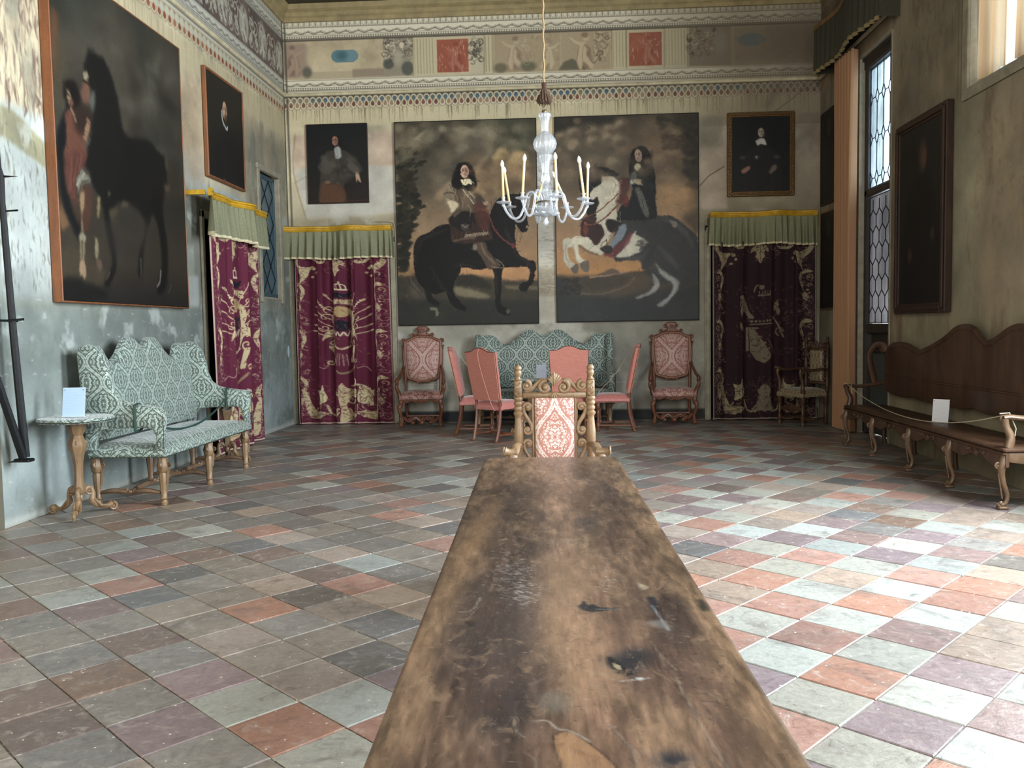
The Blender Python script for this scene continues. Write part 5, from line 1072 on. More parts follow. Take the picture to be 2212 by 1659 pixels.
def leaded_window():
    X = XR+.10; y0, y1 = 10.28, 11.32
    w = empty('window_1', (X, (y0+y1)/2, 0)); tag(w, kind='structure'); cy = 0; W = y1-y0
    f = MB()
    for s in (-1, 1): f.box((0, s*(W/2-.05), 2.35), (.09, .10, 4.7), bev=.015)
    f.box((0, 0, 4.62), (.12, W, .16), bev=.02); f.box((-.03, 0, 4.68), (.1, W+.06, .05), bev=.015); f.box((0, 0, 3.02), (.09, W, .09), bev=.015); f.box((0, 0, 1.33), (.08, W, .12), bev=.015)
    f.box((.05, 0, .66), (.04, W-.1, 1.3)); f.build('window_frame', M_darkwood, w, smooth=30)
    b = MB(); b.box((0, 0, .12), (.07, W-.1, .16), bev=.01); b.box((.01, 0, .68), (.05, W-.36, .7), bev=.02); b.build('lower_panel', m_plain('grey_green_door_panel', (66, 74, 74), .5, .12), w, smooth=30)
    r = MB(); R = .006                                   # stone-lined reveal
    for s in (-1, 1): r.box((-.04, s*(W/2+.01), 2.35), (.14, .03, 4.72))
    r.box((-.04, 0, 4.71), (.14, W, .03)); r.build('reveal', M_stone, w, smooth=0)
    l = MB(); p = (W-.2)/4; a0 = -(W-.2)/2
    def seg(y1_, z1_, y2_, z2_): l.tube([(0, y1_, z1_), (0, y2_, z2_)], R, 5)
    zb, zt = 1.40, 2.97; ph = .40                         # lower: stretched hexagons
    for i in range(0, 9):
        y = a0+i*p/2; z = zb-ph+(ph/2 if i % 2 else 0)
        while z < zt:
            z0_, z1_ = z, z+ph*.30
            if z1_ > zb and z0_ < zt: seg(y, max(z0_, zb), y, min(z1_, zt))
            for s in (-1, 1):
                yy = y+s*p/2
                if a0-.001 <= yy <= -a0+.001 and z1_ >= zb and z+ph*.5 <= zt: seg(y, z1_, yy, z+ph*.5)
            z += ph
    zb, zt = 3.07, 4.54; ph = .49                         # upper: long octagons with lozenges
    z = zb+.12
    while z < zt:
        for i in range(0, 5):
            y = a0+i*p
            for s in (-1, 1):
                yy = y+s*p*.27
                if abs(yy) <= -a0+.001: seg(y, z-.09, yy, z); seg(yy, z, y, min(zt, z+.09))
                if abs(y+s*p*.5) <= -a0+.001: seg(yy, z, y+s*p*.5, z)
            if z+.09 < zt: seg(y, z+.09, y, min(zt, z+ph-.09))
            if z == zb+.12: seg(y, zb, y, z-.09)
        z += ph
    for z in (1.40, 2.96, 3.08, 4.53): seg(a0, z, -a0, z)
    for y in (a0, -a0): seg(y, 1.4, y, 4.53)
    l.build('leading', M_lead, w, smooth=60)
    MB().box((.004, 0, 3.81), (.004, W-.2, 1.46)).build('pane', m_glass('old_blue_glass', (240, 248, 252), .14, .08, 6, .35), w, smooth=0)
    MB().box((.004, 0, 2.18), (.004, W-.2, 1.56)).build('pane', m_glass('old_grey_glass', (146, 140, 138), .45, .1, 6, .5), w, smooth=0)
leaded_window()
def upper_window():
    X = XR+.16; y0, y1, z0, z1 = 7.2, 8.36, 3.55, 5.5
    w = empty('window_2', (X, (y0+y1)/2, z0)); tag(w, kind='structure'); W = y1-y0; H = z1-z0
    f = MB()
    for s in (-1, 1): f.box((0, s*(W/2-.03), H/2), (.06, .06, H), bev=.01)
    for z in (.03, H-.03, H*.5): f.box((0, 0, z), (.06, W, .06), bev=.01)
    f.box((0, 0, H/2), (.05, .05, H), bev=.01); f.build('window_frame', M_darkwood, w, smooth=30)
    r = MB()
    for s in (-1, 1): r.box((-.07, s*(W/2+.01), H/2), (.2, .03, H)); r.box((-.175, s*(W/2+.06), H/2), (.03, .12, H+.2), bev=.01)
    r.box((-.07, 0, -.012), (.2, W, .03)); r.box((-.175, 0, -.05), (.04, W+.2, .1), bev=.012); r.build('reveal', M_stone, w, smooth=0)
    MB().box((.01, 0, H/2), (.004, W-.1, H-.1)).build('pane', m_glass('clear_glass', (240, 244, 246), .1), w, smooth=0)
    o = MB()
    def fn(u, v):
        y = -W/2+.015+u*(W-.03); return (.03*math.sin(u*34+1.2*math.sin(v*3))*(.7+.5*math.sin(u*9))+.012*math.sin(u*71), y+.012*math.sin(u*30), .035+v*(H-.05)+.012*math.sin(u*34))
    o.surf(fn, 150, 12); o = o.build('window_curtain', m_cloth_lit('sheer_apricot_cloth', (240, 196, 148), .75, .28), None, smooth=80); o.location = (X-.125, (y0+y1)/2, z0)
    tag(o, 'sheer apricot curtain glowing in the high window at the right edge', 'curtain')
upper_window()
def side_window():
    y0, y1, z0, z1 = 11.74, 12.52, 1.9, 3.62; X = XL-.07
    w = empty('window_3', (X, (y0+y1)/2, z0)); tag(w, kind='structure'); W = y1-y0; H = z1-z0
    f = MB()
    for s in (-1, 1): f.box((0, s*(W/2-.025), H/2), (.05, .05, H), bev=.008)
    for z in (.03, H-.03): f.box((0, 0, z), (.05, W, .06), bev=.008)
    f.build('window_frame', m_plain('blue_grey_painted_wood', (62, 82, 90), .5), w, smooth=30)
    l = MB(); n = 4; hh = (H-.12)/n; ww = (W-.1)/2
    for i in range(n):
        for j in range(2):
            cy = -ww+ww*(j+.5); cz = .06+hh*(i+.5)
            for a, b in (((-.5, 0), (0, .5)), ((0, .5), (.5, 0)), ((.5, 0), (0, -.5)), ((0, -.5), (-.5, 0))): l.tube([(.012, cy+a[0]*ww, cz+a[1]*hh), (.012, cy+b[0]*ww, cz+b[1]*hh)], .005, 5)
    l.build('leading', M_lead, w)
    MB().box((-.09, 0, H/2), (.03, W+.3, H+.4)).build('gap_backing', M_darkwood, w, smooth=0)  # added unseen backing, keeps the sky from showing round the frame
    MB().box((0, 0, H/2), (.012, W-.06, H-.06)).build('pane', m_plain('dusty_blue_glass', (66, 92, 102), .25, .18, 3), w, smooth=0)
    r = MB()
    for s in (-1, 1): r.box((.03, s*(W/2+.01), H/2), (.1, .03, H)); r.box((.08, s*(W/2+.05), H/2), (.03, .09, H+.16), bev=.01)
    r.box((.08, 0, H+.05), (.04, W+.22, .09), bev=.012); r.box((.03, 0, -.012), (.1, W, .03)); r.build('reveal', M_stone, w, smooth=30)
side_window()
# the exterior seen through the leaded window: a pale house front across the lane
ext = MB().box((XR+9, 30, 3), (.4, 40, 7)); tag(ext.build('wall_across_lane', m_plain('pale_house_render', (196, 206, 210), .9), smooth=0), kind='structure')

# ---- embroidered door curtains
G1 = (190, 168, 122); G2 = (136, 106, 78); PK = (160, 118, 110); WN = (96, 22, 48); BK = (24, 20, 34)
def embroider(c, kind):
    """canvas 1000 x 1800 design units; kinds: eagle arms, trophy arms, banded shield"""
    k = c.w/1000.0; P = lambda x, y: (x*k, y*c.h/1800)
    def leaf(x, y, L, a, w=.45, curl=0, col=G1): p = P(x, y); c.leaf(p[0], p[1], L*k, a, col, w, 3, G2, curl)
    def curl(x, y, r, a, d=1, w=10, col=G1, turns=1.0): p = P(x, y); c.scroll(p[0], p[1], r*k, a, turns, d, w*k, col, 1)
    def ln(pts, w, col=G1, a=1.0): c.line([P(*q) for q in pts], [x*k for x in w] if isinstance(w, tuple) else w*k, col, a)
    def pl(pts, col=G1, sm=True): c.poly([P(*q) for q in pts], col, sm=sm)
    def dot(x, y, r, col=G1): p = P(x, y); c.ell(p[0], p[1], r*k, r*k, col)
    rg = random.Random(len(kind))
    for side in (0, 1):
        X = (lambda q: q) if side == 0 else (lambda q: 1000-q); s = 1 if side == 0 else -1
        for i, y in enumerate((330, 830, 1330)):
            pl([(X(30), y-20), (X(80), y-50), (X(125), y-10), (X(135), y+60), (X(105), y+150), (X(100), y+100), (X(112), y+40), (X(90), y-5), (X(60), y-10)]); curl(X(60), y+30, 30, 1 if side else 2, s, 8); curl(X(52), y+110, 20, 2, -s, 6)
            leaf(X(95), y+180, 90, PI/2+.2*s, .5, 0); dot(X(70), y+160, 9); dot(X(60), y+190, 7)
            ln([(X(105), y+150), (X(60), y+230), (X(100), y+300), (X(55), y+370)], 6, PK); ln([(X(60), y+230), (X(30), y+260), (X(48), y+300)], 5, PK); curl(X(100), y+320, 34, 2, s, 6, PK); curl(X(52), y+400, 30, 0, -s, 6, PK); curl(X(110), y+250, 24, 4, s, 5, PK)
            for q in range(3): dot(X(125+q*10), y+350+rg.random()*40, 7, PK)
        pl([(X(20), 60), (X(50), 20), (X(70), 70), (X(130), 110), (X(200), 100), (X(170), 150), (X(150), 220), (X(100), 290), (X(110), 220), (X(80), 150), (X(40), 110)]); curl(X(48), 60, 30, 3, s, 9); curl(X(60), 200, 40, 1, -s, 8, BK); dot(X(205), 130, 16); dot(X(225), 175, 14); dot(X(190), 215, 12)
        pl([(X(190), 30), (X(250), 75), (X(330), 70), (X(350), 20), (X(330), 50), (X(260), 50), (X(220), 20)]); curl(X(290), 40, 34, 0, s, 9)
        # lower corner
        pl([(X(90), 1420), (X(110), 1560), (X(140), 1700), (X(240), 1740), (X(200), 1690), (X(150), 1560), (X(130), 1450)]); leaf(X(140), 1720, 200, -.2 if side == 0 else PI+.2, .5, 20*k); curl(X(150), 1620, 50, 0, s, 10); curl(X(250), 1600, 44, 2, -s, 9); curl(X(90), 1700, 24, 2, s, 7)
        pl([(X(200), 1430), (X(230), 1445), (X(280), 1440), (X(300), 1380), (X(310), 1440), (X(330), 1500), (X(320), 1560), (X(260), 1590), (X(210), 1600), (X(215), 1520)], (206, 190, 140)); ln([(X(220), 1560), (X(250), 1500), (X(270), 1560)], 8, G2); ln([(X(300), 1560), (X(300), 1480)], 7, G2)
        ln([(X(330), 1600), (X(360), 1700), (X(420), 1700), (X(460), 1640)], 16); leaf(X(380), 1720, 110, -.4 if side == 0 else PI+.4, .5)
    leaf(470, 20, 190, PI/2, .5); leaf(440, 30, 90, PI/2+.5, .4); leaf(500, 30, 90, PI/2-.5, .4); curl(600, 60, 44, 0, 1, 8, PK); curl(650, 110, 30, 2, -1, 6, PK)
    cx = 500
    if kind != 'shield':
        # crown, crest, trophy of flags, cartouche
        ln([(455, 355), (545, 355)], 16, (206, 190, 150)); 
        for x in (460, 485, 515, 540): ln([(x, 350), (x-6, 310), (500, 290)], 8, (206, 190, 150))
        dot(500, 275, 9); pl([(430, 420), (470, 380), (520, 400), (600, 380), (570, 430), (540, 440), (450, 440)], BK)
        for i in range(7): dot(430+i*28, 478-6*math.sin(i*.55), 15)
        ln([(410, 520), (500, 490), (600, 520)], 26); 
        for side in (-1, 1):
            for (a, b, cc, d) in ((90, 620, 230, 480), (100, 700, 260, 560), (110, 760, 270, 640), (90, 820, 270, 740), (70, 560, 150, 430), (120, 860, 280, 800)):
                ln([(cx+side*a, b), (cx+side*cc, d)], 9); leaf(cx+side*cc, d, 46, math.atan2(d-b, side*(cc-a)), .5)
            pl([(cx+side*60, 560), (cx+side*110, 600), (cx+side*130, 680), (cx+side*110, 760), (cx+side*160, 800), (cx+side*190, 900), (cx+side*150, 860), (cx+side*100, 860), (cx+side*60, 960), (cx+side*70, 880), (cx+side*80, 740), (cx+side*70, 640)]); curl(cx+side*165, 650, 46, 0, side, 11); curl(cx+side*140, 560, 40, 2, -side, 10); curl(cx+side*175, 760, 44, 3, side, 10)
            for q in range(5): dot(cx+side*(170+q*14), 560-q*22, 9, (206, 186, 140))
            ln([(cx+side*60, 960), (cx+side*20, 985), (cx, 990)], 20); curl(cx+side*120, 930, 44, 1, side, 14); pl([(cx+side*100, 960), (cx+side*150, 960), (cx+side*110, 1060), (cx+side*100, 1130), (cx+side*60, 1130), (cx+side*80, 1040)]); curl(cx+side*140, 1130, 32, 0, -side, 14)
            ln([(cx+side*150, 1140), (cx+side*180, 1200), (cx+side*240, 1180), (cx+side*280, 1230)], 8, PK)
        pl([(440, 560), (500, 530), (560, 560), (560, 620), (500, 650), (440, 620)], (176, 146, 92)); pl([(430, 680), (470, 700), (500, 670), (540, 700), (580, 690), (550, 740), (550, 790), (450, 790), (450, 740)], BK)
        ln([(440, 800), (460, 850), (480, 810), (500, 850), (520, 810), (540, 850), (560, 800)], 12, (200, 180, 150)); ln([(450, 1230), (500, 1255), (560, 1230), (620, 1180)], 22, G2)
        for x in (-30, -10, 10, 30): ln([(500+x, 1050), (500+x*1.4, 1170)], 7, PK)
        # central bottom acanthus
        pl([(470, 1400), (500, 1360), (520, 1400), (560, 1420), (640, 1430), (660, 1480), (620, 1520), (560, 1500), (540, 1540), (520, 1600), (540, 1680), (560, 1740), (520, 1780), (480, 1780), (490, 1650), (470, 1540)]); ln([(560, 1390), (700, 1380), (760, 1440), (780, 1500)], (14, 26, 18)); leaf(720, 1400, 120, .9, .6); pl([(600, 1310), (640, 1330), (640, 1380), (600, 1370), (615, 1345)])
        curl(560, 1540, 50, 0, 1, 16); curl(600, 1690, 34, 1, -1, 9, PK); ln([(560, 1760), (640, 1690), (700, 1700), (780, 1740), (860, 1730), (880, 1640)], (8, 22, 14)); curl(720, 1560, 32, 0, 1, 7, PK); ln([(700, 1590), (660, 1600), (720, 1660)], 6, PK); leaf(760, 1720, 110, .2, .5)
        leaf(470, 1500, 90, PI+.6, .5); leaf(480, 1640, 90, PI-.3, .5)
    else:
        S = (150, 134, 104)
        dot(480, 460, 22, S); ln([(420, 500), (440, 440), (500, 450)], 12, S); ln([(455, 540), (560, 540)], 16, S)
        for x in (460, 485, 510, 535, 560): ln([(x, 540), (x, 500)], 10, S)
        pl([(270, 560), (320, 540), (350, 600), (380, 700), (420, 760), (380, 770), (330, 700), (300, 760), (280, 700), (300, 640)], S); curl(320, 620, 60, 1, 1, 16, S); leaf(280, 820, 90, 1.2, .6, 0, S); leaf(620, 700, 110, -1.2, .5, 0, S); leaf(660, 740, 80, -1.6, .5, 0, S); ln([(600, 760), (660, 840), (700, 960)], 16, S); curl(680, 900, 50, 2, 1, 12, S)
        for i in range(6): dot(400+i*32, 800, 12, S)
        ln([(390, 830), (590, 830)], 12, S); pl([(380, 860), (450, 860), (600, 1080), (560, 1180), (500, 1230), (430, 1190), (385, 1100)], S, False); pl([(420, 880), (470, 870), (590, 1090), (570, 1150)], (70, 22, 36), False)
        for i in range(3): dot(470+i*36, 960+i*62, 12, S)
        pl([(350, 860), (375, 860), (375, 1100), (350, 1110)], S, False)
        pl([(440, 1500), (500, 1440), (560, 1500), (540, 1600), (600, 1700), (400, 1700), (460, 1600)], S); leaf(500, 1720, 160, -1.9, .5, 0, S); leaf(500, 1720, 160, -1.2, .5, 0, S)
    rg = random.Random(len(kind)*3); bgc = tuple(float(q) for q in c.a[int(c.H*.5), int(c.W*.2)])
    for (x0, y0, x1, y1, n) in ((10, 20, 150, 1780, 420), (850, 20, 990, 1780, 420), (150, 1380, 850, 1780, 420), (230, 430, 770, 1180, 420), (150, 10, 850, 200, 120)):
        for q in range(n):
            x = x0+rg.random()*(x1-x0); y = y0+rg.random()*(y1-y0); an = rg.random()*6.28; L = 12+rg.random()*34; be = rg.random()-.5
            ln([(x, y), (x+L*.5*math.cos(an), y+L*.5*math.sin(an)), (x+L*math.cos(an+be), y+L*math.sin(an+be))], (2, 6, 1.5), bgc if rg.random() < .6 else G2, .85)
    for q in range(90):
        sd = rg.random() < .5; x = (20+rg.random()*110) if sd else (870+rg.random()*110); y = 60+rg.random()*1700; curl(x, y, 12+rg.random()*22, rg.random()*6, rg.choice((1, -1)), 4, PK if rg.random() < .6 else G1, .8)
    for x in (6, 994): ln([(x, 0), (x, 1795)], 9, (196, 180, 150), .9)
    ln([(0, 1790), (1000, 1790)], 12, (200, 186, 156), .9)
M_velvet = m_paint('wine_curtain_cloth', .8, 300, .16, .3, .3, 4, .08)
M_valance = m_plain('sage_green_cloth', (128, 128, 100), .85, .12, 60, bump=.2)
M_fringe = m_plain('cream_fringe', (206, 194, 160), .9, .1)
M_yellow = m_plain('yellow_gilt_pelmet', (196, 154, 42), .5, .16, 12, bump=.2)

def door_curtain(loc, rz, W, H, kind, label, depth0, vw, vz, seed, bg=WN, fold=.03, nf=5.0, ends=(0, 1)):
    """local: x along the wall, -y into the room"""
    r = empty('door_curtain', loc, rz, label, 'curtain')
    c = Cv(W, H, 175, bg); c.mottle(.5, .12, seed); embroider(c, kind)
    if kind == 'shield': c.a *= .78  # whole shield curtain darkened: shade of the corner put into its colour
    def place(U, V):
        u = U/W; v = V/H
        ph = 2*PI*nf*u+.6*np.sin(3*u*PI+seed)+.25*v
        y = -depth0-fold*(.6+.5*v)*np.sin(ph)-.4*fold*np.sin(ph*2.3+1+v)
        x = -W/2+U+.75*fold*np.cos(ph)+.045*v*(u-.0)*(1 if seed % 2 else -1)*.6
        z = H+.012-V*1.0+.006*np.sin(ph)
        return (x, y, z)
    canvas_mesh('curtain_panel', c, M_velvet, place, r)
    # back lining gives the cloth its thickness
    # pelmet board, serpentine in plan
    def dep(s): return -(depth0+.07+.05*math.cos(2*PI*(s*1.5+.05))+.028*math.cos(2*PI*s*3+1))
    n = 60; b = MB(); vs = []; fs = []
    for i in range(n+1):
        s = i/n; x = -vw/2+vw*s; d = dep(s)
        for (o, z) in ((0, -.042), (-.02, -.036), (-.03, -.018), (-.012, -.006), (-.012, .002), (-.032, .014), (-.034, .030), (-.012, .044), (.03, .044), (.03, -.042)): vs.append((x, d+o, vz+z))
    m = 10
    for i in range(n):
        for k in range(m): k2 = (k+1) % m; fs.append((i*m+k, (i+1)*m+k, (i+1)*m+k2, i*m+k2))
    fs += [tuple(range(m)), tuple(range(n*m+m-1, n*m-1, -1))]; b.add(vs, fs)
    for s_ in (-1, 1): b.box((s_*(vw/2-.02), -(depth0+.06)/2, vz), (.03, depth0+.06, .05))
    b.build('pelmet', M_yellow, r, smooth=50)
    rg = random.Random(seed); ph = [rg.random()*6 for _ in range(4)]; hv = .41
    def g(s, v):
        a = 2*PI*s*vw/.105+1.3*math.sin(s*11+ph[0])+.8*math.sin(s*23+ph[1]); A = .006+.032*v
        return (-vw/2+vw*s+(s-.5)*.03*v+.006*math.sin(a*1.1+1), dep(s)-.004-A*math.sin(a)-.4*A*math.sin(a*.47+ph[2]), vz-.03-v*(hv+.012*math.sin(s*9+ph[3])))
    v_ = MB(); v_.surf(lambda u, v: g(u, v*.95), 360, 10)
    for e in ends:
        v_.surf(lambda u, v: (g(e, v*.95)[0], g(e, v*.95)[1]*(1-u), g(e, v*.95)[2]), 4, 6)
    v_.build('valance', M_valance, r, smooth=80)
    f_ = MB(); f_.surf(lambda u, v: tuple(a+(0 if i != 1 else -.002) for i, a in enumerate(g(u, .95+v*.07))), 360, 2); f_.build('fringe', M_fringe, r, smooth=80)
    return r
door_curtain((XL+.79, YB, 0), 0, 1.42, 2.52, 'eagle', 'wine red embroidered curtain in the back wall doorway beside the left corner', .13, 1.60, 2.93, 3, fold=.052)
door_curtain((XL, 10.36, 0), PI/2, 1.56, 2.58, 'trophy', 'wine red embroidered curtain hanging in the left wall doorway', .16, 2.02, 2.95, 4, fold=.05, nf=3.4, ends=(1,))
door_curtain((XL+7.03, YB, 0), 0, 1.48, 2.60, 'shield', 'wine red curtain with a banded shield in the dark right corner', .12, 1.54, 3.0, 5, (54, 22, 32), fold=.03, nf=4)  # cloth darker than the other curtains, corner shade painted in

# ---- tall tan curtain drawn aside at the leaded window, and the cloth pelmet over it
def tan_curtain():
    b = MB(); H = 4.78
    def fn(u, v):
        a = 2*PI*u*7; w = .66-.08*math.sin(v*PI); y = (u-.5)*w
        return (-.0-.05*math.sin(a+.3*math.sin(v*4))-.02*math.sin(a*2.1+1), y+.012*math.cos(a), .02+v*H)
    b.surf(fn, 170, 26); o = b.build('window_curtain', m_cloth_lit('tan_silk', (204, 160, 122), .35), None, smooth=80); o.location = (XR-.12, 11.50, 0)
    tag(o, 'tall tan curtain drawn to the far side of the leaded window', 'curtain')
    vw = 2.2; r = empty('window_pelmet', (XR, 11.15, 4.75), -PI/2, 'dark green cloth pelmet hanging above the leaded window', 'pelmet')
    m = m_plain('dark_green_cloth', (62, 60, 46), .9, .14, 40); b = MB()
    def dep(s): return -(.27+.04*math.cos(2*PI*s*1.5))
    def g(s, v): a = 2*PI*s*vw/.13+1.2*math.sin(s*13); A = .004+.016*v; return (-vw/2+vw*s, dep(s)-A*math.sin(a), .62-v*(.58+.012*abs(math.sin(s*PI*9))))
    b.surf(g, 260, 8)
    for e in (0, 1): b.surf(lambda u, v: (g(e, v)[0], g(e, v)[1]*(1-u), g(e, v)[2]), 3, 4)
    b.build('valance', m, r, smooth=80)
    t = MB(); t.surf(lambda u, v: tuple(a+(-.003 if i == 1 else 0) for i, a in enumerate(g(u, .94+v*.08))), 260, 1); t.build('fringe', m_plain('old_gold_fringe', (132, 114, 78), .8), r, smooth=80)
    p = MB(); n = 30
    vs = []; fs = []
    for i in range(n+1):
        s = i/n; x = -vw/2+vw*s; d = dep(s)
        vs += [(x, d-.01, .6), (x, d-.01, .66), (x, -.01, .66), (x, -.01, .6)]
    for i in range(n):
        for k in range(4): fs.append((i*4+k, (i+1)*4+k, (i+1)*4+(k+1) % 4, i*4+(k+1) % 4))
    fs += [(0, 1, 2, 3), (n*4+3, n*4+2, n*4+1, n*4)]; p.add(vs, fs); p.build('pelmet_board', M_goldline, r, smooth=40)
tan_curtain()

# ---- wrought-iron bracket leaning on the corner of the left wall
def ironwork():
    m = m_plain('black_wrought_iron', (26, 28, 30), .5, .2, 30, metallic=.6, bump=.5)
    r = empty('iron_bracket', (-3.94, 6.11, .5), 0, 'black wrought-iron bracket with spiked pole on the left wall corner', 'ironwork')
    MB().tube([(0, 0, .02), (-.03, -.02, .9), (-.045, -.045, 1.85)], [.030, .026, .022], 8).build('pole', m, r)
    b = MB(); b.tube([(-.045, -.045, 1.83), (-.05, -.05, 2.05), (-.055, -.052, 2.12), (-.06, -.055, 2.75), (-.07, -.06, 3.3)], [.02, .03, .018, .014, .006], 8)
    b.tube([(-.05, -.05, 2.05), (.07, -.03, 2.05)], [.012, .001], 6); b.tube([(-.11, -.05, 1.80), (.06, -.035, 1.81)], [.004, .008], 6)
    b.tube([(-.06, -.055, 2.25), (-.09, -.07, 2.38), (-.11, -.12, 2.42), (-.12, -.15, 2.36)], [.014, .012, .01, .006], 6); b.build('spear_head', m, r)
    MB().tube([(0, -.03, .02), (-.03, -.24, .62), (-.11, -.62, 1.7)], [.03, .027, .024], 8).build('strut', m, r)
    b = MB(); b.box((0, -.02, 0), (.12, .08, .025), bev=.006); b.tube([(-.05, -.03, -.005), (-.1, -.05, -.012)], [.01, .003], 6); b.build('foot', m, r)
    b = MB(); b.tube([(-.10, -.42, .98), (-.09, -.30, 1.02), (-.03, -.06, 1.02), (.05, -.01, 1.03)], .009, 6); b.lathe([(.034, -.01), (.034, .01)], (-.03, -.02, 1.02), 10); b.build('ring', m, r)
ironwork()

def conduit():
    b = MB(); x = XL+1.628; b.tube([(x, YB-.022, 0), (x, YB-.022, 2.9), (x-.02, YB-.03, 3.02), (x-.12, YB-.05, 3.04), (x-.3, YB-.05, 3.04)], .007, 6)
    for z in (.5, 1.2, 1.9, 2.6): b.box((x, YB-.012, z), (.018, .016, .014))
    tag(b.build('cable_conduit', m_plain('pale_conduit', (176, 170, 152), .6), None), 'thin pale cable conduit running up beside the eagle curtain', 'cable')
conduit()
# ================================================================== FURNITURE
M_walnut = m_wood('carved_walnut', (84, 64, 48), (138, 110, 84), 9, .38)
M_oldwalnut = m_wood('dark_walnut', (62, 42, 32), (104, 76, 56), 7, .42)
M_paleoak = m_wood('worn_gilt_walnut', (104, 78, 54), (160, 132, 98), 10, .42, bump=.4)
M_reddish = m_wood('red_walnut', (98, 58, 42), (142, 92, 66), 9, .42)
M_greendam = m_damask('green_damask', (76, 88, 80), (176, 192, 182), .27, .17, 16, 4, .8, .34, .3)
M_rosedam = m_damask('rose_damask', (152, 98, 90), (198, 172, 158), .42, .34, 26, 5, .7, .5, .2, off=(0, .06, 0))
M_whitedam = m_damask('ivory_rose_damask', (178, 122, 108), (222, 212, 202), .22, .22, 20, 5, .7, .5, .1, off=(0, .07, 0), thr=(.60, .72))
M_salmon = m_wood('salmon_slub_cloth', (196, 122, 106), (222, 152, 136), 150, .85, (.12, .12, 1), .3)
M_rose = m_plain('rose_silk', (190, 118, 110), .5, .12, 40, bump=.3, **{'Sheen Weight': .4})
M_nail = m_plain('brass_nails', (84, 68, 46), .35, .1, metallic=.8)
M_nailgreen = m_plain('green_covered_nails', (52, 60, 50), .5)
M_signblue = None
def nails(b, pts, step=.03, r=.006):
    """row of round nail heads on their braid along a polyline, one beaded strip"""
    p = []; R = []; L = 0; pts = [Vector(q) for q in pts]
    for a, q in zip(pts[:-1], pts[1:]):
        l = (q-a).length; n = max(2, int(l/step*4))
        for k in range(n): p.append(a+(q-a)*(k/n)); R.append(r*(.34+.66*abs(math.sin((L+l*k/n)/step*PI))))
        L += l
    p.append(pts[-1]); R.append(r*.4); b.tube(p, R, 5)
def cushion(b, w, d, h, z, x0=0, y0=0, bulge=.03, nu=26, nv=20, wf=None, p=.30):
    """upholstered seat: crowned top, rounded rim, flat bottom; wf = back width factor"""
    wf = wf or 1
    def top(u, v):
        x = (u-.5)*2; y = (v-.5)*2; e = max(abs(x), abs(y)); k = (1-abs(x)**4)*(1-abs(y)**4); rim = max(0, 1-abs(x)**16)**.5*max(0, 1-abs(y)**16)**.5
        ww = w*(1+(wf-1)*v)
        return (x0+x*ww/2, y0+y*d/2, z+h*(.55+.45*rim)+bulge*k)
    b.surf(top, nu, nv)
    # sides
    ring = []
    N = 12
    for i in range(N+1): ring.append((i/N, 0))
    for i in range(1, N+1): ring.append((1, i/N))
    for i in range(1, N+1): ring.append((1-i/N, 1))
    for i in range(1, N): ring.append((0, 1-i/N))
    vs = []; M = len(ring)
    for (u, v) in ring: p_ = top(u, v); vs += [p_, (x0+(p_[0]-x0)*1.012, y0+(p_[1]-y0)*1.012, z+h*.3), (p_[0], p_[1], z)]
    fs = []
    for i in range(M):
        j = (i+1) % M; fs += [(i*3, i*3+1, j*3+1, j*3), (i*3+1, i*3+2, j*3+2, j*3+1)]
    fs.append(tuple(i*3+2 for i in range(M))); b.add(vs, fs)
    return b
def scroll3(b, org, ax, ay, r, w, turns=1.6, a0=0, d=1, tail=None, rad=None, up=None, n=26, flat=(1, 1)):
    """carved volute as a swept rib; tail = 2d points continuing from the outer end"""
    ax = Vector(ax); ay = Vector(ay); o = Vector(org); p = []
    for k in range(n+1):
        t = k/n; rr = r*(.10+.90*t); a = a0-d*turns*2*PI*(1-t); p.append((rr*math.cos(a), rr*math.sin(a)))
    R = [w*(.55+.45*k/n) for k in range(n+1)]
    if tail:
        tp = smooth_path([p[-1]]+list(tail), 5)[1:]; p += tp; R += [w*(1-.45*k/len(tp)) for k in range(len(tp))]
    nrm = ax.cross(ay)
    b.tube([o+ax*x+ay*y for x, y in p], R, 7, flat, up=nrm); b.ball(o, w*1.3, 8)
    return b
def turned(b, x, y, z0, z1, prof, n=14):
    """prof: (height 0..1, radius)"""
    b.lathe([(r, z0+(z1-z0)*h) for h, r in prof], (x, y, 0), n)

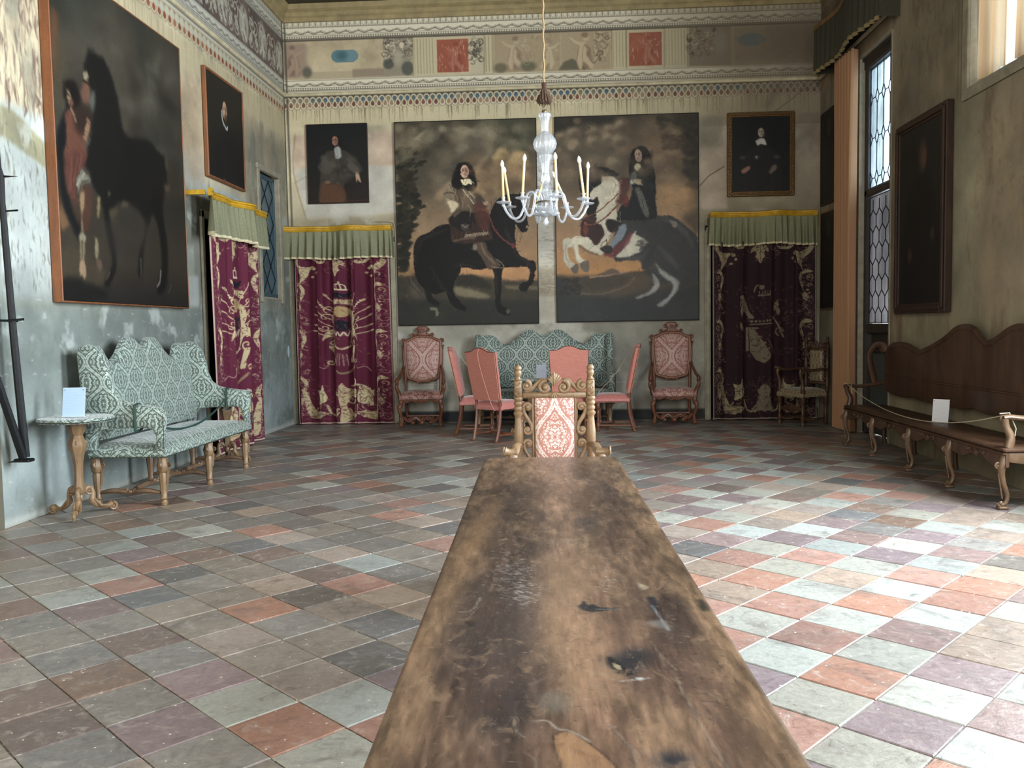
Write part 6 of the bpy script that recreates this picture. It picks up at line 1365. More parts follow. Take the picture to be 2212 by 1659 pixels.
# ---- green damask settee
def settee(loc, rz, label):
    r = empty('settee', loc, rz, label, 'sofa', None)
    half = [(0, 1.295), (.06, 1.315), (.13, 1.36), (.20, 1.382), (.27, 1.37), (.34, 1.32), (.42, 1.25), (.50, 1.20), (.57, 1.175), (.63, 1.18), (.67, 1.22), (.71, 1.28), (.77, 1.31), (.85, 1.315), (.93, 1.30)]
    top = [(-x, z) for x, z in half[::-1]]+half[1:]
    top = smooth_path(top, 3); n = len(top); lean = .10; b = MB(); rows = 12; zb = .54
    yb = lambda z: .24+lean*(z-.5)
    def pt(i, v, side):
        x, zt = top[i]; z = zb+(zt-zb)*v; rim = (1-abs(2*v-1)**6)**.5*(1-abs(x/.94)**10)**.5 if abs(x) < .94 else 0
        off = .035+.032*rim
        return (x, yb(z)-off if side == 0 else yb(z)+.028, z)
    vs = []; fs = []
    for s in (0, 1):
        for v in range(rows+1):
            for i in range(n): vs.append(pt(i, v/rows, s))
    m = n*(rows+1)
    for v in range(rows):
        for i in range(n-1):
            a = v*n+i; fs.append((a, a+1, a+n+1, a+n)); fs.append((m+a, m+a+n, m+a+n+1, m+a+1))
    for i in range(n-1):
        a = rows*n+i; fs.append((a, a+1, m+a+1, m+a)); fs.append((i+1, i, m+i, m+i+1))
    for v in range(rows):
        for i in (0, n-1): a = v*n+i; fs.append((a, a+n, m+a+n, m+a))
    b.add(vs, fs); b.build('backrest', M_greendam, r, smooth=60)
    for s in (-1, 1):
        b = MB(); out = [(.31, .46), (.31, .60), (.33, .9), (.35, 1.26), (.33, 1.31), (.27, 1.33), (.20, 1.31), (.14, 1.24), (.10, 1.12), (.08, 1.0), (.04, .91), (-.03, .86), (-.12, .835), (-.24, .82), (-.31, .805), (-.35, .77), (-.36, .70), (-.34, .60), (-.345, .46), (-.285, .46), (-.28, .58), (-.26, .63), (-.2, .645), (.05, .64), (.18, .63), (.22, .58), (.24, .46)]
        b.prism(out, .085, (s*.965, 0, 0), (0, 1, 0), (0, 0, 1), bev=.02); b.build('wing_arm', M_greendam, r, smooth=50)
    b = MB(); cushion(b, 1.97, .64, .10, .40, 0, -.03, .035, 40, 16); b.build('seat', M_greendam, r, smooth=50)
    b = MB(); P = [(-.985, .28, .405), (-.985, -.355, .405), (.985, -.355, .405), (.985, .28, .405)]; nails(b, P, .034, .0065); nails(b, [(-1.01, -.355, .47), (-1.01, -.355, .76)], .034, .006); nails(b, [(1.01, -.355, .47), (1.01, -.355, .76)], .034, .006); b.build('nail_trim', M_nailgreen, r)
    pf = [(0, .030), (.05, .034), (.07, .028), (.10, .024), (.13, .036), (.16, .026), (.35, .030), (.60, .040), (.66, .034), (.70, .046), (.82, .052), (.9, .040), (1, .044)]
    for (x, y) in ((-.93, -.30), (0, -.30), (.93, -.30), (-.93, .26), (0, .26), (.93, .26)):
        l = MB()
        vs = []; fs = []
        for h, rr in pf:
            for a in range(8):
                an = PI/4*a+PI/8; q = 1/max(abs(math.cos(an)), abs(math.sin(an))); vs.append((x+rr*.92*q*math.cos(an)*.95, y+rr*.92*q*math.sin(an)*.95, .405*h))
        for k in range(len(pf)-1):
            for a in range(8): a2 = (a+1) % 8; fs.append((k*8+a, k*8+a2, k*8+8+a2, k*8+8+a))
        fs += [tuple(range(7, -1, -1)), tuple(range((len(pf)-1)*8, len(pf)*8))]; l.add(vs, fs)
        for s in (-1, 1):
            scroll3(l, (x+s*.048, y-.01, .335), (s, 0, 0), (0, 0, 1), .022, .008, 1.2, PI*.5, 1); scroll3(l, (x, y+s*.05 if y > 0 else y-.052, .33), (0, -1, 0), (0, 0, 1), .02, .007, 1.0, PI*.5, 1)
        for q in range(3): l.tube([(x+(q-1)*.016, y-.045, .29), (x+(q-1)*.012, y-.034, .17)], .004, 5)
        l.build('leg', M_paleoak, r, smooth=40)
    def stretch(p0, p1, nm='stretcher'):
        b = MB(); p0 = Vector(p0); p1 = Vector(p1); d = p1-p0; L = d.length; d.normalize(); u = Vector((0, 0, 1)); pts = []; R = []
        for k in range(25): t = k/24; pts.append(p0+d*L*t+u*(.022*math.sin(t*PI*2)*(1 if t < .5 else -1)*.8)); R.append(.014+.008*abs(math.sin(t*PI*2)))
        b.tube(pts, R, 7); mid = p0+d*L*.5; scroll3(b, mid-d*.03+u*.02, d, u, .03, .009, 1.3, 0, 1); scroll3(b, mid+d*.03+u*.02, -d, u, .03, .009, 1.3, 0, 1); b.ball(mid+u*.01, .024, 8, (1, 1, .8)); b.build(nm, M_walnut, r)
    for x in (-.93, 0, .93): stretch((x, -.27, .10), (x, .24, .10))
    for a, q in ((-.93, 0), (0, .93)): stretch((a, -.02, .11), (q, -.02, .11))
    return r
SETTEE = settee((-3.585, 7.83, 0), PI/2, 'green damask settee with winged arms against the left wall')
settee((-.25, 12.52, 0), 0, 'green damask settee against the back wall behind the pink side chairs')

# ---- round pedestal tables covered in the same damask
def pedestal(loc, rz, label, sc=1.0):
    r = empty('pedestal_table', loc, rz, label, 'side table', 'damask-topped pedestal tables'); r.scale = (sc, sc, sc)
    b = MB(); b.lathe([(.05, .735), (.262, .738), (.275, .745), (.277, .765), (.27, .774), (.20, .778), (.0005, .779)], n=40); b.build('tabletop', M_greendam, r, smooth=40)
    b = MB(); b.tube([(.279*math.cos(2*PI*k/184), .279*math.sin(2*PI*k/184), .752) for k in range(184)], [.0062*(.34+.66*abs(math.sin(PI*k/4))) for k in range(184)], 5, closed=True)
    b.build('nail_trim', M_nailgreen, r)
    b = MB(); pf = [(.17, .030), (.20, .044), (.23, .036), (.30, .028), (.40, .030), (.48, .040), (.53, .056), (.57, .060), (.60, .046), (.63, .036), (.66, .052), (.71, .060), (.735, .060)]
    vs = []; fs = []
    for z, rr in pf:
        for a in range(12):
            an = 2*PI*a/12; q = 1+.14*(a % 2); vs.append((rr*q*math.cos(an), rr*q*math.sin(an), z))
    for k in range(len(pf)-1):
        for a in range(12): a2 = (a+1) % 12; fs.append((k*12+a, k*12+a2, k*12+12+a2, k*12+12+a))
    fs += [tuple(range(11, -1, -1)), tuple(range((len(pf)-1)*12, len(pf)*12))]; b.add(vs, fs)
    for k in range(4):
        a = k*PI/2+.4; u = (math.cos(a), math.sin(a), 0); scroll3(b, (.05*u[0], .05*u[1], .57), u, (0, 0, 1), .024, .008, 1.3, -PI/2, 1, [(-.015, -.07), (-.02, -.16)])
    b.ball((0, 0, .14), .032, 10, (1, 1, 1.3)); b.build('column', M_paleoak, r, smooth=40)
    for k in range(3):
        a = 2*PI*k/3+PI/6+.35; u = Vector((math.cos(a), math.sin(a), 0)); z = Vector((0, 0, 1)); b = MB()
        pts = smooth_path([(.03, .19), (.07, .215), (.10, .17), (.095, .11), (.14, .06), (.20, .045), (.245, .06)], 5); b.tube([u*p[0]+z*p[1] for p in pts], [.03-.012*abs(math.sin(i/len(pts)*PI*2)) for i in range(len(pts))], 8, (.8, 1))
        scroll3(b, u*.07+z*.185, u, z, .036, .012, 1.4, PI*.6, 1); scroll3(b, u*.25+z*.035, u, z, .034, .012, 1.4, PI*.5, 1)
        for q in (-1, 1): b.tube([u*.10+u.cross(z)*q*.02+z*.12, u*.15+u.cross(z)*q*.024+z*.06, u*.21+u.cross(z)*q*.02+z*.05], [.008, .011, .006], 6)
        b.tube([u*.27+z*.02, u*.295+z*.012], [.014, .004], 6); b.build('foot', M_paleoak, r, smooth=50)
    return r
pedestal((-3.77, 6.5, 0), 0.0, 'round damask-topped pedestal table in front of the near end of the left settee')
pedestal((-3.66, 9.22, 0), 1.0, 'round damask-topped pedestal table beyond the far arm of the left settee')
pedestal((-.42, 11.55, 0), .4, 'round damask-topped pedestal table among the pink side chairs', .94)

# ---- salmon side chairs
def side_chair():
    r = empty('side_chair', (0, 0, 0), 0, 'x', 'chair', 'salmon upholstered side chairs')
    W, zb, zt = .50, .52, 1.12; lean = .20
    Y = lambda z: .21+lean*max(0, z-.45)
    def topz(x): q = x/(W/2); return zt+.045*math.exp(-(q/.42)**4)+.008*(1-abs(q))
    def wx(v): return W*(.86+.14*v)
    N = 26; Rr = 14
    def front(u, v):
        x = (u-.5)*wx(v); z = zb+(topz(x)-zb)*v; k = max(0, 1-abs(2*u-1)**5)**.6*max(0, 1-abs(2*v-1)**6)**.6; return (x, Y(z)-.02-.045*k, z)
    def back(u, v): x = (u-.5)*wx(v); z = zb+(topz(x)-zb)*v; return (x, Y(z)+.03, z)
    b = MB(); b.surf(front, N, Rr); b.build('back_cushion', M_rose, r, smooth=60)
    b = MB(); b.surf(lambda u, v: back(1-u, v), N, Rr)
    for e in (0, 1): b.surf(lambda u, v: tuple(front(e, v)[i]*(1-u)+back(e, v)[i]*u for i in range(3)), 2, Rr)
    for e in (0, 1): b.surf(lambda u, v: tuple(front(u, e)[i]*(1-v)+back(u, e)[i]*v for i in range(3)), N, 2)
    b.build('back_cover', M_salmon, r, smooth=30)
    b = MB()
    for e in (0, 1): P = [tuple(back(e, v/8)[i]*.75+front(e, v/8)[i]*.25+(0, 0, 0)[i] for i in range(3)) for v in range(9)]; nails(b, [(p[0]+(.002 if e else -.002), p[1], p[2]) for p in P], .028, .0055)
    P = [back(u/10, 1) for u in range(11)]; nails(b, P, .028, .005); nails(b, [(-.25, .22, .405), (-.25, -.24, .405), (.25, -.24, .405), (.25, .22, .405)], .03, .0055); b.build('nail_trim', M_nail, r)
    b = MB(); cushion(b, .50, .47, .085, .395, 0, -.005, .03, 20, 16, .9); b.build('seat', M_rose, r, smooth=50)
    for s in (-1, 1):
        b = MB(); pts = smooth_path([(s*.19, .30, 0), (s*.195, .275, .06), (s*.20, .235, .22), (s*.20, .215, .42), (s*.20, Y(.56)+.005, .56)], 5); b.tube(pts, [.024-.004*k/len(pts) for k in range(len(pts))], 8, (.8, 1), up=(0, 1, 0)); b.box((s*.19, .30, .012), (.045, .05, .024), bev=.008); b.build('leg', M_reddish, r, smooth=50)
        b = MB(); b.box((s*.21, -.19, .355), (.05, .05, .09), bev=.006); turned(b, s*.21, -.19, .12, .31, [(0, .018), (.1, .024), (.25, .014), (.6, .022), (.85, .026), (.92, .016), (1, .02)]); b.box((s*.21, -.19, .085), (.045, .045, .08), bev=.006); turned(b, s*.21, -.19, 0, .05, [(0, .012), (.3, .022), (.8, .02), (1, .014)]); b.build('leg', M_reddish, r, smooth=50)
    b = MB()
    for s in (-1, 1): b.box((s*.20, .03, .085), (.022, .44, .028), bev=.006)
    b.box((0, .0, .085), (.40, .022, .028), bev=.006); b.build('stretcher', M_reddish, r, smooth=40)
    return r
sc0 = side_chair()
SIDE = [((-1.13, 11.62, 0), math.radians(93), 'salmon side chair seen from its side, nearest the left red-backed armchair'),
        ((-.78, 10.93, 0), math.radians(180-38), 'salmon side chair turned half away with a cord down its back'),
        ((.10, 11.35, 0), math.radians(180), 'salmon side chair seen straight from behind, over the carved chair'),
        ((.70, 11.84, 0), math.radians(-96), 'salmon side chair facing left, at the right end of the back settee')]
SIDE[0] = (SIDE[0][0], SIDE[0][1], 'salmon side chair in profile facing right, beside the left high-backed armchair')
SCH = []
for i, (p, a, lb) in enumerate(SIDE):
    o = sc0 if i == 0 else copy_tree(sc0); SCH.append(o)
    o.location = p; o.rotation_euler = (0, 0, a); o['label'] = lb

# ---- high-backed carved armchairs
def high_armchair():
    r = empty('high_armchair', (0, 0, 0), 0, 'x', 'armchair', 'high-backed rose damask armchairs')
    lean = .10; Y = lambda z: .22+lean*(z-.45)
    half = [(0, 1.295), (.09, 1.29), (.17, 1.255), (.235, 1.225), (.25, 1.215), (.245, 1.0), (.225, .80), (.205, .71), (.12, .675), (0, .655)]
    out = half+[(-x, z) for x, z in half[::-1][1:-1]]
    out = smooth_path(out+[out[0]], 3)[:-1]; n = len(out); b = MB(); cz = 1.0
    vs = []; rings = [(1.0, 0), (.94, .022), (.8, .034), (.5, .042), (.2, .045)]
    for s, o_ in rings: vs += [(x*s, Y(cz+(z-cz)*s)-.012-o_, cz+(z-cz)*s) for x, z in out]
    vs.append((0, Y(cz)-.06, cz)); fs = []
    for k in range(len(rings)-1):
        for i in range(n): j = (i+1) % n; fs.append((k*n+i, k*n+n+i, k*n+n+j, k*n+j))
    L = (len(rings)-1)*n
    for i in range(n): fs.append((L+i, len(vs)-1, L+(i+1) % n))
    b.add(vs, fs); b.add([(x, Y(z)+.012, z) for x, z in out], [tuple(range(n))]); b.build('back_cushion', M_rosedam, r, smooth=70)
    # carved frame of the back
    f = MB(); g = [(x*1.0+(.018 if x > .01 else -.018 if x < -.01 else 0), z) for x, z in out]
    f.tube([(x, Y(z), z+(.012 if z > 1.15 else -.012 if z < .72 else 0)) for x, z in g], .026, 8, (1, .9), closed=True)
    for s in (-1, 1):
        f.tube(smooth_path([(s*.27, Y(1.2), 1.2), (s*.285, Y(1.0), 1.0), (s*.265, Y(.8), .8), (s*.26, Y(.6), .6), (s*.255, .23, .44)], 4), .022, 8)
        scroll3(f, (s*.29, Y(1.24)-.01, 1.245), (s, 0, 0), (0, 0, 1), .036, .012, 1.3, PI, 1, [(-.06, -.01), (-.10, .03), (-.16, .065)]); scroll3(f, (s*.15, Y(1.34), 1.335), (s, 0, 0), (0, 0, 1), .026, .010, 1.2, PI, 1, [(-.05, 0), (-.09, .03)])
        scroll3(f, (s*.075, Y(1.42), 1.405), (s, 0, 0), (0, 0, 1), .028, .011, 1.2, PI*.5, 1, [(-.02, .05), (-.06, .055)]); f.tube([(s*.27, Y(1.2)-.02, 1.16), (s*.315, Y(1.16), 1.18), (s*.30, Y(1.1), 1.11)], [.01, .012, .005], 6)
        scroll3(f, (s*.07, Y(.63)-.01, .625), (s, 0, 0), (0, 0, 1), .028, .010, 1.2, PI, 1, [(-.05, -.01)])
    f.prism(smooth_path([(-.09, 1.33), (-.05, 1.37), (-.075, 1.42), (-.06, 1.455), (0, 1.465), (.06, 1.455), (.075, 1.42), (.05, 1.37), (.09, 1.33), (0, 1.31), (-.09, 1.33)], 3)[:-1], .04, (0, Y(1.4), 0), (1, 0, 0), (0, 0, 1), bev=.01)
    for k in range(5): a = PI*(k+.5)/5; f.tube([(0, Y(1.37)-.025, 1.365), (.05*math.cos(a), Y(1.4)-.028, 1.365+.07*math.sin(a))], [.005, .01], 6)
    f.prism([(-.27, .40), (.27, .40), (.27, .45), (-.27, .45)], .04, (0, .235, 0), (1, 0, 0), (0, 0, 1), bev=.008); f.build('back_frame', M_reddish, r, smooth=50)
    b = MB(); cushion(b, .60, .50, .095, .40, 0, -.02, .035, 22, 18, .9); b.build('seat', M_rosedam, r, smooth=50)
    b = MB(); nails(b, [(-.29, .2, .408), (-.302, -.27, .408), (.302, -.27, .408), (.29, .2, .408)], .03, .006); b.build('nail_trim', M_nail, r)
    b = MB(); ap = [(-.28, .40)]+[(x/20*.28, .385-.028*abs(math.sin(x/20*PI*2))-.02*(1 if abs(x) < 3 else 0)) for x in range(-19, 20)]+[(.28, .40)]; b.prism(ap, .022, (0, -.255, 0), (1, 0, 0), (0, 0, 1), bev=.005); scroll3(b, (-.05, -.27, .37), (1, 0, 0), (0, 0, 1), .022, .007, 1.2, 0, 1); scroll3(b, (.05, -.27, .37), (-1, 0, 0), (0, 0, 1), .022, .007, 1.2, 0, 1); b.build('apron', M_reddish, r, smooth=40)
    for s in (-1, 1):
        b = MB(); p = smooth_path([(s*.275, Y(.86)-.02, .86), (s*.30, .16, .80), (s*.32, .04, .735), (s*.33, -.10, .70), (s*.335, -.22, .69), (s*.34, -.27, .66)], 5); b.tube(p, [.022+.010*k/len(p) for k in range(len(p))], 8, (1.1, .8)); scroll3(b, (s*.335, -.26, .655), (0, -1, 0), (0, 0, 1), .04, .015, 1.3, PI*.5, 1); scroll3(b, (s*.285, .19, .87), (0, -1, 0), (0, 0, 1), .034, .012, 1.3, 0, 1)
        b.tube(smooth_path([(s*.335, -.23, .64), (s*.345, -.25, .58), (s*.315, -.21, .50), (s*.30, -.22, .42)], 5), [.03, .026, .024, .02, .022, .024, .026, .03, .03, .03, .03, .03, .03, .03, .03, .03][:16], 8); scroll3(b, (s*.33, -.25, .57), (0, -1, 0), (0, 0, 1), .026, .009, 1.2, 0, -1); b.build('arm', M_reddish, r, smooth=50)
        b = MB(); b.box((s*.285, -.235, .365), (.055, .055, .10), bev=.012); b.tube(smooth_path([(s*.285, -.235, .33), (s*.31, -.27, .28), (s*.295, -.25, .20), (s*.275, -.22, .12), (s*.285, -.25, .05), (s*.29, -.28, .015)], 4), [.032, .036, .036, .032, .028, .026, .025, .024, .022, .022, .02, .02, .022, .024, .028, .03, .032, .034, .032, .03, .026][:21], 8); scroll3(b, (s*.30, -.265, .29), (0, -1, 0), (0, 0, 1), .028, .01, 1.2, 0, 1); scroll3(b, (s*.287, -.275, .04), (0, -1, 0), (0, 0, 1), .026, .01, 1.2, PI, 1); b.build('leg', M_reddish, r, smooth=50)
        b = MB(); b.tube(smooth_path([(s*.255, .23, .42), (s*.255, .24, .25), (s*.255, .27, .10), (s*.255, .30, .012)], 4), [.026, .026, .025, .024, .024, .024, .022, .022, .022, .022, .022, .024, .026], 8); b.build('leg', M_reddish, r, smooth=50)
    b = MB(); p = [(k/24*.54-.27, -.16, .105+.03*math.cos(k/24*PI*6)) for k in range(25)]; b.tube(p, [.016+.012*abs(math.cos(k/24*PI*3)) for k in range(25)], 7)
    for x, w in ((-.13, .032), (0, .045), (.13, .032)):
        b.ball((x, -.165, .06), w, 8, (1, .6, .9))
        for s in (-1, 1): scroll3(b, (x+s*.03, -.165, .125), (s, 0, 0), (0, 0, 1), .03, .010, 1.3, 0, 1)
    b.tube([(0, -.165, .1), (0, .2, .11)], .016, 6); b.tube([(-.255, .23, .12), (.255, .23, .12)], .016, 6); b.build('stretcher', M_reddish, r, smooth=50)
    return r
ha = high_armchair()
for i, (p, a, lb) in enumerate([((-2.05, 12.62, 0), math.radians(4), 'high-backed rose damask armchair beside the eagle curtain, left of the salmon chairs'),
                                ((1.62, 12.66, 0), math.radians(-3), 'high-backed rose damask armchair beside the dark right-hand curtain')]):
    o = ha if i == 0 else copy_tree(ha); o.location = p; o.rotation_euler = (0, 0, a); o['label'] = lb

# ---- carved chair with turned posts
def carved_chair(loc, rz, label, mat, fabric):
    r = empty('carved_armchair', loc, rz, label, 'armchair'); lean = .06; Y = lambda z: .24+lean*(z-.45); px = .202
    pf = [(.46, .020), (.50, .022), (.52, .030), (.535, .021), (.60, .026), (.72, .019), (.74, .024), (.752, .030), (.765, .020), (.79, .026), (.84, .0265), (.86, .024), (.915, .019), (.93, .019), (.938, .027), (.950, .027), (.957, .018), (.968, .024), (.98, .024), (.986, .018), (.997, .025), (1.008, .025), (1.014, .018), (1.024, .026), (1.034, .026), (1.040, .020)]
    for s in (-1, 1):
        b = MB(); x = s*px; b.lathe([(q, z) for z, q in pf], (x, Y(.8), 0), 16); b.box((x, Y(.9), 1.085), (.044, .044, .095), bev=.006)
        for zz in (1.055, 1.085, 1.115):   # carved rosette and leaf strokes on the block
            for q in (-1, 1): b.tube([(x, Y(.9)-.024, zz-.012), (x+q*.015, Y(.9)-.025, zz+.006)], [.004, .003], 5)
        b.ball((x, Y(.9)-.024, 1.085), .007, 8); b.lathe([(.019, 1.13), (.024, 1.136), (.013, 1.145), (.013, 1.152), (.020, 1.165), (.022, 1.178), (.016, 1.188), (.020, 1.192), (.022, 1.203), (.014, 1.215), (.001, 1.218)], (x, Y(.9), 0), 14)
        b.box((x, .235, .38), (.05, .05, .18), bev=.005); b.lathe([(.022, .14), (.028, .16), (.016, .18), (.024, .24), (.022, .28), (.028, .29)], (x, .235, 0), 12); b.box((x, .235, .07), (.046, .046, .14), bev=.005); b.build('post', mat, r, smooth=50)
    b = MB(); yc = Y(.92)
    b.box((0, yc, 1.046), (.36, .032, .034), bev=.006); b.box((0, yc, .575), (.36, .03, .04), bev=.006)
    for s in (-1, 1):
        A = ((s, 0, 0), (0, 0, 1))
        scroll3(b, (s*.052, yc-.010, 1.090), *A, .036, .0145, 1.5, PI*.5, 1)
        scroll3(b, (s*.155, yc-.010, 1.100), *A, .028, .0125, 1.4, PI*.5, -1)
        b.tube(smooth_path([(s*.04, yc, 1.125), (s*.075, yc, 1.128), (s*.105, yc, 1.102), (s*.135, yc, 1.075), (s*.165, yc, 1.073)], 4), .015, 7)
        for k in range(3): a = PI/2-s*(.28+.30*k); b.tube([(s*.004, yc-.012, 1.10), (math.cos(a)*.035, yc-.02, 1.10+.058*math.sin(a)), (math.cos(a)*.046, yc-.012, 1.10+.067*math.sin(a))], [.004, .0085, .006], 7)
        b.tube([(s*.118, yc, 1.03), (s*.118, yc, .59)], .009, 6, (1, 1.5))
        # two S scrolls between panel and post
        for z0 in (1.005, .795):
            scroll3(b, (s*.150, yc-.004, z0-.026), *A, .024, .0125, 1.4, 0, -1)
            b.tube(smooth_path([(s*.174, yc-.004, z0-.028), (s*.170, yc-.002, z0-.060), (s*.150, yc-.002, z0-.095), (s*.132, yc-.002, z0-.125), (s*.128, yc-.004, z0-.158)], 4), .0125, 7)
            scroll3(b, (s*.152, yc-.004, z0-.158), *A, .024, .0125, 1.4, PI, -1)
            b.ball((s*.184, yc-.004, z0-.105), .010, 7)
    b.tube([(0, yc-.012, 1.09), (0, yc-.022, 1.155), (0, yc-.014, 1.172)], [.005, .010, .006], 7)
    for k in range(5): a = -PI/2+(k-2)*.45; b.tube([(0, yc-.014, 1.06), (.035*math.cos(a), yc-.02, 1.06+.028*math.sin(a))], [.004, .006], 5)
    b.build('back_frame', mat, r, smooth=60)
    b = MB(); W = .218; z0, z1 = .60, 1.03
    b.surf(lambda u, v: ((u-.5)*W, yc-.012-.022*(max(0, 1-abs(2*u-1)**5)*max(0, 1-abs(2*v-1)**12))**.6, z0+(z1-z0)*v), 18, 20); b.surf(lambda u, v: ((.5-u)*W, yc+.012, z0+(z1-z0)*v), 1, 1)
    for e in (-1, 1): b.surf(lambda u, v: (e*W/2, yc-.012+.024*u, z0+(z1-z0)*v), 1, 1)
    b.build('back_panel', fabric, r, smooth=60)
    b = MB(); cushion(b, .50, .46, .09, .40, 0, 0, .03, 18, 16, .9); b.build('seat', fabric, r, smooth=50)
    for s in (-1, 1):
        b = MB(); p = smooth_path([(s*px, Y(.7)-.01, .765), (s*.215, .14, .775), (s*.222, .0, .765), (s*.228, -.12, .770), (s*.234, -.22, .786)], 5); b.tube(p, [.02+.012*k/len(p) for k in range(len(p))], 9, (1.15, .75), up=(0, 0, 1))
        b.tube([(s*.205, -.215, .790), (s*.232, -.225, .790), (s*.256, -.225, .794), (s*.262, -.225, .796)], [.022, .019, .021, .026], 12); b.lathe([(.024, -.006), (.027, 0), (.020, .006)], (s*.266, -.225, .796), 12, roty(PI/2)); b.tube(smooth_path([(s*.222, -.235, .775), (s*.222, -.245, .72), (s*.222, -.205, .61), (s*.225, -.20, .50)], 5), [.026, .026, .026, .024, .022, .022, .022, .022, .024, .024, .024, .024, .024, .024, .024, .024], 9); b.build('arm', mat, r, smooth=50)
        b = MB(); b.box((s*.225, -.20, .40), (.05, .05, .20), bev=.005); b.lathe([(.02, .14), (.028, .155), (.016, .17), (.026, .23), (.022, .28), (.028, .30)], (s*.225, -.20, 0), 12); b.box((s*.225, -.20, .10), (.046, .046, .09), bev=.005); b.lathe([(.024, 0), (.028, .02), (.026, .045), (.018, .055)], (s*.225, -.20, 0), 12); b.build('leg', mat, r, smooth=50)
    b = MB(); b.prism(smooth_path([(-.2, .25), (-.1, .27), (0, .31), (.1, .27), (.2, .25), (.2, .21), (.08, .2), (0, .18), (-.08, .2), (-.2, .21)], 3), .02, (0, -.2, 0), (1, 0, 0), (0, 0, 1), bev=.004)
    for s in (-1, 1): b.box((s*.213, .02, .09), (.024, .4, .03), bev=.005)
    b.box((0, .02, .09), (.4, .024, .03), bev=.005); b.build('stretcher', mat, r, smooth=40)
    return r
FC = carved_chair((-.033, 4.56, 0), math.radians(1.5), 'carved armchair with scrolls and ivory-rose panel at the far end of the long table', M_paleoak, M_whitedam)
FC.scale = (1, 1, .983)
carved_chair((3.36, 12.28, 0), math.radians(-62), 'shadowed carved armchair with a pale seat, in the right corner by the tan curtain', M_oldwalnut, m_damask('faded_gold_damask', (110, 92, 66), (168, 148, 112), .2, .16))

